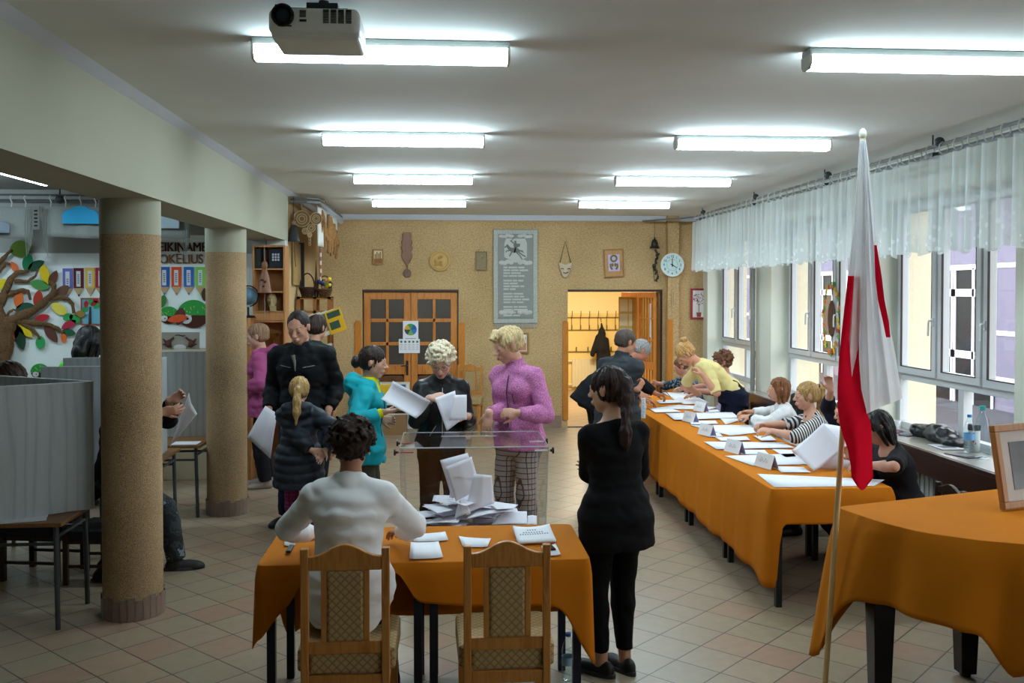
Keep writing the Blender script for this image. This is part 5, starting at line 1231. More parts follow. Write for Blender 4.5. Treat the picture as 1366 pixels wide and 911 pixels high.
for k in range(2):
    q=V((x0+x1)/2+(.12+k*.1),YK-.18-.04*k,zt-.86); b=MB(); b.bx(-.10,.10,0,.012,0,.30); m=b.build('magazine',mat('mag_b%d'%k,('c8b040','b8c0b8')[k],.4),loc=q); m.rotation_euler=(R(-20),R(-18),0); tag(m,('yellow green magazine on the lower slope','pale magazine at the end of the lower slope')[k],'magazine',group='magazines on the corner rack')
def basket(q,r,h,lb,c):
    o=thing('wicker_basket',lb,'basket',q); b=MB()
    for k in range(7): z=h*k/6; rr=r*(.75+.3*k/6); b.tube([(rr*math.cos(t),rr*.8*math.sin(t),z+.004*math.sin(t*10+k*3)) for t in np.linspace(0,6.28,25)[:-1]],h/9,5,closed=True)
    b.lathe([(0,.003),(r*.74,.003)],n=20); b.build('bowl',mat('wicker_'+c,c,.8),o,smooth=True); b=MB(); b.tube([(r*math.cos(t),0,h+r*2.0*math.sin(t)) for t in np.linspace(0,math.pi,15)],.009,6); b.build('basket_handle',mat('wicker_'+c,c),o,smooth=True); return o
basket(V((x0+x1)/2-w*.48,YK+.17,zt+.012),.09,.10,'dark empty wicker basket with a tall handle on the rack','3a2418'); o=basket(V((x0+x1)/2+w*.56,YK+.17,zt+.012),.085,.08,'wicker basket filled with yellow and blue flowers on the rack','5a3a22')
b=MB(); rs=np.random.RandomState(6)
for k in range(22): b.ell((rs.uniform(-.07,.07),rs.uniform(-.05,.05),.10+rs.uniform(0,.13)),(.028,.028,.025),n=8,m=5,mi=k%4)
b.build('flowers',[mat('fl_yellow','d8b820'),mat('fl_blue','1f2a58'),mat('fl_green','4a6a2a'),mat('fl_pink','c08a78')],o,smooth=True)
p=V(atY(427,390,YK+.1)); o=thing('striped_candle','tall red and white striped candle in the flower basket','candle',(p[0],YK+.17,zt+.2)); b=MB(); [b.cyl((0,0,k*.05),(.0,0,k*.05+.05),.012,n=8,mi=k%2) for k in range(9)]; b.build('candle',[mat('candle_white','d8c8c0'),mat('candle_red','a05a50')],o)
o=thing('wooden_spindle','dark pointed spindle standing on the rack','spindle',((x0+x1)/2+w*.02,YK+.22,zt+.001)); b=MB(); b.lathe([(.03,0),(.025,.1),(.012,.3),(.003,.46)],n=10); b.build('spindle',mat('dark_spindle','4a3220'),o,smooth=True)
# ---------------------------------------------------------------- cloth, tables, chairs
def cloth_mat(name,c,sc=900):
    return mat(name,c,.85,noise=.04,nscale=5,bump=.12,bscale=sc,spec=.1)
M_or=cloth_mat('orange_cloth','c07014')
def cloth(name,label,poly,ztop,drop,amp=.012,freq=22,flare=.015,corner_r=.03,m=None,loc=None,seed=0,nper=.02,group=None,gap=.0,smooth=2):
    """Cloth over a table top: poly = table edge (counter-clockwise); drop(edge index, t, x, y) = hang length."""
    pts=[];nr=[];dr=[];n=len(poly); P=[V(p) for p in poly]
    for i in range(n):
        a,b=P[i],P[(i+1)%n]; d=b-a; L=np.linalg.norm(d); d=d/L; no=V(d[1],-d[0]); r=min(corner_r,L*.3)
        k=max(3,int((L-2*r)/nper))
        for j in range(k+1):
            t=(r+(L-2*r)*j/k)/L; pts.append(a+d*L*t); nr.append(no); dr.append(drop(i,t,*(a+d*L*t)))
        c=P[(i+2)%n]; d2=nrm(c-b); no2=V(d2[1],-d2[0]); cen=b-d*r+(-no)*r
        for j in range(1,6):
            t=j/6; q=nrm(no*(1-t)+no2*t); bez=(b-d*r)*(1-t)**2+2*b*t*(1-t)+(b+d2*r)*t*t
            pts.append(bez); nr.append(q); dr.append(drop(i,1.0,*b) if t<.5 else drop((i+1)%n,0.0,*b))
    N=len(pts); rows=14; org=V(loc) if loc is not None else V(P[0][0],P[0][1],0)
    dr=np.array(dr)
    for _ in range(smooth): dr=(np.roll(dr,1)+2*dr+np.roll(dr,-1))/4
    s=np.concatenate([[0],np.cumsum([np.linalg.norm(pts[(i+1)%N]-pts[i]) for i in range(N-1)])])
    rs=np.random.RandomState(seed); ph=rs.rand(4)*6.28
    vs=[];fs=[]
    for i in range(N): vs.append((pts[i][0],pts[i][1],ztop+.004))
    for j in range(rows+1):
        t=j/rows
        for i in range(N):
            f=.55*math.sin(s[i]*freq+ph[0]+.5*math.sin(s[i]*5+ph[1]))+.3*math.sin(s[i]*freq*.43+ph[2])+.15*math.sin(s[i]*freq*2.1+ph[3])
            off=.008+.010*math.sin(min(1,t*6)*1.57)+gap*min(1,t*4)+t*flare+amp*(t**.7)*(f+1)*min(1,dr[i]*2)
            p=pts[i]+nr[i]*off; zz=ztop+.003-(.012*(1-math.cos(min(1,t*8)*1.57)) if t<.125 else .012)-dr[i]*t*.985
            vs.append((p[0],p[1],zz))
    for i in range(N):
        i2=(i+1)%N
        fs.append((i,N+i,N+i2,i2)[::-1])
        for j in range(rows):
            a=N*(1+j); b=N*(2+j); fs.append((a+i,a+i2,b+i2,b+i)[::-1])
    fs.append(tuple(range(N)))
    v=[V(q)-org for q in vs]; o=mesh_obj(name,v,fs,m or M_or,None,True,loc=org,solid=.003,angle=50); return tag(o,label,'tablecloth',group)
def corner_tail(x,y,cx,cy,L,w=.18): return L*math.exp(-(((x-cx)**2+(y-cy)**2)/(w*w)))
M_navy=mat('dark_blue_steel','1c2238',.4); M_dktop=wood('dark_table_top','4a3322','5a4030',.5)
# long row of tables along the windows
TX0,TX1,TY0,TY1,TZ=2.17,2.97,6.13,12.03,.80
nt_=5; L=(TY1-TY0)/nt_
for k in range(nt_):
    table('school_table','table number %s from the flag under the long orange cloth'%('one','two','three','four','five')[k],TX0+.015,TX1-.015,TY0+k*L+.015,TY0+(k+1)*L-.015,TZ-.024,mat('black_steel','1d1f22',.4),M_dktop,0,.03,'tables under the long orange cloth',.05,True,.02,False)
def dropR(i,t,x,y):   # edges: near end, window side, far end, room side
    if i==0: d=.215+corner_tail(x,y,TX0,TY0,.42,.03)+corner_tail(x,y,TX1,TY0,.3,.03)
    elif i==1: d=.22
    elif i==2: d=.3
    else:
        d=.575+.012*math.sin(y*7)+corner_tail(x,y,TX0,TY0,.07,.14)
    return d
TM=7.93
def dropN(i,t,x,y): return .004 if i==2 else (dropR(i,t,x,y) if not (i in (1,3) and y>TM-.002) else dropR(i,t,x,TM))
def dropFar(i,t,x,y): return .004 if i==0 else dropR(i,t,x,y)
cloth('tablecloth','orange tablecloth on the far part of the table row by the windows',[(TX0,TM-.03),(TX1,TM-.03),(TX1,TY1),(TX0,TY1)],TZ-.008,dropFar,.016,17,.01,.012,seed=4,loc=(2.57,10,0),smooth=0)
cloth('tablecloth','orange tablecloth on the near part of the table row beside the flag',[(TX0,TY0),(TX1,TY0),(TX1,TM),(TX0,TM)],TZ-.0045,dropN,.016,17,.014,.012,seed=14,loc=(2.57,7,0),smooth=0,gap=.012)
M_cwood=wood('chair_wood','a5682c','c08543',.4)
def uph():
    m,nt,b=new_mat('chair_upholstery'); L=nt.links; tc=node(nt,'ShaderNodeTexCoord'); mp=node(nt,'ShaderNodeMapping'); mp.inputs['Rotation'].default_value=(0,R(45),R(0)); mp.inputs['Scale'].default_value=(38,38,38); L.new(tc.outputs['Object'],mp.inputs[0])
    mp.inputs['Rotation'].default_value=(0,0,0); mp.inputs['Scale'].default_value=(27,27,27)
    sep=node(nt,'ShaderNodeSeparateXYZ'); L.new(mp.outputs[0],sep.inputs[0]); g=[]
    yz=node(nt,'ShaderNodeMath',operation='ADD'); L.new(sep.outputs['Y'],yz.inputs[0]); L.new(sep.outputs['Z'],yz.inputs[1])
    for op in ('ADD','SUBTRACT'):
        f0=node(nt,'ShaderNodeMath',operation=op); L.new(sep.outputs['X'],f0.inputs[0]); L.new(yz.outputs[0],f0.inputs[1])
        f=node(nt,'ShaderNodeMath',operation='FRACT'); L.new(f0.outputs[0],f.inputs[0]); s=node(nt,'ShaderNodeMath',operation='SUBTRACT'); L.new(f.outputs[0],s.inputs[0]); s.inputs[1].default_value=.5; q=node(nt,'ShaderNodeMath',operation='ABSOLUTE'); L.new(s.outputs[0],q.inputs[0]); g.append(q)
    mx=node(nt,'ShaderNodeMath',operation='MAXIMUM'); L.new(g[0].outputs[0],mx.inputs[0]); L.new(g[1].outputs[0],mx.inputs[1])
    r=ramp(nt,[(.0,'b59a6c'),(.40,'a98d5e'),(.47,'7d6640')]); L.new(mx.outputs[0],r.inputs[0]); L.new(r.outputs[0],b.inputs['Base Color']); b.inputs['Roughness'].default_value=.8
    bp=node(nt,'ShaderNodeBump',i_Strength=.4,i_Distance=.003); bp.invert=True; L.new(mx.outputs[0],bp.inputs['Height']); L.new(bp.outputs[0],b.inputs['Normal']); return m
M_uph=uph()
def make_chair(label,wd=M_cwood,up=M_uph,group=None):
    """Upholstered dining chair; backrest at y=0, seat towards +y."""
    o=thing('dining_chair',label,'chair',group=group); hw=.188; zs=.555
    for s in (-1,1):
        b=MB(); x=s*(hw-.016); b.prism([(x-.017,0),(x+.017,0),(x+.017,1.0),(x-.017,1.0)],-.018,.018,'xz'); b.build('back_post',wd,o,bevel=.004)
        b=MB(); b.box((s*(hw-.005),.41,.235),(.04,.04,.47),taper=(1.1,1.1)); b.build('front_leg',wd,o,bevel=.004)
    b=MB(); out=[(-hw+.032,.905),(hw-.032,.905)]+[(x,.965+.052*(.5+.5*math.cos(x/(hw-.032)*math.pi))**1.2) for x in np.linspace(hw-.032,-hw+.032,17)]
    b.prism(out,-.014,.014,'xz'); b.build('top_rail',wd,o,bevel=.005)
    for s in (-1,1): b=MB(); b.bx(s*.078-.0125+s*.012,s*.078+.0125+s*.012,-.012,.012,.60,.905); b.build('back_slat',wd,o,bevel=.003)
    b=MB(); b.box((0,0,.752),(.156,.035,.305)); b.build('back_pad',up,o,bevel=.012)
    b=MB(); b.bx(-hw+.032,hw-.032,-.013,.013,.545,.60); b.build('cross_rail',wd,o,bevel=.004)
    b=MB(); b.bx(-hw+.032,hw-.032,-.013,.013,.40,.455); b.build('back_rail',wd,o,bevel=.004)
    b=MB(); b.bx(-hw+.02,hw-.02,.40,.43,.41,.454); b.bx(-hw,-hw+.028,.018,.42,.41,.454); b.bx(hw-.028,hw,.018,.42,.41,.454); b.build('seat_frame',wd,o,bevel=.004)
    b=MB(); b.prism([(-hw+.034,-.004),(hw-.034,-.004),(hw-.034,.022),(hw+.022,.03),(hw+.03,.43),(hw-.0,.465),(-hw,.465),(-hw-.03,.43),(-hw-.022,.03),(-hw+.034,.022)],.4555,zs,'xy'); b.build('seat',up,o,bevel=.022)
    for s in (-1,1): b=MB(); b.bx(s*(hw-.016)-.01,s*(hw-.016)+.01,.02,.40,.17,.20); b.build('stretcher',wd,o,bevel=.003)
    return o
ch=make_chair('wooden chair with a diamond patterned back under the white shirted woman',group=None); ch.location=(-.41,4.13,0)
c2=copy_tree(ch); c2.location=(.285,4.13,0); c2['label']='empty wooden chair with a diamond patterned back at the front table'
c3=copy_tree(ch); p=V(atY(626,500,14.05)); c3.location=(p[0]+.02,14.28,0); c3.rotation_euler=(0,0,R(170)); c3['label']='wooden chair with a tan back against the far wall behind the white haired woman'
M_dkch=wood('dark_chair_wood','2c1c14','3d281c',.4); M_blk=mat('black_upholstery','1a1a1c',.8)
SEATS=[]   # chairs at the window side of the long table: filled in with the people
def side_chair(x,y,label,dark=True,rz=90):
    if dark:
        if not SEATS: SEATS.append(make_chair(label,M_dkch,M_blk,)); o=SEATS[0]
        else: o=copy_tree(SEATS[0]); o['label']=label
    else: o=copy_tree(ch); o['label']=label
    o.location=(x,y,0); o.rotation_euler=(0,0,R(rz)); o.scale=(1,1,.72 if dark else 1.08); return o
side_chair(3.75,11.52,'dark wooden chair under the curly haired person in lilac',rz=70)
side_chair(3.66,10.10,'honey coloured chair beside the black coat behind the white blazer',False,70)
side_chair(3.63,9.02,'dark chair under the woman in the white blazer')
side_chair(3.57,8.08,'dark chair under the woman in the striped shirt')
side_chair(3.58,7.26,'dark chair under the person hidden behind the flag')
side_chair(3.59,6.50,'dark chair under the woman in the black shirt')
# coat hanging over the honey chair
v=Vol(.01); v.ring((3.60,9.62,1.0),(3.58,9.62,.55),((0,1,0),(1,0,0)),((0,1,0),(1,0,0)),(.17,.045),(.20,.06),.03); v.ell((3.60,9.62,1.0),(.07,.2,.05),None,.03)
o=thing('black_coat','black coat hanging over a dark chair behind the white blazer','coat',(3.60,9.62,.6)); sdf_obj('coat',v,mat('black_cloth','151517',.9),o,(3.60,9.62,.6),lambda x,y,z:.012*vnoise(x*15,y*15,z*10),.012)
o.location=(3.70,9.62,.6)
side_chair(3.60,9.62,'dark chair under the black coat behind the white blazer')
# papers on the long table
def sheet(name,label,q,z,m=M_paper,th=.0015,cat='sheet of paper',group=None,lift=0):
    """Thin sheet with its corners at four pixels of the table plane."""
    P=[V(atZ(u,v,z)) for u,v in q]; c=sum(P)/4; b=MB()
    def f(u,v):
        p=(P[0]*(1-u)+P[1]*u)*(1-v)+(P[3]*(1-u)+P[2]*u)*v; return (p[0]-c[0],p[1]-c[1],.0+lift*(abs(u-.5)*2)**3)
    b.grid(f,6,2); o=b.build(name,m,None,True,loc=(c[0],c[1],z),solid=th); tag(o,label,cat,group); return o
ZP=TZ+.0035
PS=[('voter_list','white sheet nearest the flag across the end of the long table',[(1010,632),(1180,640),(1166,648),(1033,650)]),
('voter_list','wide sheet behind the nearest name card',[(967,608),(1060,605),(1082,619),(1004,621)]),
('leaflet','small sheet beside the nearest name card',[(1034,622),(1072,623),(1082,630),(1042,630)]),
('voter_list','wide sheet at the second name card',[(939,589),(1043,590),(1060,597),(956,599)]),
('leaflet','small sheet right of the second name card',[(988,600),(1020,600),(1026,606),(988,606)]),
('leaflet','sheet lying under the striped arms',[(1030,599),(1056,600),(1062,609),(1048,610)]),
('leaflet','small sheet by the hands of the striped woman',[(954,583),(996,582),(1001,587),(962,588)]),
('leaflet','square sheet under the hands of the striped woman',[(1005,581),(1028,581),(1036,587),(1016,588)]),
('voter_list','large sheet before the white blazer',[(920,567),(1013,567),(1012,577),(974,581)]),
('leaflet','narrow sheet at the third name card',[(935,577),(960,577),(964,582),(948,583)]),
('leaflet','narrow sheet left of the white blazer',[(920,561),(955,561),(958,565),(922,566)]),
('voter_list','large sheet under the hands of the white blazer',[(888,551),(975,550),(986,557),(900,560)]),
('leaflet','sheet beside the large sheet under the watch hand',[(953,550),(977,550),(990,560),(968,566)]),
('voter_list','wide sheet before the grey haired man',[(866,545),(905,540),(957,543),(946,546)]),
('leaflet','thin sheet at the edge before the bending man',[(866,545),(896,545),(909,549),(874,550)]),
('leaflet','sheet under the writing hand of the bending man',[(876,534),(904,533),(911,537),(880,538)]),
('voter_list','sheet under the hands of the yellow sweater',[(884,523.5),(912,523),(930,530),(898,531)]),
('leaflet','far sheet by the floral sleeve',[(896,531),(932,530),(948,538),(912,539)]),
('leaflet','lilac tinged sheet behind the far name card',[(941,547),(957,546),(960,549),(942,550)])]
for i,(n,l,q) in enumerate(PS): sheet(n,l,q,ZP+.0021*(i%4),group=None)
def namecard(u,v,w,h,lab):
    p=V(atZ(u,v,TZ)); o=thing('name_card',lab,'name card',(p[0],p[1],TZ+.004)); o.rotation_euler=(0,0,R(-72))
    b=MB(); b.add([(-w/2,-.035,0),(w/2,-.035,0),(w/2,.0,h),(-w/2,.0,h)],[(0,1,2,3)]); b.build('front_face',mat('card_white','e2e5e8',.6),o,solid=.001)
    b=MB(); b.add([(-w/2,.035,0),(w/2,.035,0),(w/2,.0,h),(-w/2,.0,h)],[(0,1,2,3)]); b.build('back_face',mat('card_lilac','b9b2e0',.6),o,solid=.001)
    b=MB(); s=h/.035
    for k in range(7): x=-w*.28+k*w*.08; z0,z1=.42-.06*(k%2),.52+.09*((k*5)%3); b.add([(x,-.035+.035*z0-.0025,z0*h),(x+w*.018,-.035+.035*z0-.0025,z0*h),(x+w*.045,-.035+.035*z1-.0025,z1*h),(x+w*.027,-.035+.035*z1-.0025,z1*h)],[(0,1,2,3)])
    b.build('handwriting',M_ink,o)
for u,v,lab in ((1022,624,'folded name card nearest the flag'),(980,604,'second folded name card from the flag'),(943,581,'third folded name card from the flag'),(921,563,'fourth folded name card from the flag'),(935,549,'fifth folded name card from the flag by the yellow sweater')): namecard(u,v,.20,.10,lab)
# ---- windowsill things
def lathe_thing(name,label,cat,p,parts):
    o=thing(name,label,cat,p)
    for n,prof,m in parts: b=MB(); b.lathe(prof,n=20); b.build(n,m,o,smooth=True)
    return o
def clear(name,c):
    m=bpy.data.materials.new(name); m.use_nodes=True; nt=m.node_tree; L=nt.links; nt.nodes.remove(nt.nodes['Principled BSDF'])
    t=node(nt,'ShaderNodeBsdfTransparent'); t.inputs[0].default_value=c; g=node(nt,'ShaderNodeBsdfGlossy',i_Roughness=.05); lw=node(nt,'ShaderNodeLayerWeight',i_Blend=.5); pw=node(nt,'ShaderNodeMath',operation='POWER'); L.new(lw.outputs['Facing'],pw.inputs[0]); pw.inputs[1].default_value=3
    f=node(nt,'ShaderNodeMath',operation='MULTIPLY_ADD'); L.new(pw.outputs[0],f.inputs[0]); f.inputs[1].default_value=.6; f.inputs[2].default_value=.05; mx=node(nt,'ShaderNodeMixShader'); L.new(f.outputs[0],mx.inputs[0]); L.new(t.outputs[0],mx.inputs[1]); L.new(g.outputs[0],mx.inputs[2]); L.new(mx.outputs[0],nt.nodes['Material Output'].inputs[0]); return m
M_pet=clear('clear_bottle',(.86,.93,.95,1)); M_water=clear('water',(.80,.92,.95,1))
def bottle(p,h,r,cap,lab,label,text=None):
    k=h/.32; o=thing('water_bottle',label,'bottle',p)
    b=MB(); b.lathe([(r*.55,0),(r*.95,.008*k),(r,.03*k),(r*.96,.10*k),(r,.16*k),(r,.20*k),(r*.82,.24*k),(r*.38,.285*k),(r*.34,.30*k)],n=24); b.build('bottle_body',M_pet,o,smooth=True)
    b=MB(); b.lathe([(r*.42,.297*k),(r*.42,.32*k)],n=20); b.build('cap',cap,o,smooth=False)
    if lab: 
        b=MB(); b.lathe([(r*1.015,.11*k),(r*1.015,.165*k)],n=24); b.v=b.v; b.f=b.f[:24]; b.m=b.m[:24]; b.build('bottle_label',lab,o,smooth=True)
    return o
p=V(atZ(1307,600+6,ZS)); bottle((p[0],p[1],ZS+.001),.30,.042,mat('blue_cap','4a88c8',.4),mat('label_blue','6fa8d8',.5),'smaller clear water bottle with a blue label on the windowsill')
q=V(atZ(1309,620,ZS)); 
def sp(u,v): 
    p=V(atZ(u,v,ZS)); return (min(p[0],4.2),p[1],ZS+.001)
bottle(sp(1310,612),.40,.055,mat('teal_cap','3fb8b4',.4),None,'large clear water bottle with a teal cap on the windowsill')
for o in list(bpy.data.objects):
    if o.name.startswith('water_bottle') and o.get('label','').startswith('smaller'): o.location=sp(1293,604)
p=sp(1333,602); o=lathe_thing('travel_mug','white travel mug with a black lid on the windowsill','mug',p,[('mug_body',[(.036,0),(.042,.01),(.044,.17)],mat('mug_white','dcdad6',.4)),('mug_lid',[(.047,.17),(.048,.20),(.044,.215),(.0,.216)],M_black)])
b=MB(); b.ell((-.025,-.036,.09),(.008,.004,.016)); b.ell((-.012,-.041,.07),(.006,.003,.01)); b.build('red_motif',mat('motif_red','b8282c'),o)
def bag(label,p,parts,m,name='bag',amp=.012):
    v=Vol(.008); 
    for a,r in parts: v.ell(V(p)+V(a),r,None,.03)
    v.cut(V(p)+V(0,0,.0),(0,0,-1),.004); o=thing(name,label,'bag',p); sdf_obj('bag_body',v,m,o,p,lambda x,y,z:amp*vnoise(x*22,y*22,z*26),amp); return o
M_lea=mat('black_leather','1b1b1e',.35,bump=.3,bscale=90)
p=sp(1245,585); o=bag('flat black leather handbag lying on the windowsill',p,[((0,.12,.05),(.10,.16,.06)),((.0,-.16,.06),(.11,.20,.085)),((-.02,-.36,.03),(.09,.14,.05))],M_lea,'handbag'); b=MB(); b.tube([(-.06,.22,.05),(-.10,.1,.10),(-.08,-.05,.10),(-.06,-.12,.09)],.008,6); b.build('strap',M_lea,o,smooth=True)
p=sp(1352,632); p=(3.99,p[1],ZS+.001); o=bag('black handbag with a ring at the right end of the windowsill',p,[((0,0,.10),(.11,.16,.11)),((0,-.02,.17),(.08,.13,.05)),((0.02,-.25,.09),(.10,.14,.10))],M_lea,'handbag'); b=MB(); b.tube([(-.10,.04+.02*math.cos(t),.17+.02*math.sin(t)) for t in np.linspace(0,6.28,13)[:-1]],.004,6,closed=True); b.build('ring',M_chrome,o,smooth=True)
for u,v,w,l,c,lb in ((1232,590-12,.11,.16,'3a4466','navy folder under the handbag on the windowsill'),(1262,597,.09,.13,'c9cad0','silver foil packet before the handbag'),(1285,608,.07,.12,'2e2e34','dark booklet before the bottles'),(1192,577,.09,.14,'c8ccd4','colour leaflet at the far end of the near windowsill')):
    p=sp(u,v); b=MB(); b.bx(-w,w,-l,l,0,.006); o=b.build('booklet',mat('bk_'+c,c,.4),loc=(min(p[0],4.1)+(.0),p[1],ZS+.002),bevel=.002); o.rotation_euler=(0,0,R(random.uniform(-20,20))); tag(o,lb,'booklet')
    b=MB(); b.bx(-w*.7,w*.6,-l*.6,l*.2,.0062,.0072); b.build('cover_print',mat('bkp_'+c,('b8646a' if c=='c8ccd4' else '77787f'),.5),o)
p=sp(1238,566+6); o=lathe_thing('coffee_cup','white cup at the window behind the handbag','cup',(4.17,p[1],ZS+.001),[('cup_body',[(.028,0),(.04,.08),(.037,.08),(.026,.006),(0,.006)],mat('cup_white','dcdde0',.3))]); b=MB(); b.tube([(.0,-.036,.065),(0,-.062,.055),(0,-.058,.03),(0,-.033,.022)],.005,6); b.build('cup_handle',mat('cup_white','dcdde0'),o,smooth=True)
# ---- net curtain on its double rail
XC=3.6; zr=3.125
o=thing('curtain_rail','long double metal curtain rail hanging above the windows','curtain rail',(XC,9,zr)); b=MB(); b.cyl((0,-7.2,.03),(0,4.55,.03),.014,n=8); b.cyl((.05,-7.2,-.02),(.05,4.55,-.02),.02,n=8); b.tube([(0,4.55,.03),(-.1,4.75,.03),(-.55,5.35,.03)],.014,8); b.build('rail',mat('rail_grey','84888a',.35,metal=.5),o,smooth=True)
for yy in (13.1,10.9,8.85,6.85,5.0):
    b=MB(); b.cyl((.02,yy-9,.03),(.02,yy-9,ZC-zr-.003),.006); b.box((.03,yy-9,-.03),(.09,.12,.035)); b.ell((-.01,yy-9.15,.05),(.035,.04,.035)); b.build('hanger',mat('dark_bracket','303436'),o)
b=MB(); b.tube([(.0+.035*math.cos(t),0,.0+.045*math.sin(t)) for t in np.linspace(0,6.28,11)[:-1]],.005,5,closed=True); rg=b.build('ring',mat('rail_ring','b9bcba',.4),o,loc=(0,-6.9,0))
for k in range(1,60): q=rg.copy(); COL.objects.link(q); q.location=(0,-6.9+k*.19,0)
def lace():
    m=bpy.data.materials.new('lace_net'); m.use_nodes=True; nt=m.node_tree; L=nt.links; nt.nodes.remove(nt.nodes['Principled BSDF'])
    tc=node(nt,'ShaderNodeTexCoord'); sep=node(nt,'ShaderNodeSeparateXYZ'); L.new(tc.outputs['Object'],sep.inputs[0])
    vo=node(nt,'ShaderNodeTexVoronoi',i_Scale=16); L.new(tc.outputs['Object'],vo.inputs['Vector'])
    lt=node(nt,'ShaderNodeMath',operation='LESS_THAN'); L.new(vo.outputs['Distance'],lt.inputs[0]); lt.inputs[1].default_value=.30
    mr=node(nt,'ShaderNodeMapRange'); mr.inputs[1].default_value=.32; mr.inputs[2].default_value=.05; L.new(sep.outputs['Z'],mr.inputs[0])   # denser flowers near the hem
    mu=node(nt,'ShaderNodeMath',operation='MULTIPLY'); L.new(lt.outputs[0],mu.inputs[0]); L.new(mr.outputs[0],mu.inputs[1])
    ad=node(nt,'ShaderNodeMath',operation='MULTIPLY_ADD'); L.new(mu.outputs[0],ad.inputs[0]); ad.inputs[1].default_value=.28; 
    m2=node(nt,'ShaderNodeMath',operation='MULTIPLY_ADD'); L.new(mr.outputs[0],m2.inputs[0]); m2.inputs[1].default_value=.16; m2.inputs[2].default_value=.54; L.new(m2.outputs[0],ad.inputs[2])
    t=node(nt,'ShaderNodeBsdfTransparent'); d=node(nt,'ShaderNodeBsdfDiffuse'); d.inputs[0].default_value=lin('e4ebea'); tl=node(nt,'ShaderNodeBsdfTranslucent'); tl.inputs[0].default_value=lin('e4ebea')
    mx=node(nt,'ShaderNodeMixShader',i_0=.45); L.new(d.outputs[0],mx.inputs[1]); L.new(tl.outputs[0],mx.inputs[2]); m3=node(nt,'ShaderNodeMixShader'); L.new(ad.outputs[0],m3.inputs[0]); L.new(t.outputs[0],m3.inputs[1]); L.new(mx.outputs[0],m3.inputs[2]); L.new(m3.outputs[0],nt.nodes['Material Output'].inputs[0]); return m
M_lace=lace(); zb=2.35
def valance(y0,y1,label,seed):
    o=thing('net_curtain',label,'curtain',(XC,y0,zb)); L=y1-y0; rs=np.random.RandomState(seed); ph=rs.rand(3)*6.28; nu=int(L/.012); nv=14; hh=zr-.045-zb
    def f(u,v):
        y=u*L; fold=.030*math.sin(y*38+ph[0]+1.2*math.sin(y*3.1+ph[1]))+.014*math.sin(y*71+ph[2])
        hem=.035*abs(math.sin(y*11+1.0*math.sin(y*2.3)))+.012*abs(math.sin(y*47))
        return (fold*(1-.35*v), y, hem*(1-v)+v*hh+.006*math.sin(y*33)*v)
    b=MB(); b.grid(f,nu,nv); b.build('lace_cloth',M_lace,o,smooth=True); return o
valance(10.45,13.5,'white lace valance curtain at the far window',1); valance(7.35,10.42,'white lace valance curtain behind the flag top',2); valance(4.6,7.32,'white lace valance curtain over the near window',3); valance(2.0,4.57,'white lace valance curtain at the right frame edge',5)
# leaf wreath on the middle window
p=V(atX(1108,425,4.235)); o=thing('leaf_garland','oval garland of coloured paper leaves stuck on the middle window','garland',p); rs=np.random.RandomState(8)
cl=['d8a81c','b8351f','5a8a2c','d86f1c','3f7a30','c9b820']
for k in range(34):
    a=2*math.pi*k/34; y=.20*math.cos(a)+rs.uniform(-.03,.03); z=.36*math.sin(a)+rs.uniform(-.03,.03); b=MB()
    pts=[(y+.038*(1 if j%2==0 else .55)*math.cos(j*math.pi/5+k),z+.038*(1 if j%2==0 else .55)*math.sin(j*math.pi/5+k)) for j in range(10)]
    b.prism(pts,0+.001*(k%5),.003+.001*(k%5),'yz'); b.build('paper_leaf',mat('gleaf_'+cl[k%6],cl[k%6],.7),o)
b=MB(); b.ell((.01,0,0),(.01,.10,.2)); b.build('brown_centre',mat('garland_brown','5a3a28',.8),o,smooth=True)
# ---- flag on its pole
top_=V(atY(1151,182,4.6)); bot=V(atY(1097,986,4.5)); bot=V(bot[0],bot[1],0)
o=thing('flag','white and red flag on a pale wooden pole before the window','flag',bot); d=top_-bot
b=MB(); b.tube([(0,0,0),d*1.0],.0135,12); b.build('pole',wood('pale_pole','c9a56a','d8b680',.5),o,smooth=True)
b=MB(); b.ell(d+V(0,0,.01),(.018,.018,.03)); b.build('finial',mat('pole_tip','c9c6b8',.4),o,smooth=True)
v_=[]
def FP(u,v,y): return V(atY(u,v,y))-bot
def fl(u,t):
    pass
# cloth built as hanging folds between measured edges (left edge, middle folds, right edge)
Yc=4.46
rowsF=[ # v, then u of successive fold edges
(186,[1147,1149,1151,1152,1153,1154,1155]),(215,[1145,1148,1151,1153,1155,1157,1159]),(260,[1142,1146,1151,1154,1157,1160,1163]),(310,[1138,1143,1150,1155,1159,1164,1168]),(368,[1131,1140,1150,1156,1161,1168,1176]),
(420,[1125,1137,1148,1156,1164,1173,1184]),(470,[1120,1134,1147,1158,1168,1180,1194]),(520,[1117,1130,1146,1160,1171,1186,1202]),(545,[1118,1130,1147,1161,1173,1189,1205])]
dep=[.0,-.05,.02,-.045,.03,-.03,.03]
def interp_rows(vq):
    for (a,ua),(b_,ub) in zip(rowsF,rowsF[1:]):
        if a<=vq<=b_: t=(vq-a)/(b_-a); return [x+(y-x)*t for x,y in zip(ua,ub)]
    return rowsF[-1][1]
def thin_cloth(name,c):
    m=bpy.data.materials.new(name); m.use_nodes=True; nt=m.node_tree; L=nt.links; nt.nodes.remove(nt.nodes['Principled BSDF'])
    d=node(nt,'ShaderNodeBsdfDiffuse'); d.inputs[0].default_value=lin(c); t=node(nt,'ShaderNodeBsdfTranslucent'); t.inputs[0].default_value=lin(c); x=node(nt,'ShaderNodeMixShader',i_0=.42); L.new(d.outputs[0],x.inputs[1]); L.new(t.outputs[0],x.inputs[2]); L.new(x.outputs[0],nt.nodes['Material Output'].inputs[0]); return m
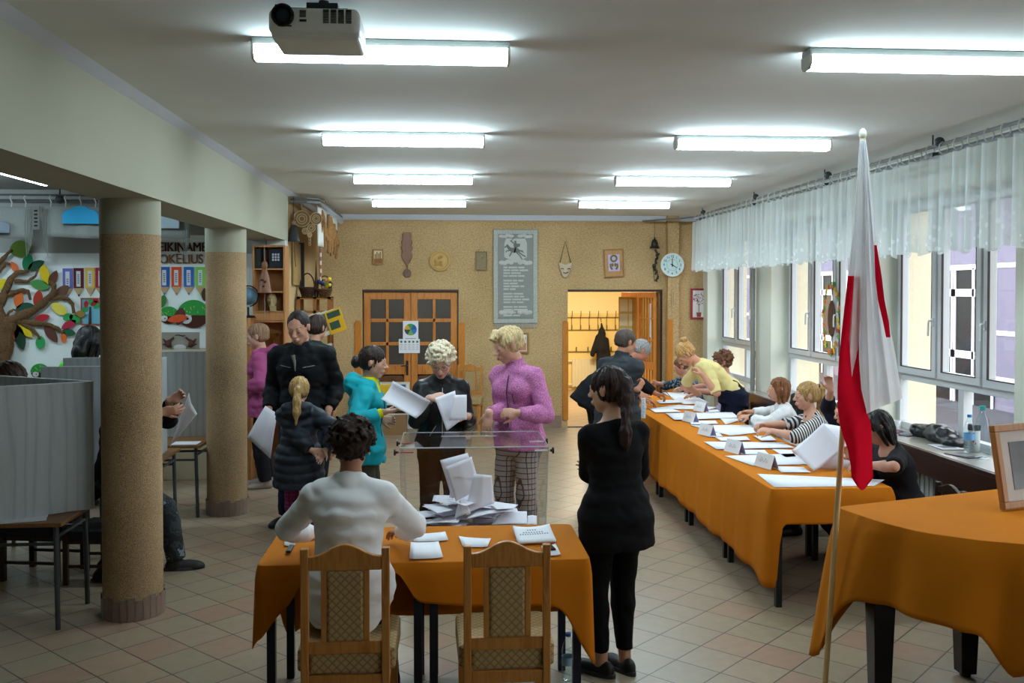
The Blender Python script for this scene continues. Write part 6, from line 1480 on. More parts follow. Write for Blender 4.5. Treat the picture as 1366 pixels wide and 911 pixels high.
M_fw=thin_cloth('flag_white','f0f0f2'); M_frd=thin_cloth('flag_red','d0142c')
def strip(name,fn,nu,nv,m): b=MB(); b.grid(fn,nu,nv); return b.build(name,m,o,smooth=True)
def lerp_list(l,x):
    x=max(0,min(len(l)-1.0001,x)); i=int(x); return l[i]+(l[i+1]-l[i])*(x-i)
# white cloth: whole width from the top, its lower edge slanting; red shows along the left edge below, and at the right edge in the middle
def whitef(u,t):
    vb=548-18*(u-.55)*2 if u>.35 else 548
    if u<.30: vb=372+(548-372)*max(0,(u-.0)/.30)**1.0
    vq=186+(vb-186)*t; us=interp_rows(vq); w=.25+.75*min(1,(vq-186)/120)
    return FP(lerp_list(us,u*6),vq,Yc+w*lerp_list(dep,u*6)+.012*math.sin(u*30)*w)
strip('white_band',whitef,42,36,M_fw)
lf=[(368,1131,1145),(400,1127.5,1146),(440,1123,1146),(480,1119,1146),(520,1117,1149),(545,1117.5,1155),(565,1120,1162),(580,1124,1163),(600,1131,1163.5),(620,1134.5,1164),(637,1136,1165),(648,1143,1157)]
def redf(u,t):
    x=t*(len(lf)-1); i=min(int(x),len(lf)-2); f=x-i; v,a,b_=[lf[i][k]+(lf[i+1][k]-lf[i][k])*f for k in range(3)]
    sl=(1-t)*(-24)*(1-u)*0
    return FP(a+(b_-a)*u,v+(6*math.sin(u*3.14) if t>.97 else 0)+(-30*(1-u)*0),Yc-.03-.035*math.sin(u*3.14*1.5)-.02*math.sin(t*9+u*4))
strip('red_band',redf,14,44,M_frd)
rf=[(327,1166,1169.5),(370,1167.5,1176.5),(400,1171,1180),(430,1178,1186),(450,1182,1188)]
def redr(u,t):
    x=t*(len(rf)-1); i=min(int(x),len(rf)-2); f=x-i; v,a,b_=[rf[i][k]+(rf[i+1][k]-rf[i][k])*f for k in range(3)]
    return FP(a+(b_-a)*u,v,Yc-.05-.02*u)
strip('red_fold',redr,5,16,M_frd)
# ---- covered instrument table in the right foreground
PZ=1.0
poly=[(2.02,4.74),(2.10,4.42),(2.20,4.22),(2.36,4.08),(2.56,3.98),(2.9,3.86),(3.5,3.72),(3.5,5.24)]
o=thing('grand_table','large dark table with thick black tapered legs under the orange cloth','table',(2.8,4.5,0)); b=MB(); b.prism([((x-2.9)*.965+.1,(y-4.5)*.965) for x,y in poly],PZ-.22,PZ-.012,'xy'); b.build('case',mat('black_lacquer','14120f',.25),o)
def leg(x,y):
    b=MB(); b.box((x-2.8,y-4.5,.40),(.085,.085,.76),taper=(1.5,1.5)); b.cyl((x-2.8,y-4.5,0),(x-2.8,y-4.5,.03),.03,n=10); b.build('leg',mat('black_lacquer','14120f'),o,bevel=.004)
lp_=V(atY(1166,870,4.72)); leg(lp_[0]+.03,4.72); leg(3.3,4.12); lp2=V(atY(1281,890,5.05)); leg(lp2[0],5.0)
def dropP(i,t,x,y):
    d=.36
    if i==7: d=.42+.0*t
    if i>=4 and i<=5: d=.52
    if i==6: d=.5
    d+=corner_tail(x,y,2.02,4.74,.40,.16)+corner_tail(x,y,2.50,4.0,.20,.10)
    if i==5: d=.52+.02*t
    return d
cloth('tablecloth','orange cloth draped over the black legged table in the right foreground',poly,PZ-.008,dropP,.075,13,.04,.05,cloth_mat('orange_cloth_deep','bf7012'),loc=(2.8,4.5,0),seed=9)
# wooden frame standing on it
p=V(atZ(1337,681,PZ)); o=thing('picture_frame','wooden picture frame standing on the orange cloth at the right edge','picture frame',(p[0],p[1],PZ+.004)); o.rotation_euler=(R(-12),0,R(12)); b=MB(); frame_rect_y(b,0,.5,0,.42,.035,-.02,.015); b.build('frame',wood('frame_oak','8a5a2c','a8743e',.4),o,bevel=.004); b=MB(); b.bx(.035,.465,-.006,.004,.035,.385); b.build('mount',mat('pale_mount','b9b2aa',.6),o); b=MB(); b.bx(.10,.40,-.009,-.006,.09,.33); b.build('picture',mat('dark_photo','4a4a4c',.3,noise=.3,nscale=9),o)
o.rotation_euler=(R(-10),0,R(20))
# ---------------------------------------------------------------- front table, ballot box, projector
FX0,FX1,FY0,FY1,FZ=-.865,.715,4.61,5.30,.80
xm=(FX0+FX1)/2
table('school_table','left one of the two tables under the front orange cloth',FX0+.02,xm-.008,FY0+.02,FY1-.02,FZ-.012,M_navy,M_dktop,0,.03,None,.03,True,.02,False)
table('school_table','right one of the two tables under the front orange cloth',xm+.008,FX1-.02,FY0+.02,FY1-.02,FZ-.012,M_navy,M_dktop,0,.03,None,.03,True,.02,False)
def dropF(i,t,x,y):
    d=(.185+.02*math.sin(x*4)-.145*max(0,min(1,(.30-abs(x+.42))/.08))) if i==0 else (.26 if i in (1,3) else .50)
    return d+corner_tail(x,y,FX0,FY0,.15,.08)+corner_tail(x,y,FX1,FY0,.26,.09)+(corner_tail(x,y,FX0,FY1,.1,.12) if i>=2 else 0)
cloth('tablecloth','orange tablecloth on the front table with hanging corners',[(FX0,FY0),(FX1,FY0),(FX1,FY1),(FX0,FY1)],FZ-.008,dropF,.014,13,.012,.03,seed=2,loc=(xm,4.95,0))
ZF=FZ+.0035
for n,l,q in (('leaflet','sheet stack right of the seated woman, its upper sheet',[(546,713),(594,710),(598,721),(552,723)]),('leaflet','pile of sheets by the elbow of the seated woman',[(548,724),(585,723),(591,744),(546,746)]),
 ('leaflet','sheet behind the empty chair',[(612,716),(655,719),(650,730),(617,729)]),('leaflet','small sheet under the black phone',[(722,729),(741,726),(748,740),(726,742)]),('leaflet','sheet at the far left of the front table',[(381,705),(396,705),(394,728),(379,728)])):
    sheet(n,l,q,ZF,lift=.004)
P=[V(atZ(u,v,FZ+.01)) for u,v in ((684,706),(733,703),(742,722),(691,725))]; c=sum(P)/4; o=thing('document','thick white stapled document with a printed title on the front table','document',(c[0],c[1],ZF))
def f(u,v):
    p=(P[3]*(1-u)+P[2]*u)*(1-v)+(P[0]*(1-u)+P[1]*u)*v-c; return (p[0],p[1],.008+.012*(v**3)*(abs(u-.5)*2)**2)
b=MB(); b.grid(f,8,6); b.build('sheets',M_paper,o,True,solid=.012)
b=MB()
for (v0,us) in ((.72,(.35,.62)),(.56,(.22,.78)),(.44,(.12,.9))):
    n=int((us[1]-us[0])*16)
    for k in range(n):
        u=us[0]+(us[1]-us[0])*k/n; a=V(f(u,v0))+V(0,0,.0065); e=V(f(u+.035,v0))+V(0,0,.0065); g=V(f(u+.035,v0+.07))+V(0,0,.0065); h=V(f(u,v0+.07))+V(0,0,.0065); b.add([a,e,g,h],[(0,1,2,3)])
b.build('print',M_ink,o)
p=V(atZ(733,733,FZ)); b=MB(); b.bx(-.022,.022,-.045,.045,.001,.010); o=b.build('phone',mat('phone_black','16161a',.2),loc=(p[0],p[1],ZF+.0015),bevel=.003); o.rotation_euler=(0,0,R(8)); tag(o,'black phone lying on a small sheet on the front table','phone'); b=MB(); b.bx(-.019,.019,-.040,.040,.0102,.0106); b.build('screen',mat('phone_screen','0b0b10',.08),o)
p=V(atZ(759,911,0)); bottle((p[0],p[1]+.03,.001),.26,.036,mat('cap_blue_deep','1f5fb0',.4),mat('label_pale_blue','8fb8d4',.5),'half litre water bottle with a blue cap on the floor by the front table')
p=V(atZ(384,735,FZ)); b=MB(); b.bx(-.012,.012,-.06,.06,0,.012); o=b.build('pen_case',M_black,loc=(p[0]+.01,p[1],ZF+.002),bevel=.004); tag(o,'small black pen case beside the left arm of the seated woman','pen case')
# ballot box
BX0,BX1,BY0,BY1,BZ0,BZ1=-.275,.725,6.42,7.12,.42,1.05
def acrylic():
    m=bpy.data.materials.new('clear_acrylic'); m.use_nodes=True; nt=m.node_tree; L=nt.links; nt.nodes.remove(nt.nodes['Principled BSDF'])
    t=node(nt,'ShaderNodeBsdfTransparent'); t.inputs[0].default_value=(.955,.96,.96,1); g=node(nt,'ShaderNodeBsdfGlossy',i_Roughness=.03); lw=node(nt,'ShaderNodeLayerWeight',i_Blend=.5); pw=node(nt,'ShaderNodeMath',operation='POWER'); L.new(lw.outputs['Facing'],pw.inputs[0]); pw.inputs[1].default_value=4
    f=node(nt,'ShaderNodeMath',operation='MULTIPLY_ADD'); L.new(pw.outputs[0],f.inputs[0]); f.inputs[1].default_value=.55; f.inputs[2].default_value=.03; mx=node(nt,'ShaderNodeMixShader'); L.new(f.outputs[0],mx.inputs[0]); L.new(t.outputs[0],mx.inputs[1]); L.new(g.outputs[0],mx.inputs[2]); L.new(mx.outputs[0],nt.nodes['Material Output'].inputs[0]); return m
M_ac=acrylic(); M_ace=mat('acrylic_edge','c9cfd2',.15,alpha=.75)
o=thing('ballot_box','large clear acrylic ballot box half full of ballots before the women','ballot box',((BX0+BX1)/2,(BY0+BY1)/2,BZ0)); cx,cy=(BX0+BX1)/2,(BY0+BY1)/2; w,d,h=(BX1-BX0)/2,(BY1-BY0)/2,BZ1-BZ0; tp=.955
def quad(*p): b=MB(); b.add([V(q) for q in p],[(0,1,2,3)]); return b
k=tp
quad((-w*k,-d*k,0),(w*k,-d*k,0),(w,-d,h),(-w,-d,h)).build('front_wall',M_ac,o); quad((-w*k,d*k,0),(w*k,d*k,0),(w,d,h),(-w,d,h)).build('back_wall',M_ac,o)
quad((-w*k,-d*k,0),(-w*k,d*k,0),(-w,d,h),(-w,-d,h)).build('side_wall',M_ac,o); quad((w*k,-d*k,0),(w*k,d*k,0),(w,d,h),(w,-d,h)).build('side_wall',M_ac,o)
quad((-w,-d,h+.004),(w,-d,h+.004),(w,d,h+.004),(-w,d,h+.004)).build('lid',M_ac,o); quad((-w*k,-d*k,.004),(w*k,-d*k,.004),(w*k,d*k,.004),(-w*k,d*k,.004)).build('base',M_ac,o)
b=MB(); 
for s in (-1,1):
    for t in (-1,1): b.tube([(s*w*k,t*d*k,0),(s*w,t*d,h)],.0035,6)
for t in (-1,1): b.tube([(-w,t*d,h),(w,t*d,h)],.0045,6)
for s in (-1,1): b.tube([(s*w,-d,h),(s*w,d,h)],.004,6)
b.tube([(-w*.45,d*.35,h+.005),(w*.35,d*.35,h+.005)],.003,6); b.build('edge',M_ace,o)
for s in (-1,1):
    for yy in (-d*.86,d*.25):
        b=MB(); b.tube([(s*(w-.09),yy,h-.035),(s*(w+.02),yy,h-.035)],.006,8); b.build('bolt',mat('bolt_rose' if s<0 else 'bolt_white','b04a5a' if s<0 else 'd8d8d8',.4),o); b=MB(); b.lathe([(.008,0),(.010,.012),(.022,.014),(.022,.026),(0,.027)],n=12,axis='x'); b.v=[(s*x+s*(w+.015),y+yy,z+h-.035) for x,y,z in b.v]; b.build('knob',mat('knob_dark','2a1216',.4),o)
b=MB(); b.bx(-w*.9,w*.9,-d*.9,d*.9,0,BZ0-.004); oo=b.build('low_stand',mat('stand_grey','8a8c8a',.6),loc=(cx,cy,0),bevel=.01); tag(oo,'low grey stand hidden under the ballot box','stand')
# ballots inside: individual folded sheets
M_bal=mat('ballot_paper','eceaf4',.75,noise=.01)
def ballot(q,label,fold=.03,m=None,name='ballot',bend=.0,group='ballots in the box',th=.0016,print_=False):
    """Sheet through four world points, folded once across the middle (fold = depth of the crease)."""
    P=[V(p) for p in q]; c=sum(P)/4; n=nrm(np.cross(P[1]-P[0],P[3]-P[0])); b=MB()
    def f(u,v):
        p=(P[0]*(1-u)+P[1]*u)*(1-v)+(P[3]*(1-u)+P[2]*u)*v; return p-c+n*(fold*(1-abs(2*u-1))+bend*(4*v*(1-v)))
    b.grid(f,10,8); o=thing(name,label,'ballot',c,group=group) if print_ else None
    x=b.build('sheet' if print_ else name,m or M_bal,o,True,loc=None if print_ else c,solid=th)
    if print_:
        b=MB()
        for j in range(int(print_)):
            for k in range(7):
                u=.12+.10*k; v=.80-.045*j; a=[V(f(uu,vv))-n*(.004) for uu,vv in ((u,v),(u+.07,v),(u+.07,v+.02),(u,v+.02))]; b.add(a,[(0,1,2,3)])
        b.build('print',M_ink,o)
    else: x=tag(x,label,'ballot',group); o=x
    return o
def BP(u,v,y): return V(atY(u,v,y))
ballot([BP(608,669,6.62),BP(641,651,6.66),BP(629,609,6.70),BP(594,623,6.66)],'large folded ballot standing upright in the middle of the ballot box',.012,group=None)
ballot([BP(603,665,6.70),BP(636,650,6.74),BP(624,604,6.78),BP(587,614,6.74)],'printed ballot standing just behind the tall folded one in the box',.008,group=None,print_=6)
ballot([BP(596,690,6.80),BP(622,688,6.82),BP(618,640,6.84),BP(602,640,6.82)],'ballot standing low behind the tall pair',.01)
ballot([BP(620,684,6.60),BP(659,671,6.63),BP(656,634,6.66),BP(632,632,6.66)],'folded ballot leaning right of the tall one',.02,group=None)
ballot([BP(606,692,6.58),BP(628,684,6.56),BP(620,664,6.6),BP(612,668,6.62)],'ballot at the foot of the tall pair',.02)
rs=np.random.RandomState(12)
for kx in range(46):
    x=cx+(rs.rand()-.5)*(.74-.006*kx); y=cy+(rs.rand()-.5)*(.44-.004*kx); zc=BZ0+.014+.0047*kx
    a=rs.uniform(0,3.14); tl=R(rs.uniform(-5,5)); hw,hh=.07*rs.uniform(.8,1.2),.095*rs.uniform(.8,1.2)
    A=V(math.cos(a),math.sin(a),math.sin(tl)*.7)*hw; B_=V(-math.sin(a),math.cos(a),math.sin(tl))*hh; c=V(x,y,zc)
    ballot([c-A-B_,c+A-B_,c+A+B_,c-A+B_],'folded white ballot lying in the heap inside the ballot box',rs.uniform(.0,.005),bend=rs.uniform(-.003,.006))
for q,lb in (([BP(564,699,6.55),BP(610,697,6.5),BP(622,686,6.75),BP(585,688,6.8)],'ballot sloping down at the left front of the heap'),([BP(622,692,6.5),BP(682,681,6.52),BP(684,673,6.75),BP(640,674,6.75)],'ballot lying on top at the right of the heap'),([BP(655,700,6.50),BP(703,699,6.50),BP(703,682,6.62),BP(668,684,6.62)],'wide ballot at the right front of the heap'),([BP(703,700,6.52),BP(716,700,6.52),BP(716,688,6.6),BP(704,688,6.6)],'ballot standing in the right front corner of the box')):
    ballot(q,lb,.006,group=None)
# projector on its ceiling bracket
PY=3.72; sc=PY/1280
def pp(u,v): return V(atY(u,v,PY))
a=pp(357,47);e=pp(480,9); W=(e[0]-a[0]); Hh=e[2]-a[2]; o=thing('projector','white ceiling projector with a dark lens above the near strip lamp','projector',((a[0]+e[0])/2,PY,a[2])); M_pj=mat('projector_white','f2f7f4',.45)
v=Vol(.006); 
def rbox(v,c,hs,r,k=.004):
    c=V(c);hs=V(hs)-r
    def fn(X,Y,Z):
        qx,qy,qz=np.abs(X-c[0])-hs[0],np.abs(Y-c[1])-hs[1],np.abs(Z-c[2])-hs[2]
        return np.sqrt(np.maximum(qx,0)**2+np.maximum(qy,0)**2+np.maximum(qz,0)**2)+np.minimum(np.maximum(qx,np.maximum(qy,qz)),0)-r
    v.op(fn,c-hs-r,c+hs+r,k)
rbox(v,(0,.15,Hh*.52),(W/2,.15,Hh*.46),.03); v.cut((0,0,Hh*.40),(0,-.55,-.85),.01) if False else None
sdf_obj('casing',v,M_pj,o,(0,0,0))
b=MB(); b.bx(-W*.47,W*.49,.012,.29,-.006,Hh*.30); b.build('lower_case',mat('projector_grey','eaf0ec',.5),o,bevel=.012)
b=MB(); b.lathe([(.043,-.01),(.043,.012),(.036,.016),(.034,.0)],c=(-W*.335,.0,Hh*.66),n=28,axis='y'); b.build('lens_ring',mat('lens_black','141619',.3),o,smooth=True); b=MB(); b.ell((-W*.335,.002,Hh*.66),(.032,.012,.032)); b.build('lens',mat('lens_glass','1c2530',.05),o,smooth=True)
M_vent=mat('vent_dark','2c3130',.5)
b=MB()
for c_ in range(4):
    for r_ in range(9): x=W*(.10+.082*c_); z=Hh*(.44+.052*r_); b.bx(x,x+W*.062,-.003,.004,z,z+Hh*.030)
b.build('vent_grille',M_vent,o)
b=MB()
for r_ in range(5): b.bx(-W*.155,-W*.085,-.003,.004,Hh*(.62+.05*r_),Hh*(.645+.05*r_))
b.build('side_grille',M_vent,o)
b=MB(); b.bx(-W*.155,-W*.08,-.004,.004,Hh*.47,Hh*.54); b.build('sensor',M_vent,o); b=MB(); b.bx(-W*.39,-W*.24,-.001,.008,Hh*.30,Hh*.34); b.build('logo_plate',M_vent,o)
b=MB(); b.box((0,.15,Hh*1.02),(W*.7,.16,.02)); b.box((.02,.15,Hh*1.12),(.12,.12,.05)); b.tube([(-.12,.15,Hh*1.03),(.0,.15,Hh*1.18),(.14,.15,Hh*1.03)],.012,8); b.cyl((.02,.15,Hh*1.05),(.02,.15,ZC-a[2]-.004),.02,n=12); b.build('ceiling_bracket',mat('bracket_dark','2a2f30',.5),o)
b=MB(); b.tube([(-W*.46,.2,Hh*.8),(-W*.52,.2,Hh*1.1),(-W*.50,.2,ZC-a[2]-.006)],.006,6); b.tube([(-W*.44,.2,Hh*.95),(-W*.46,.22,Hh*1.15),(-W*.40,.25,ZC-a[2]-.006)],.006,6); b.build('cable',M_black,o,smooth=True)
# ---------------------------------------------------------------- the people
def X_(u,y): return atY(u,388,y)[0]
def W_(u,v,y): return V(atY(u,v,y))
def cl(n,c,**k): 
    k.setdefault('spec',.15); k.setdefault('bump',.25); k.setdefault('bscale',500); return mat('cloth_'+n,c,k.pop('rough',.85),**k)
def pattern(name,build):
    if name in _MC: return _MC[name]
    m,nt,b=new_mat(name); tc=node(nt,'ShaderNodeTexCoord'); build(nt,nt.links,b,tc); b.inputs['Roughness'].default_value=.85; _MC[name]=m; return m
def grid_pat(nt,L,b,tc,sc,base,line,wd,axes=('A','Z')):
    sep=node(nt,'ShaderNodeSeparateXYZ'); L.new(tc.outputs['Object'],sep.inputs[0]); ad=node(nt,'ShaderNodeMath',operation='ADD'); L.new(sep.outputs['X'],ad.inputs[0]); L.new(sep.outputs['Y'],ad.inputs[1]); g=[]
    for o in [{'A':ad.outputs[0],'Z':sep.outputs['Z']}[a] for a in axes]:
        mu=node(nt,'ShaderNodeMath',operation='MULTIPLY'); L.new(o,mu.inputs[0]); mu.inputs[1].default_value=sc; f=node(nt,'ShaderNodeMath',operation='FRACT'); L.new(mu.outputs[0],f.inputs[0]); s=node(nt,'ShaderNodeMath',operation='LESS_THAN'); L.new(f.outputs[0],s.inputs[0]); s.inputs[1].default_value=wd; g.append(s)
    out=g[0]
    if len(g)>1: out=node(nt,'ShaderNodeMath',operation='MAXIMUM'); L.new(g[0].outputs[0],out.inputs[0]); L.new(g[1].outputs[0],out.inputs[1])
    mx=node(nt,'ShaderNodeMix',data_type='RGBA'); L.new(out.outputs[0],mx.inputs['Factor']); mx.inputs['A'].default_value=lin(base); mx.inputs['B'].default_value=lin(line); L.new(mx.outputs['Result'],b.inputs['Base Color'])
M_plaid=pattern('plaid_trousers',lambda nt,L,b,tc:grid_pat(nt,L,b,tc,24,'9c918c','3c3438',.17))
M_pinkleg=pattern('pink_leggings',lambda nt,L,b,tc:grid_pat(nt,L,b,tc,30,'8e1f62','5c1745',.3))
def noise_pat(nt,L,b,tc,sc,stops,detail=2,interp='LINEAR',st=(1,1,1),kind='ShaderNodeTexNoise'):
    mp=node(nt,'ShaderNodeMapping'); mp.inputs['Scale'].default_value=st; L.new(tc.outputs['Object'],mp.inputs[0]); n=node(nt,kind); n.inputs['Scale'].default_value=sc
    if 'Detail' in n.inputs: n.inputs['Detail'].default_value=detail
    L.new(mp.outputs[0],n.inputs['Vector']); r=ramp(nt,stops,interp); L.new(n.outputs[0],r.inputs[0]); L.new(r.outputs[0],b.inputs['Base Color'])
M_fleece=pattern('pink_fleece',lambda nt,L,b,tc:noise_pat(nt,L,b,tc,130,[(.35,'9a4a80'),(.65,'d48abb')],2))
M_camo=pattern('camouflage',lambda nt,L,b,tc:noise_pat(nt,L,b,tc,14,[(0,'14171a'),(.45,'2d3436'),(.55,'1a1d20'),(.62,'6a7478')],3,'CONSTANT'))
M_floral=pattern('floral_cloth',lambda nt,L,b,tc:noise_pat(nt,L,b,tc,30,[(0,'1c2a3c'),(.5,'24384c'),(.56,'8aa0a4'),(.64,'2a4a58')],2,'CONSTANT'))
def stripes(nt,L,b,tc):
    mp=node(nt,'ShaderNodeMapping'); mp.inputs['Rotation'].default_value=(0,R(12),0); L.new(tc.outputs['Object'],mp.inputs[0]); w=node(nt,'ShaderNodeTexWave',i_Scale=13,i_Distortion=.6,i_Detail=1); w.bands_direction='X'; 
    ad=node(nt,'ShaderNodeVectorMath',operation='MULTIPLY'); ad.inputs[1].default_value=(1,.7,.15); L.new(mp.outputs[0],ad.inputs[0]); L.new(ad.outputs[0],w.inputs['Vector']); r=ramp(nt,[(0,'1c1c24'),(.52,'d4d2d0')],'CONSTANT'); L.new(w.outputs['Fac'],r.inputs[0]); L.new(r.outputs[0],b.inputs['Base Color'])
M_str=pattern('striped_shirt',stripes)
M_bk=cl('black','0c0c0e'); M_leaj=mat('leather_jacket','17191a',.42,bump=.3,bscale=120); M_shoe=mat('black_shoe','141416',.45); M_sole=mat('rubber_sole','3a3a3c',.7)
def zipline(S,root,i0,i1,m,side=0,t=.014,name='zip',r=.004):
    b=MB(); pts=[front(S,i,side=side,out=.006,t=t) for i in range(i0,i1+1)]; b.tube(pts,r,6); return b.build(name,m,root,smooth=True)
# 1 seated woman in the white shirt
c=dict(x=-.425,y=4.42,h=2,ht=1.57,bulk=1.13,sit=.562,lean=11,head=(0,14,0),hs=1.12,noface=True,skin='a8765c',L=dict(w=(-.64,4.82,.88),e=(-.35,-1,-.35),d=(.5,.8,-.1),n=(0,0,-1)),R=dict(w=(-.20,4.84,.88),e=(-.35,1,-.35),d=(-.4,.8,-.1),n=(0,0,-1)),legL=dict(a=(.42,-.16)),legR=dict(a=(.42,.16)),res=.006)
r,S=person('seated woman seen from behind in a white shirt at the front table',c)
top(c,S,r,'shirt',cl('white','f0f0f1'),.015,.03,.93,('shirt',.020),flare=.012,amp=.007,seed=3,bus=.8)
legs(c,S,r,'trousers',cl('black_trousers','17171c')); shoes(c,S,r,M_shoe)
hair(c,S,r,hairmat('2a1a12',.7),'short',.013,3,vol=.065,curly=True,curls=150,nape=-.36,back=-.02)
b=MB(); [b.ell(hl(S,s*.35,-.02,-.16)-S.org,(.006,.006,.008),n=8,m=5) for s in (-1,1)]; b.build('earring',mat('pearl','d8d2c4',.3),r,smooth=True)
# 2 standing woman in black with a braid
c=dict(x=.955,y=5.17,h=-24,ht=1.635,bulk=1.04,lean=3,head=(-30,6,0),hs=1.14,skin='c09478',L=dict(w=(.995,5.44,1.18),e=(-.25,-1,-.6),d=(.7,.5,.1)),R=dict(w=(.885,5.40,1.08),e=(-.2,1,-.5),d=(-.3,.9,.1)),legL=dict(a=(.02,-.08),t=-22),legR=dict(a=(.0,.06),t=-2),res=.006)
r,S=person('standing woman in black with a long dark braid and folded arms',c)
top(c,S,r,'tunic',cl('black','0c0c0e'),.016,.105,.80,None,flare=.028,amp=.005,seed=4,neck=.012,bus=.9)
legs(c,S,r,'leggings',cl('black_leggings','0c0c0e'),.008,end=.88); shoes(c,S,r,M_shoe,low=1,sole=M_sole)
hair(c,S,r,hairmat('2b1913',.5),'braid',.010,5,vol=.015,nape=-.30,tail=[(-.02,-.42,.10,.20),(-.14,-.50,-.22,.17),(-.26,-.53,-.50,.12),(-.33,-.53,-.72,.085),(-.37,-.52,-.92,.12),(-.39,-.50,-1.12,.10),(-.40,-.50,-1.30,.03)],tailname='braid')
w=MB(); 
# 3 woman in the pink fleece
c=dict(x=X_(692,7.62),y=7.62,h=217,ht=1.765,bulk=1.08,lean=4,head=(36,20,0),hs=1.17,skin='d0a088',face=dict(smile=True,lips='b0605a',brow='9a7a50'),R=dict(w=W_(652,551,7.36),e=(-1,.1,-.3),d=(-.15,-.1,-1),n=(.2,1,0)),L=dict(w=W_(690,551,7.30),e=(-.5,-.7,-1),d=(-1,.05,.05),n=(0,1,-.4),curl=(55,60,40)))
r,S=person('smiling woman with short blonde hair in a pink fleece jacket',c)
top(c,S,r,'fleece_jacket',M_fleece,.018,.055,.97,('stand',.034),flare=.006,amp=.006,seed=6,bus=1.05)
zipline(S,r,1,6,mat('dark_zip','2c2430',.5),0,.026); p=S.sh['L']+(S.el['L']-S.sh['L'])*.42-S.org; q=nrm(V(.55,-.8,.1)); b=MB(); b.ell(p+q*.055,(.022,.010,.026)); b.build('sleeve_badge',mat('badge_navy','20202c'),r,smooth=True)
b=MB(); b.tube([front(S,2,side=-.11,out=-.03,t=.018),front(S,1,side=-.12,out=-.035,t=.018)],.005,6); b.tube([front(S,4,side=-.06,out=.03,t=.018),front(S,3,side=-.06,out=.012,t=.018)],.003,6); b.build('pocket_zip',mat('dark_zip','2c2430'),r)
legs(c,S,r,'trousers',M_plaid,.016,.012); shoes(c,S,r,M_shoe)
hair(c,S,r,hairmat('d0b888',.55),'short',.012,7,vol=.028,quiff=-.25,nape=-.24,back=-.01,hairline=.36)
# 4 white haired woman in the black leather jacket
c=dict(x=X_(588,7.70),y=7.70,h=176,ht=1.655,bulk=1.08,lean=8,head=(8,30,0),hs=1.17,skin='d2a48e',glasses='8a7a70',face=dict(smile=True,lips='9a3f44',brow='9a8468'),R=dict(w=W_(573,531,7.38),e=(-.3,.45,-1),d=(.85,-.1,.25),n=(0,.5,-.9),curl=(35,40,25)),L=dict(w=W_(624,555,7.42),e=(-.6,-.2,-1),d=(-.8,-.2,.3),n=(0,.6,-.7)))
r,S=person('elderly woman with curly white hair and glasses in a black leather jacket',c)
top(c,S,r,'leather_jacket',M_leaj,.014,.03,.95,('stand',.030),flare=.010,amp=.006,seed=8)
zipline(S,r,1,6,mat('zip_steel','a8aaac',.3,metal=.8),.0,.020); b=MB(); b.tube([front(S,2,side=.05,out=.01,t=.014),front(S,1,side=.10,out=.0,t=.014)],.004,6); b.build('pocket_zip',mat('zip_steel','a8aaac'),r)
legs(c,S,r,'trousers',cl('dark_brown','2e1f1a'),.018,.02); shoes(c,S,r,M_shoe)
hair(c,S,r,hairmat('d9c9ac',.65),'short',.008,9,vol=.06,curly=True,nape=-.22,hairline=.24,curls=120)
# 5 woman in the turquoise jacket
c=dict(x=X_(484,7.70),y=7.70,h=97,ht=1.61,bulk=1.10,lean=5,head=(4,8,0),hs=1.17,skin='c99a82',face=dict(lips='a05a54',brow='3a2418'),R=dict(w=W_(511,550,7.40),e=(-.9,.5,-.6),d=(1,.1,.1),n=(0,.1,1),curl=(14,18,12)),L=dict(w=W_(508,559,7.86),e=(-.9,-.4,-.6),d=(1,0,-.1),n=(0,-1,.2),curl=(40,40,25)))
r,S=person('dark haired woman in a turquoise jacket holding out a ballot sheet',c)
top(c,S,r,'turquoise_jacket',cl('turquoise','129ba8',rough=.6),.022,.075,.93,None,flare=.022,amp=.008,seed=10,neck=.0,hood=True)
v=Vol(.007); a=S.sp[-1]-S.fr[-1][2]*.09+S.fr[-1][1]*.02; v.ring(a,S.neckt-S.hu*.03,S.fr[-1][:2],S.fr[-1][:2],(.088,.092),(.062,.066),.02,.2); sdf_obj('yellow_hood',v,cl('yellow','cfcf1e'),r,S.org)
b=MB(); d=nrm(S.wr['R']-S.el['R']); p=S.wr['R']-S.org; b.tube([p-d*.035,p-d*.005],[.036,.036],14); b.build('yellow_cuff',cl('yellow','cfcf1e'),r,smooth=True)
b=MB(); b.tube([front(S,i,side=.02,out=.012,t=.022) for i in (1,2,3,4,5)],.005,6); b.build('zip',mat('teal_zip','0b5f70'),r,smooth=True)
legs(c,S,r,'trousers',cl('olive','4a473a'),.018,.012); shoes(c,S,r,M_shoe)
hair(c,S,r,hairmat('24150f',.5),'bun',.008,11,vol=.012,nape=-.30,hairline=.20,tail=[(0,-.42,-.02,.13),(0,-.56,-.06,.17),(0,-.60,-.14,.12)],tailname='hair_bun')
# 6 man in the black jacket
c=dict(x=X_(404,8.80),y=8.80,h=188,fem=False,ht=1.885,bulk=1.20,lean=4,head=(4,24,0),hs=1.15,skin='c8947a',face=dict(lips='9a6254',brow='33261e'),R=dict(w=W_(358,548,8.66),e=(-1,.25,0),d=(-.2,-.2,-1),n=(1,.2,0),curl=(45,45,30)),L=dict(w=W_(438,548,8.66),e=(-1,-.25,0),d=(0,-.2,-1),n=(-1,.2,0),curl=(30,30,20)),legR=dict(a=(.07,.135),t=24),legL=dict(a=(-.03,-.06)))
r,S=person('tall man in a black zipped jacket looking down, holding a sheet',c)
top(c,S,r,'jacket',cl('black_jacket','0f1013',rough=.7),.024,.04,.95,('open',.028),flare=.012,amp=.008,seed=12)
b=MB()
for s in (-1,1): b.tube([front(S,4,up=.03,side=s*.055,out=.002,t=.024),front(S,4,up=.045,side=s*.155,out=-.03,t=.024)],.0035,6)
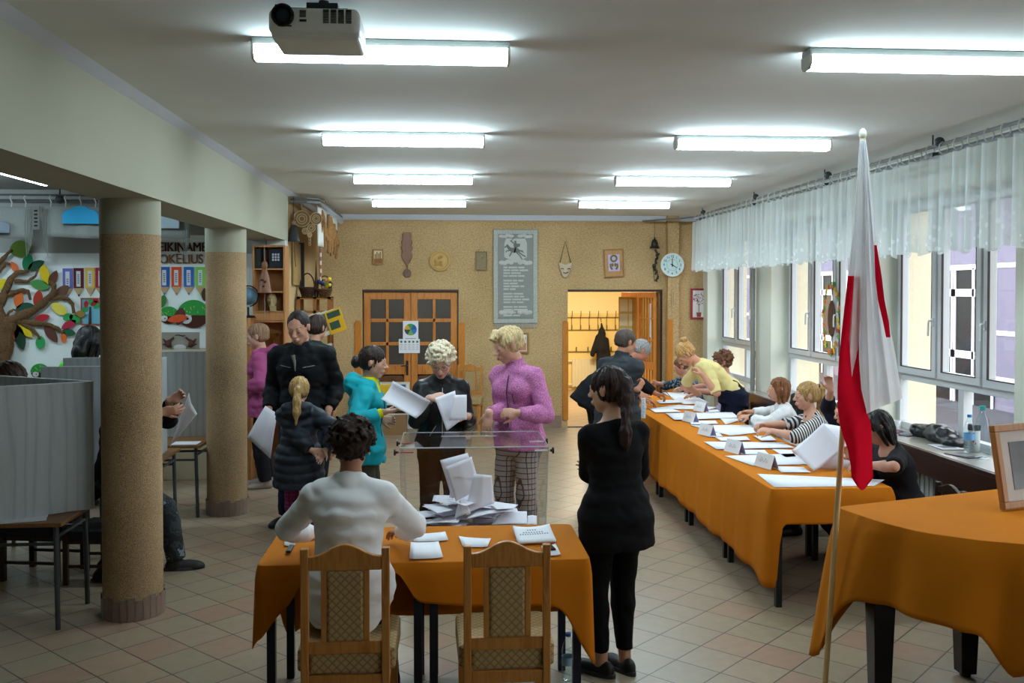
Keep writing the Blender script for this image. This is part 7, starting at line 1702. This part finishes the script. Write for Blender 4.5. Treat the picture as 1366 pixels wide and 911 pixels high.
b.build('pocket_zip',mat('zip_steel','a8aaac'),r); b=MB(); b.tube([front(S,6,side=.03,out=.055,t=.024),front(S,5,side=.012,out=.028,t=.024),front(S,4,side=.01,out=.010,t=.024)],[.018,.012,.005],8); b.build('lapel_lining',cl('grey_lining','6f6a60'),r,smooth=True)
v=Vol(.006); v.ring(S.sp[-1]-S.fr[-1][2]*.07+S.fr[-1][1]*.03,S.sp[-1]+S.fr[-1][2]*.012+S.fr[-1][1]*.02,S.fr[-1][:2],S.fr[-1][:2],(.07,.07),(.072,.075),.02,.2); sdf_obj('shirt_collar',v,cl('check_shirt','5a545c',noise=.5,nscale=80),r,S.org)
legs(c,S,r,'jeans',cl('dark_denim','1d2534'),.018,.010,amp=.007); shoes(c,S,r,M_shoe,sole=M_sole)
hair(c,S,r,hairmat('221811',.6),'short',.004,13,vol=-.008,nape=-.25,hairline=.50)
# 7 girl
c=dict(x=X_(398,8.15),y=8.15,h=4,ht=1.315,bulk=1.10,lean=2,head=(-4,4,0),hs=1.26,skin='c89a84',noface=True,L=dict(w=W_(420,606,7.95),e=(-.5,-1,-.3),d=(1,-.2,-.1),n=(0,-1,0)),R=dict(w=W_(434,600,7.97),e=(-.4,1,-.4),d=(-.5,-.2,-.8),n=(0,-1,0)),legL=dict(a=(0,-.065)),legR=dict(a=(0,.065)))
r,S=person('girl with a long blonde ponytail in a dark quilted coat, seen from behind',c)
top(c,S,r,'quilted_coat',cl('navy_quilt','2c3038',rough=.5,bump=.1),.022,.19,.95,('stand',.02),flare=.03,amp=.012,seed=14,bus=0,hood=True,puff=1.5,disp=lambda x,y,z:-.009*np.abs(np.sin(z*42+.6*np.sin(x*9)))+.004*vnoise(x*30,y*30,z*30))
legs(c,S,r,'leggings',M_pinkleg,.010); shoes(c,S,r,mat('grey_shoe','4a4a50',.6))
hair(c,S,r,hairmat('a8844e',.5),'pony',.010,15,vol=.02,nape=-.34,tail=[(0,-.46,.16,.10),(.02,-.64,.02,.13),(.03,-.82,-.40,.145),(.02,-.92,-.80,.12),(.0,-.94,-1.25,.05)],band='b89a88')
# 8 woman in the purple coat
c=dict(x=X_(354,10.42),y=10.42,h=-93,ht=1.70,bulk=1.16,lean=5,head=(0,8,0),hs=1.15,skin='cc9c88',face=dict(lips='a8645c',brow='6a5240'),L=dict(w=W_(326,516,10.22),e=(-.6,-.8,-.6)),R=dict(w=W_(326,520,10.62),e=(-.6,.8,-.6)))
r,S=person('older woman in a mauve pink coat facing left before the bookcase',c)
top(c,S,r,'mauve_coat',cl('mauve','a04a78',rough=.6),.024,.085,.95,('stand',.02),flare=.02,amp=.008,seed=16,hood=True,bus=1.1)
legs(c,S,r,'trousers',cl('black_trousers','17171c'),.016,.012); shoes(c,S,r,mat('beige_shoe','8a7a70',.5),low=1)
hair(c,S,r,hairmat('8a6a50',.6),'short',.008,17,vol=.02,nape=-.30)
# 9 person half hidden behind the tall man
c=dict(x=X_(417,10.3),y=10.3,h=20,ht=1.80,lean=4,head=(15,10,0),hs=1.1,noface=True,skin='b98a70',res=.009)
r,S=person('dark haired person half hidden behind the tall man',c)
top(c,S,r,'jacket',cl('dark_green','23302c'),.02,.06,.95,('stand',.02),seed=18); legs(c,S,r,'trousers',cl('black_trousers','17171c')); shoes(c,S,r,M_shoe); hair(c,S,r,hairmat('2c1c14'),'bob',.008,19,vol=.02,nape=-.45)
# 10 man in the grey coat
c=dict(x=X_(824,9.55),y=9.55,h=48,fem=False,ht=1.665,bulk=1.20,lean=7,head=(22,14,0),hs=1.17,skin='b98468',face=dict(brow='4a3c34'),R=dict(w=W_(851,519,9.26),e=(-.5,.15,-1),d=(.6,.2,.75),n=(-.5,.6,.2),curl=(60,60,40)),L=dict(w=V(2.08,9.95,1.02),e=(-.3,-1,-.5)),legL=dict(a=(0,-.1)),legR=dict(a=(0,.1)))
r,S=person('man in a dark grey coat seen from behind at the long table',c)
top(c,S,r,'grey_coat',cl('grey_wool','34383c'),.026,.20,.95,('stand',.042),flare=.03,amp=.008,seed=20)
legs(c,S,r,'trousers',cl('black_trousers','17171c'),.018,.012); shoes(c,S,r,M_shoe)
hair(c,S,r,hairmat('4a3e36',.65),'short',.007,21,vol=.008,nape=-.26)
p=W_(853,543,9.2); b=MB(); b.tube([(0,0,.09),(.004,0,0),(0,0,-.10)],[.02,.026,.022],8); o=b.build('hanging_newspaper',mat('news','b9c4cc',.8,noise=.4,nscale=60),loc=p); o.location=(p[0]+.03,9.16,p[2]); tag(o,'rolled printed leaflet hanging at the side of the grey coat','newspaper')
# 11 bending man with grey hair
c=dict(tz=.895,x=1.76,y=10.95,h=86,fem=False,ht=1.74,bulk=1.12,lean=50,head=(0,48,0),hs=1.15,skin='b87a60',face=dict(brow='6a625c',lips='9a6050'),R=dict(w=W_(857,538,10.42),e=(-.3,.6,-.4),d=(1,.1,-.12),n=(0,0,-1),curl=(25,30,20)),L=dict(w=W_(876,526,11.0),e=(0,-.3,-.8),d=(1,-.1,-.25),n=(0,-.3,-1),curl=(45,50,30)))
r,S=person('grey haired man in a black coat bending over the long table to sign',c)
top(c,S,r,'black_coat',cl('black_wool','15161b'),.022,.12,.95,('stand',.03),seed=22,flare=.02); legs(c,S,r,'trousers',cl('black_trousers','17171c'),.016,.012); shoes(c,S,r,M_shoe)
hair(c,S,r,hairmat('8c8a88',.6),'short',.005,23,vol=.0,nape=-.26)
p=S.wr['L']+S.hand['L'][0]*.11; b=MB(); b.tube([(-.02,0,.05),(.05,-.01,-.028)],.004,6); o=b.build('pen',mat('pen_blue','2a4a9a',.4),loc=p+V(0.01,-.02,.02)); tag(o,'blue pen in the hand of the bending man','pen')
# 12 woman in the yellow sweater
c=dict(tz=.875,x=3.33,y=10.72,h=-91,ht=1.735,bulk=1.02,lean=52,head=(0,46,0),hs=1.12,skin='cf9478',glasses='8a8484',face=dict(brow='7a5a3a',lips='a86058'),L=dict(w=W_(937,500,10.46),e=(.1,-.7,-1),d=(-.6,.2,.8),n=(-.6,.4,-.3),curl=(50,55,40)),R=dict(w=W_(932,526,11.15),e=(.2,.4,-.5),d=(-1,.1,-.1),n=(0,0,-1),curl=(12,14,10)))
r,S=person('woman with pinned up blonde hair and glasses in a yellow sweater bending over the table',c)
top(c,S,r,'yellow_sweater',cl('pale_yellow','e6d592'),.014,.0,.50,None,amp=.006,seed=24,neck=.0,flare=.0); legs(c,S,r,'trousers',cl('navy','1c2034'),.016,.012); shoes(c,S,r,M_shoe)
hair(c,S,r,hairmat('b58a52',.5),'bun',.009,25,vol=.01,nape=-.24,tail=[(0,-.40,.30,.12),(0,-.42,.46,.13),(.0,-.36,.58,.07)],tailname='hair_bun')
# 13 curly haired person in lilac
c=dict(tz=.89,x=3.56,y=11.60,h=-70,ht=1.56,bulk=1.08,sit=.41,lean=6,head=(-18,10,0),hs=1.2,noface=True,skin='c08a74',L=dict(w=(3.08,11.45,.87),e=(-.4,-1,-.5)),R=dict(w=(3.1,11.8,.87),e=(-.4,1,-.5)),legL=dict(a=(.36,-.1)),legR=dict(a=(.36,.1)))
r,S=person('curly haired person in a lilac shirt sitting by the far window pier',c)
top(c,S,r,'lilac_shirt',cl('lilac','c4b4e0'),.012,.03,.42,None,seed=26,neck=.01); legs(c,S,r,'trousers',cl('navy','1c2034')); shoes(c,S,r,M_shoe); hair(c,S,r,hairmat('6a4630',.7),'short',.016,27,vol=.055,curly=True,nape=-.38)
# 14 floral blouse person
c=dict(tz=.87,x=3.33,y=12.2,h=-92,ht=1.50,sit=.41,lean=22,head=(0,20,0),noface=True,skin='c08a74',res=.009,L=dict(w=W_(912,520,12.02)+V(0,0,0),e=(-.2,-.7,-.8),d=(-1,0,-.1),n=(0,0,-1)),R=dict(w=(2.80,12.3,.90),e=(-.2,1,-.5)),legL=dict(a=(.40,-.1)),legR=dict(a=(.40,.1)))
r,S=person('seated person in a dark floral blouse half hidden by the yellow sweater',c)
top(c,S,r,'floral_blouse',M_floral,.014,.03,.75,None,seed=28,neck=.01); legs(c,S,r,'trousers',cl('navy','1c2034')); shoes(c,S,r,M_shoe); hair(c,S,r,hairmat('6a4a30'),'short',.008,29,vol=.02)
# 15 white blazer
c=dict(tz=.89,x=3.38,y=9.0,h=-82,ht=1.44,bulk=1.08,sit=.41,lean=15,head=(-2,-2,0),hs=1.18,skin='cb9478',face=dict(open=True,lips='a85a54',brow='5a3a28'),L=dict(w=W_(1000,562,9.02),e=(-.5,-.9,-.25),d=(-1,.15,0),n=(0,.4,-.9),curl=(40,45,30)),R=dict(w=W_(996,557,9.35),e=(-.5,.9,-.25),d=(-1,-.3,0),n=(0,-.4,-.9),curl=(45,45,30)),legL=dict(a=(.27,-.1)),legR=dict(a=(.27,.1)))
r,S=person('woman with long brown hair in a white blazer with a wristwatch',c)
top(c,S,r,'white_blazer',cl('off_white','dcdcdc'),.020,.03,.86,('open',.008),seed=30,amp=.008,neck=.0); legs(c,S,r,'trousers',cl('navy','1c2034')); shoes(c,S,r,M_shoe)
d=nrm(S.wr['L']-S.el['L']); p=S.wr['L']-d*.03-S.org; b=MB(); b.tube([p-d*.012,p+d*.012],.0300,14); b.ell(p+V(-.004,-.02,.022),(.018,.018,.010)); b.build('wristwatch',mat('watch_black','18181c',.3),r,smooth=True)
hair(c,S,r,hairmat('7a4c2c',.5),'long',.010,31,vol=.02,nape=-.6,sides=-.55)
# 16 striped shirt
c=dict(tz=.90,x=3.31,y=8.08,h=-84,ht=1.54,bulk=1.02,sit=.41,lean=14,head=(-4,4,0),hs=1.17,skin='cf9c84',face=dict(open=True,lips='b0605c',brow='6a4a34'),L=dict(w=W_(1030,588,8.0),e=(-.5,-.9,-.25),d=(-1,.25,.15),n=(.2,.4,-.9),curl=(35,40,25)),R=dict(w=W_(1022,580,8.40),e=(-.5,.9,-.25),d=(-1,-.15,0),n=(0,-.4,-.9),curl=(45,50,30)),legL=dict(a=(.27,-.1)),legR=dict(a=(.27,.1)))
r,S=person('young woman with a blonde ponytail in a black and white striped shirt',c)
top(c,S,r,'striped_shirt',M_str,.016,.03,.60,('open',.006),seed=32,amp=.006,neck=.004); legs(c,S,r,'trousers',cl('black_trousers','17171c')); shoes(c,S,r,M_shoe)
b=MB(); p=front(S,4,side=.03,out=.035,t=.016); b.box(p,(.012,.07,.05),rot3(0,15,-4)); b.build('name_badge',mat('badge_white','d8d8da',.5),r)
hair(c,S,r,hairmat('a5824e',.5),'pony',.009,33,vol=.008,nape=-.28,tail=[(0,-.42,.30,.10),(.05,-.58,.22,.13),(.10,-.60,-.2,.14),(.15,-.52,-.65,.15),(.20,-.40,-1.05,.12),(.22,-.34,-1.4,.05)],band='2a2020')
# 17 person hidden behind the flag
c=dict(tz=.885,x=3.30,y=7.26,h=-92,ht=1.50,sit=.41,lean=12,head=(0,14,0),noface=True,skin='cf9c84',L=dict(w=W_(1136,606,6.98),e=(-.2,-.9,-.7),d=(-1,0,.1),n=(0,.5,-.6)),R=dict(w=W_(1108,520,7.35),e=(-.3,.6,-1),d=(-.2,0,1),n=(-.3,-1,0),curl=(30,40,30)),legL=dict(a=(.10,-.06)),legR=dict(a=(.10,.06)))
r,S=person('person hidden behind the flag holding up a large sheet',c)
top(c,S,r,'dark_blouse',cl('dark_navy','1a1c2a'),.014,.03,.80,None,seed=34,neck=.01); legs(c,S,r,'trousers',cl('black_trousers','17171c')); shoes(c,S,r,M_shoe); hair(c,S,r,hairmat('5a3a26'),'bob',.008,35,vol=.0,nape=-.4)
# 18 black shirt
c=dict(tz=.905,x=3.26,y=6.50,h=-84,ht=1.46,bulk=1.12,sit=.41,lean=16,head=(2,26,0),hs=1.17,skin='c49078',face=dict(lips='a05c54',brow='2a1d18'),L=dict(w=W_(1158,634,6.36),e=(-.4,-.9,.1),d=(-1,.2,0),n=(0,.3,-1)),R=dict(w=(2.92,6.60,.90),e=(-.6,.2,-.6)),legL=dict(a=(.27,-.1)),legR=dict(a=(.27,.1)))
r,S=person('black haired woman in a black shirt leaning over the table behind the flag',c)
top(c,S,r,'black_shirt',cl('black_cotton','18181b'),.016,.03,.42,None,seed=36,neck=.008); legs(c,S,r,'trousers',cl('black_trousers','17171c')); shoes(c,S,r,M_shoe)
hair(c,S,r,hairmat('14100f',.4),'long',.008,37,vol=.02,nape=-.75,sides=-.55)
# 19 seated man in camouflage trousers behind the near column
def dchair(x,y,rz,lb): o=copy_tree(SEATS[0]); o.location=(x,y,0); o.rotation_euler=(0,0,R(rz)); o['label']=lb
c=dict(x=-2.40,y=7.22,h=86,fem=False,ht=1.70,sit=.562,lean=10,head=(0,20,0),noface=True,skin='b98a72',R=dict(w=W_(215,549,7.02),e=(-.4,.8,-.8),d=(1,0,.1),n=(0,.9,.3),curl=(25,30,20)),L=dict(w=W_(226,534,7.36),e=(-.4,-.8,-.8),d=(1,0,.5),n=(0,-.8,.2),curl=(35,40,25)),legR=dict(a=(-.04,.12)),legL=dict(a=(.42,-.10)))
r,S=person('seated man in camouflage trousers mostly hidden behind the near column',c)
top(c,S,r,'black_jacket',cl('black','0c0c0e'),.018,.03,.93,('stand',.02),seed=38); legs(c,S,r,'camouflage_trousers',M_camo,.018,.014); shoes(c,S,r,mat('dark_boot','1f1c1a',.6),sole=M_sole); hair(c,S,r,hairmat('1c1512'),'short',.005,39)
dchair(-2.66,7.20,-94,'dark chair under the man in camouflage trousers')
# 20 brown haired person behind the nearest screen
c=dict(x=-2.98,y=7.29,h=-80,ht=1.80,sit=.562,lean=10,head=(0,38,0),noface=True,skin='b98a72',res=.009,legL=dict(a=(.34,-.12)),legR=dict(a=(.40,.10)))
r,S=person('brown haired person sitting behind the nearest grey voting screen',c)
top(c,S,r,'dark_coat',cl('black','0c0c0e'),.02,.03,.95,('stand',.02),seed=40); legs(c,S,r,'trousers',cl('black_trousers','17171c'),.016,.012); shoes(c,S,r,M_shoe); hair(c,S,r,hairmat('3a251a'),'bob',.010,41,vol=.05,nape=-.5)
dchair(-2.73,7.27,80,'dark chair under the brown haired person behind the nearest screen')
# 21 black haired person in green
c=dict(x=X_(97,9.55),y=9.55,h=12,ht=1.70,lean=20,head=(0,26,0),noface=True,skin='b98a72',res=.009,hs=1.34)
r,S=person('person with long black hair in a bright green vest at the middle screen',c)
top(c,S,r,'green_vest',cl('bright_green','4fc22a'),.018,.04,.30,None,seed=42,neck=.0); legs(c,S,r,'trousers',cl('black_trousers','17171c')); shoes(c,S,r,M_shoe)
hair(c,S,r,hairmat('0f0c0c',.4),'long',.005,43,vol=.05,nape=-.75,sides=-.6,tail=[(0,-.34,-.1,.26),(-.04,-.36,-.5,.24),(-.10,-.36,-.85,.10)],tailname='long_lock')
# 22 dark person at the column edge
c=dict(x=X_(137,10.5),y=10.5,h=10,ht=1.55,lean=4,head=(0,10,0),noface=True,skin='b98a72',res=.009,hs=1.2)
r,S=person('dark clothed person farther back beside the left edge of the near column',c)
top(c,S,r,'dark_jacket',cl('charcoal','26282c'),.02,.05,.95,('stand',.03),seed=44); legs(c,S,r,'trousers',cl('black_trousers','17171c')); shoes(c,S,r,M_shoe); hair(c,S,r,hairmat('1e1a1a'),'bob',.008,45,vol=.04,nape=-.45)
# ---- sheets in hands
ballot([W_(508,532,7.36),W_(555,558,7.24),W_(574,535,7.22),W_(524,508,7.40)],'large white ballot sheet held out by the turquoise jacket',.0,bend=-.03,group=None)
ballot([W_(580,531,7.32),W_(596,575,7.30),W_(613,562,7.33),W_(607,521,7.34)],'folded ballot in the hands of the white haired woman',.012,group=None)
ballot([W_(599,561,7.27),W_(622.5,560,7.28),W_(622.5,526.5,7.30),W_(606,527,7.29)],'second ballot with a stamp held by the white haired woman',.0,bend=.006,group=None)
ballot([W_(330,583,8.46),W_(361,612,8.44),W_(370,552,8.50),W_(354,541,8.52)],'large sheet hanging from the right hand of the tall man',.02,bend=.03,group=None)
ballot([W_(227,596,7.14),W_(240,580,7.05),W_(263,552,7.02),W_(252,524,7.14)],'white sheet held by the man behind the near column',.015,group=None)
ballot([W_(1088,629,6.80),W_(1136,623,6.76),W_(1140,572,6.95),W_(1100,565,6.98)],'large folded sheet held up beside the flag pole',.0,bend=.02,group=None)
ballot([W_(1057,600,6.80),W_(1086,629,6.66),W_(1128,596,6.74),W_(1098,564,6.86)],'large printed sheet tilted beside the flag pole',.0,bend=-.015,print_=4,group=None)
# ---------------------------------------------------------------- camera, sky, lamps in the rooms beyond
cam=bpy.data.cameras.new('camera'); co=bpy.data.objects.new('camera',cam); COL.objects.link(co); SC.camera=co
cam.sensor_width=36; cam.lens=36*F/1366; cam.shift_y=-(455.5-CY)/1366; cam.clip_start=.05; cam.clip_end=200
co.location=(0,0,H); co.rotation_euler=(math.pi/2-PIT,0,-YAW)
w=bpy.data.worlds.new('overcast_sky'); SC.world=w; w.use_nodes=True
bg=w.node_tree.nodes['Background']; bg.inputs[0].default_value=(.92,.96,1.0,1); bg.inputs[1].default_value=SKY
SC.view_settings.view_transform='Standard'; SC.view_settings.look='None'; SC.view_settings.gamma=1; SC.view_settings.use_curve_mapping=False; SC.view_settings.exposure=EXPO
SC.cycles.max_bounces=7; SC.cycles.transparent_max_bounces=16; SC.cycles.use_denoising=True; SC.cycles.caustics_reflective=False; SC.cycles.caustics_refractive=False
SC.cycles.sample_clamp_indirect=6
def lamp(name,loc,size,energy,col,rot=(0,0,0)):
    l=bpy.data.lights.new(name,'AREA'); l.shape='RECTANGLE'; l.size,l.size_y=size; l.energy=energy; l.color=col
    o=bpy.data.objects.new(name,l); COL.objects.link(o); o.location=loc; o.rotation_euler=rot; return o
lamp('cloakroom_ceiling_light',(2.6,17.5,2.86),(1.2,.3),130,(1,.90,.70))
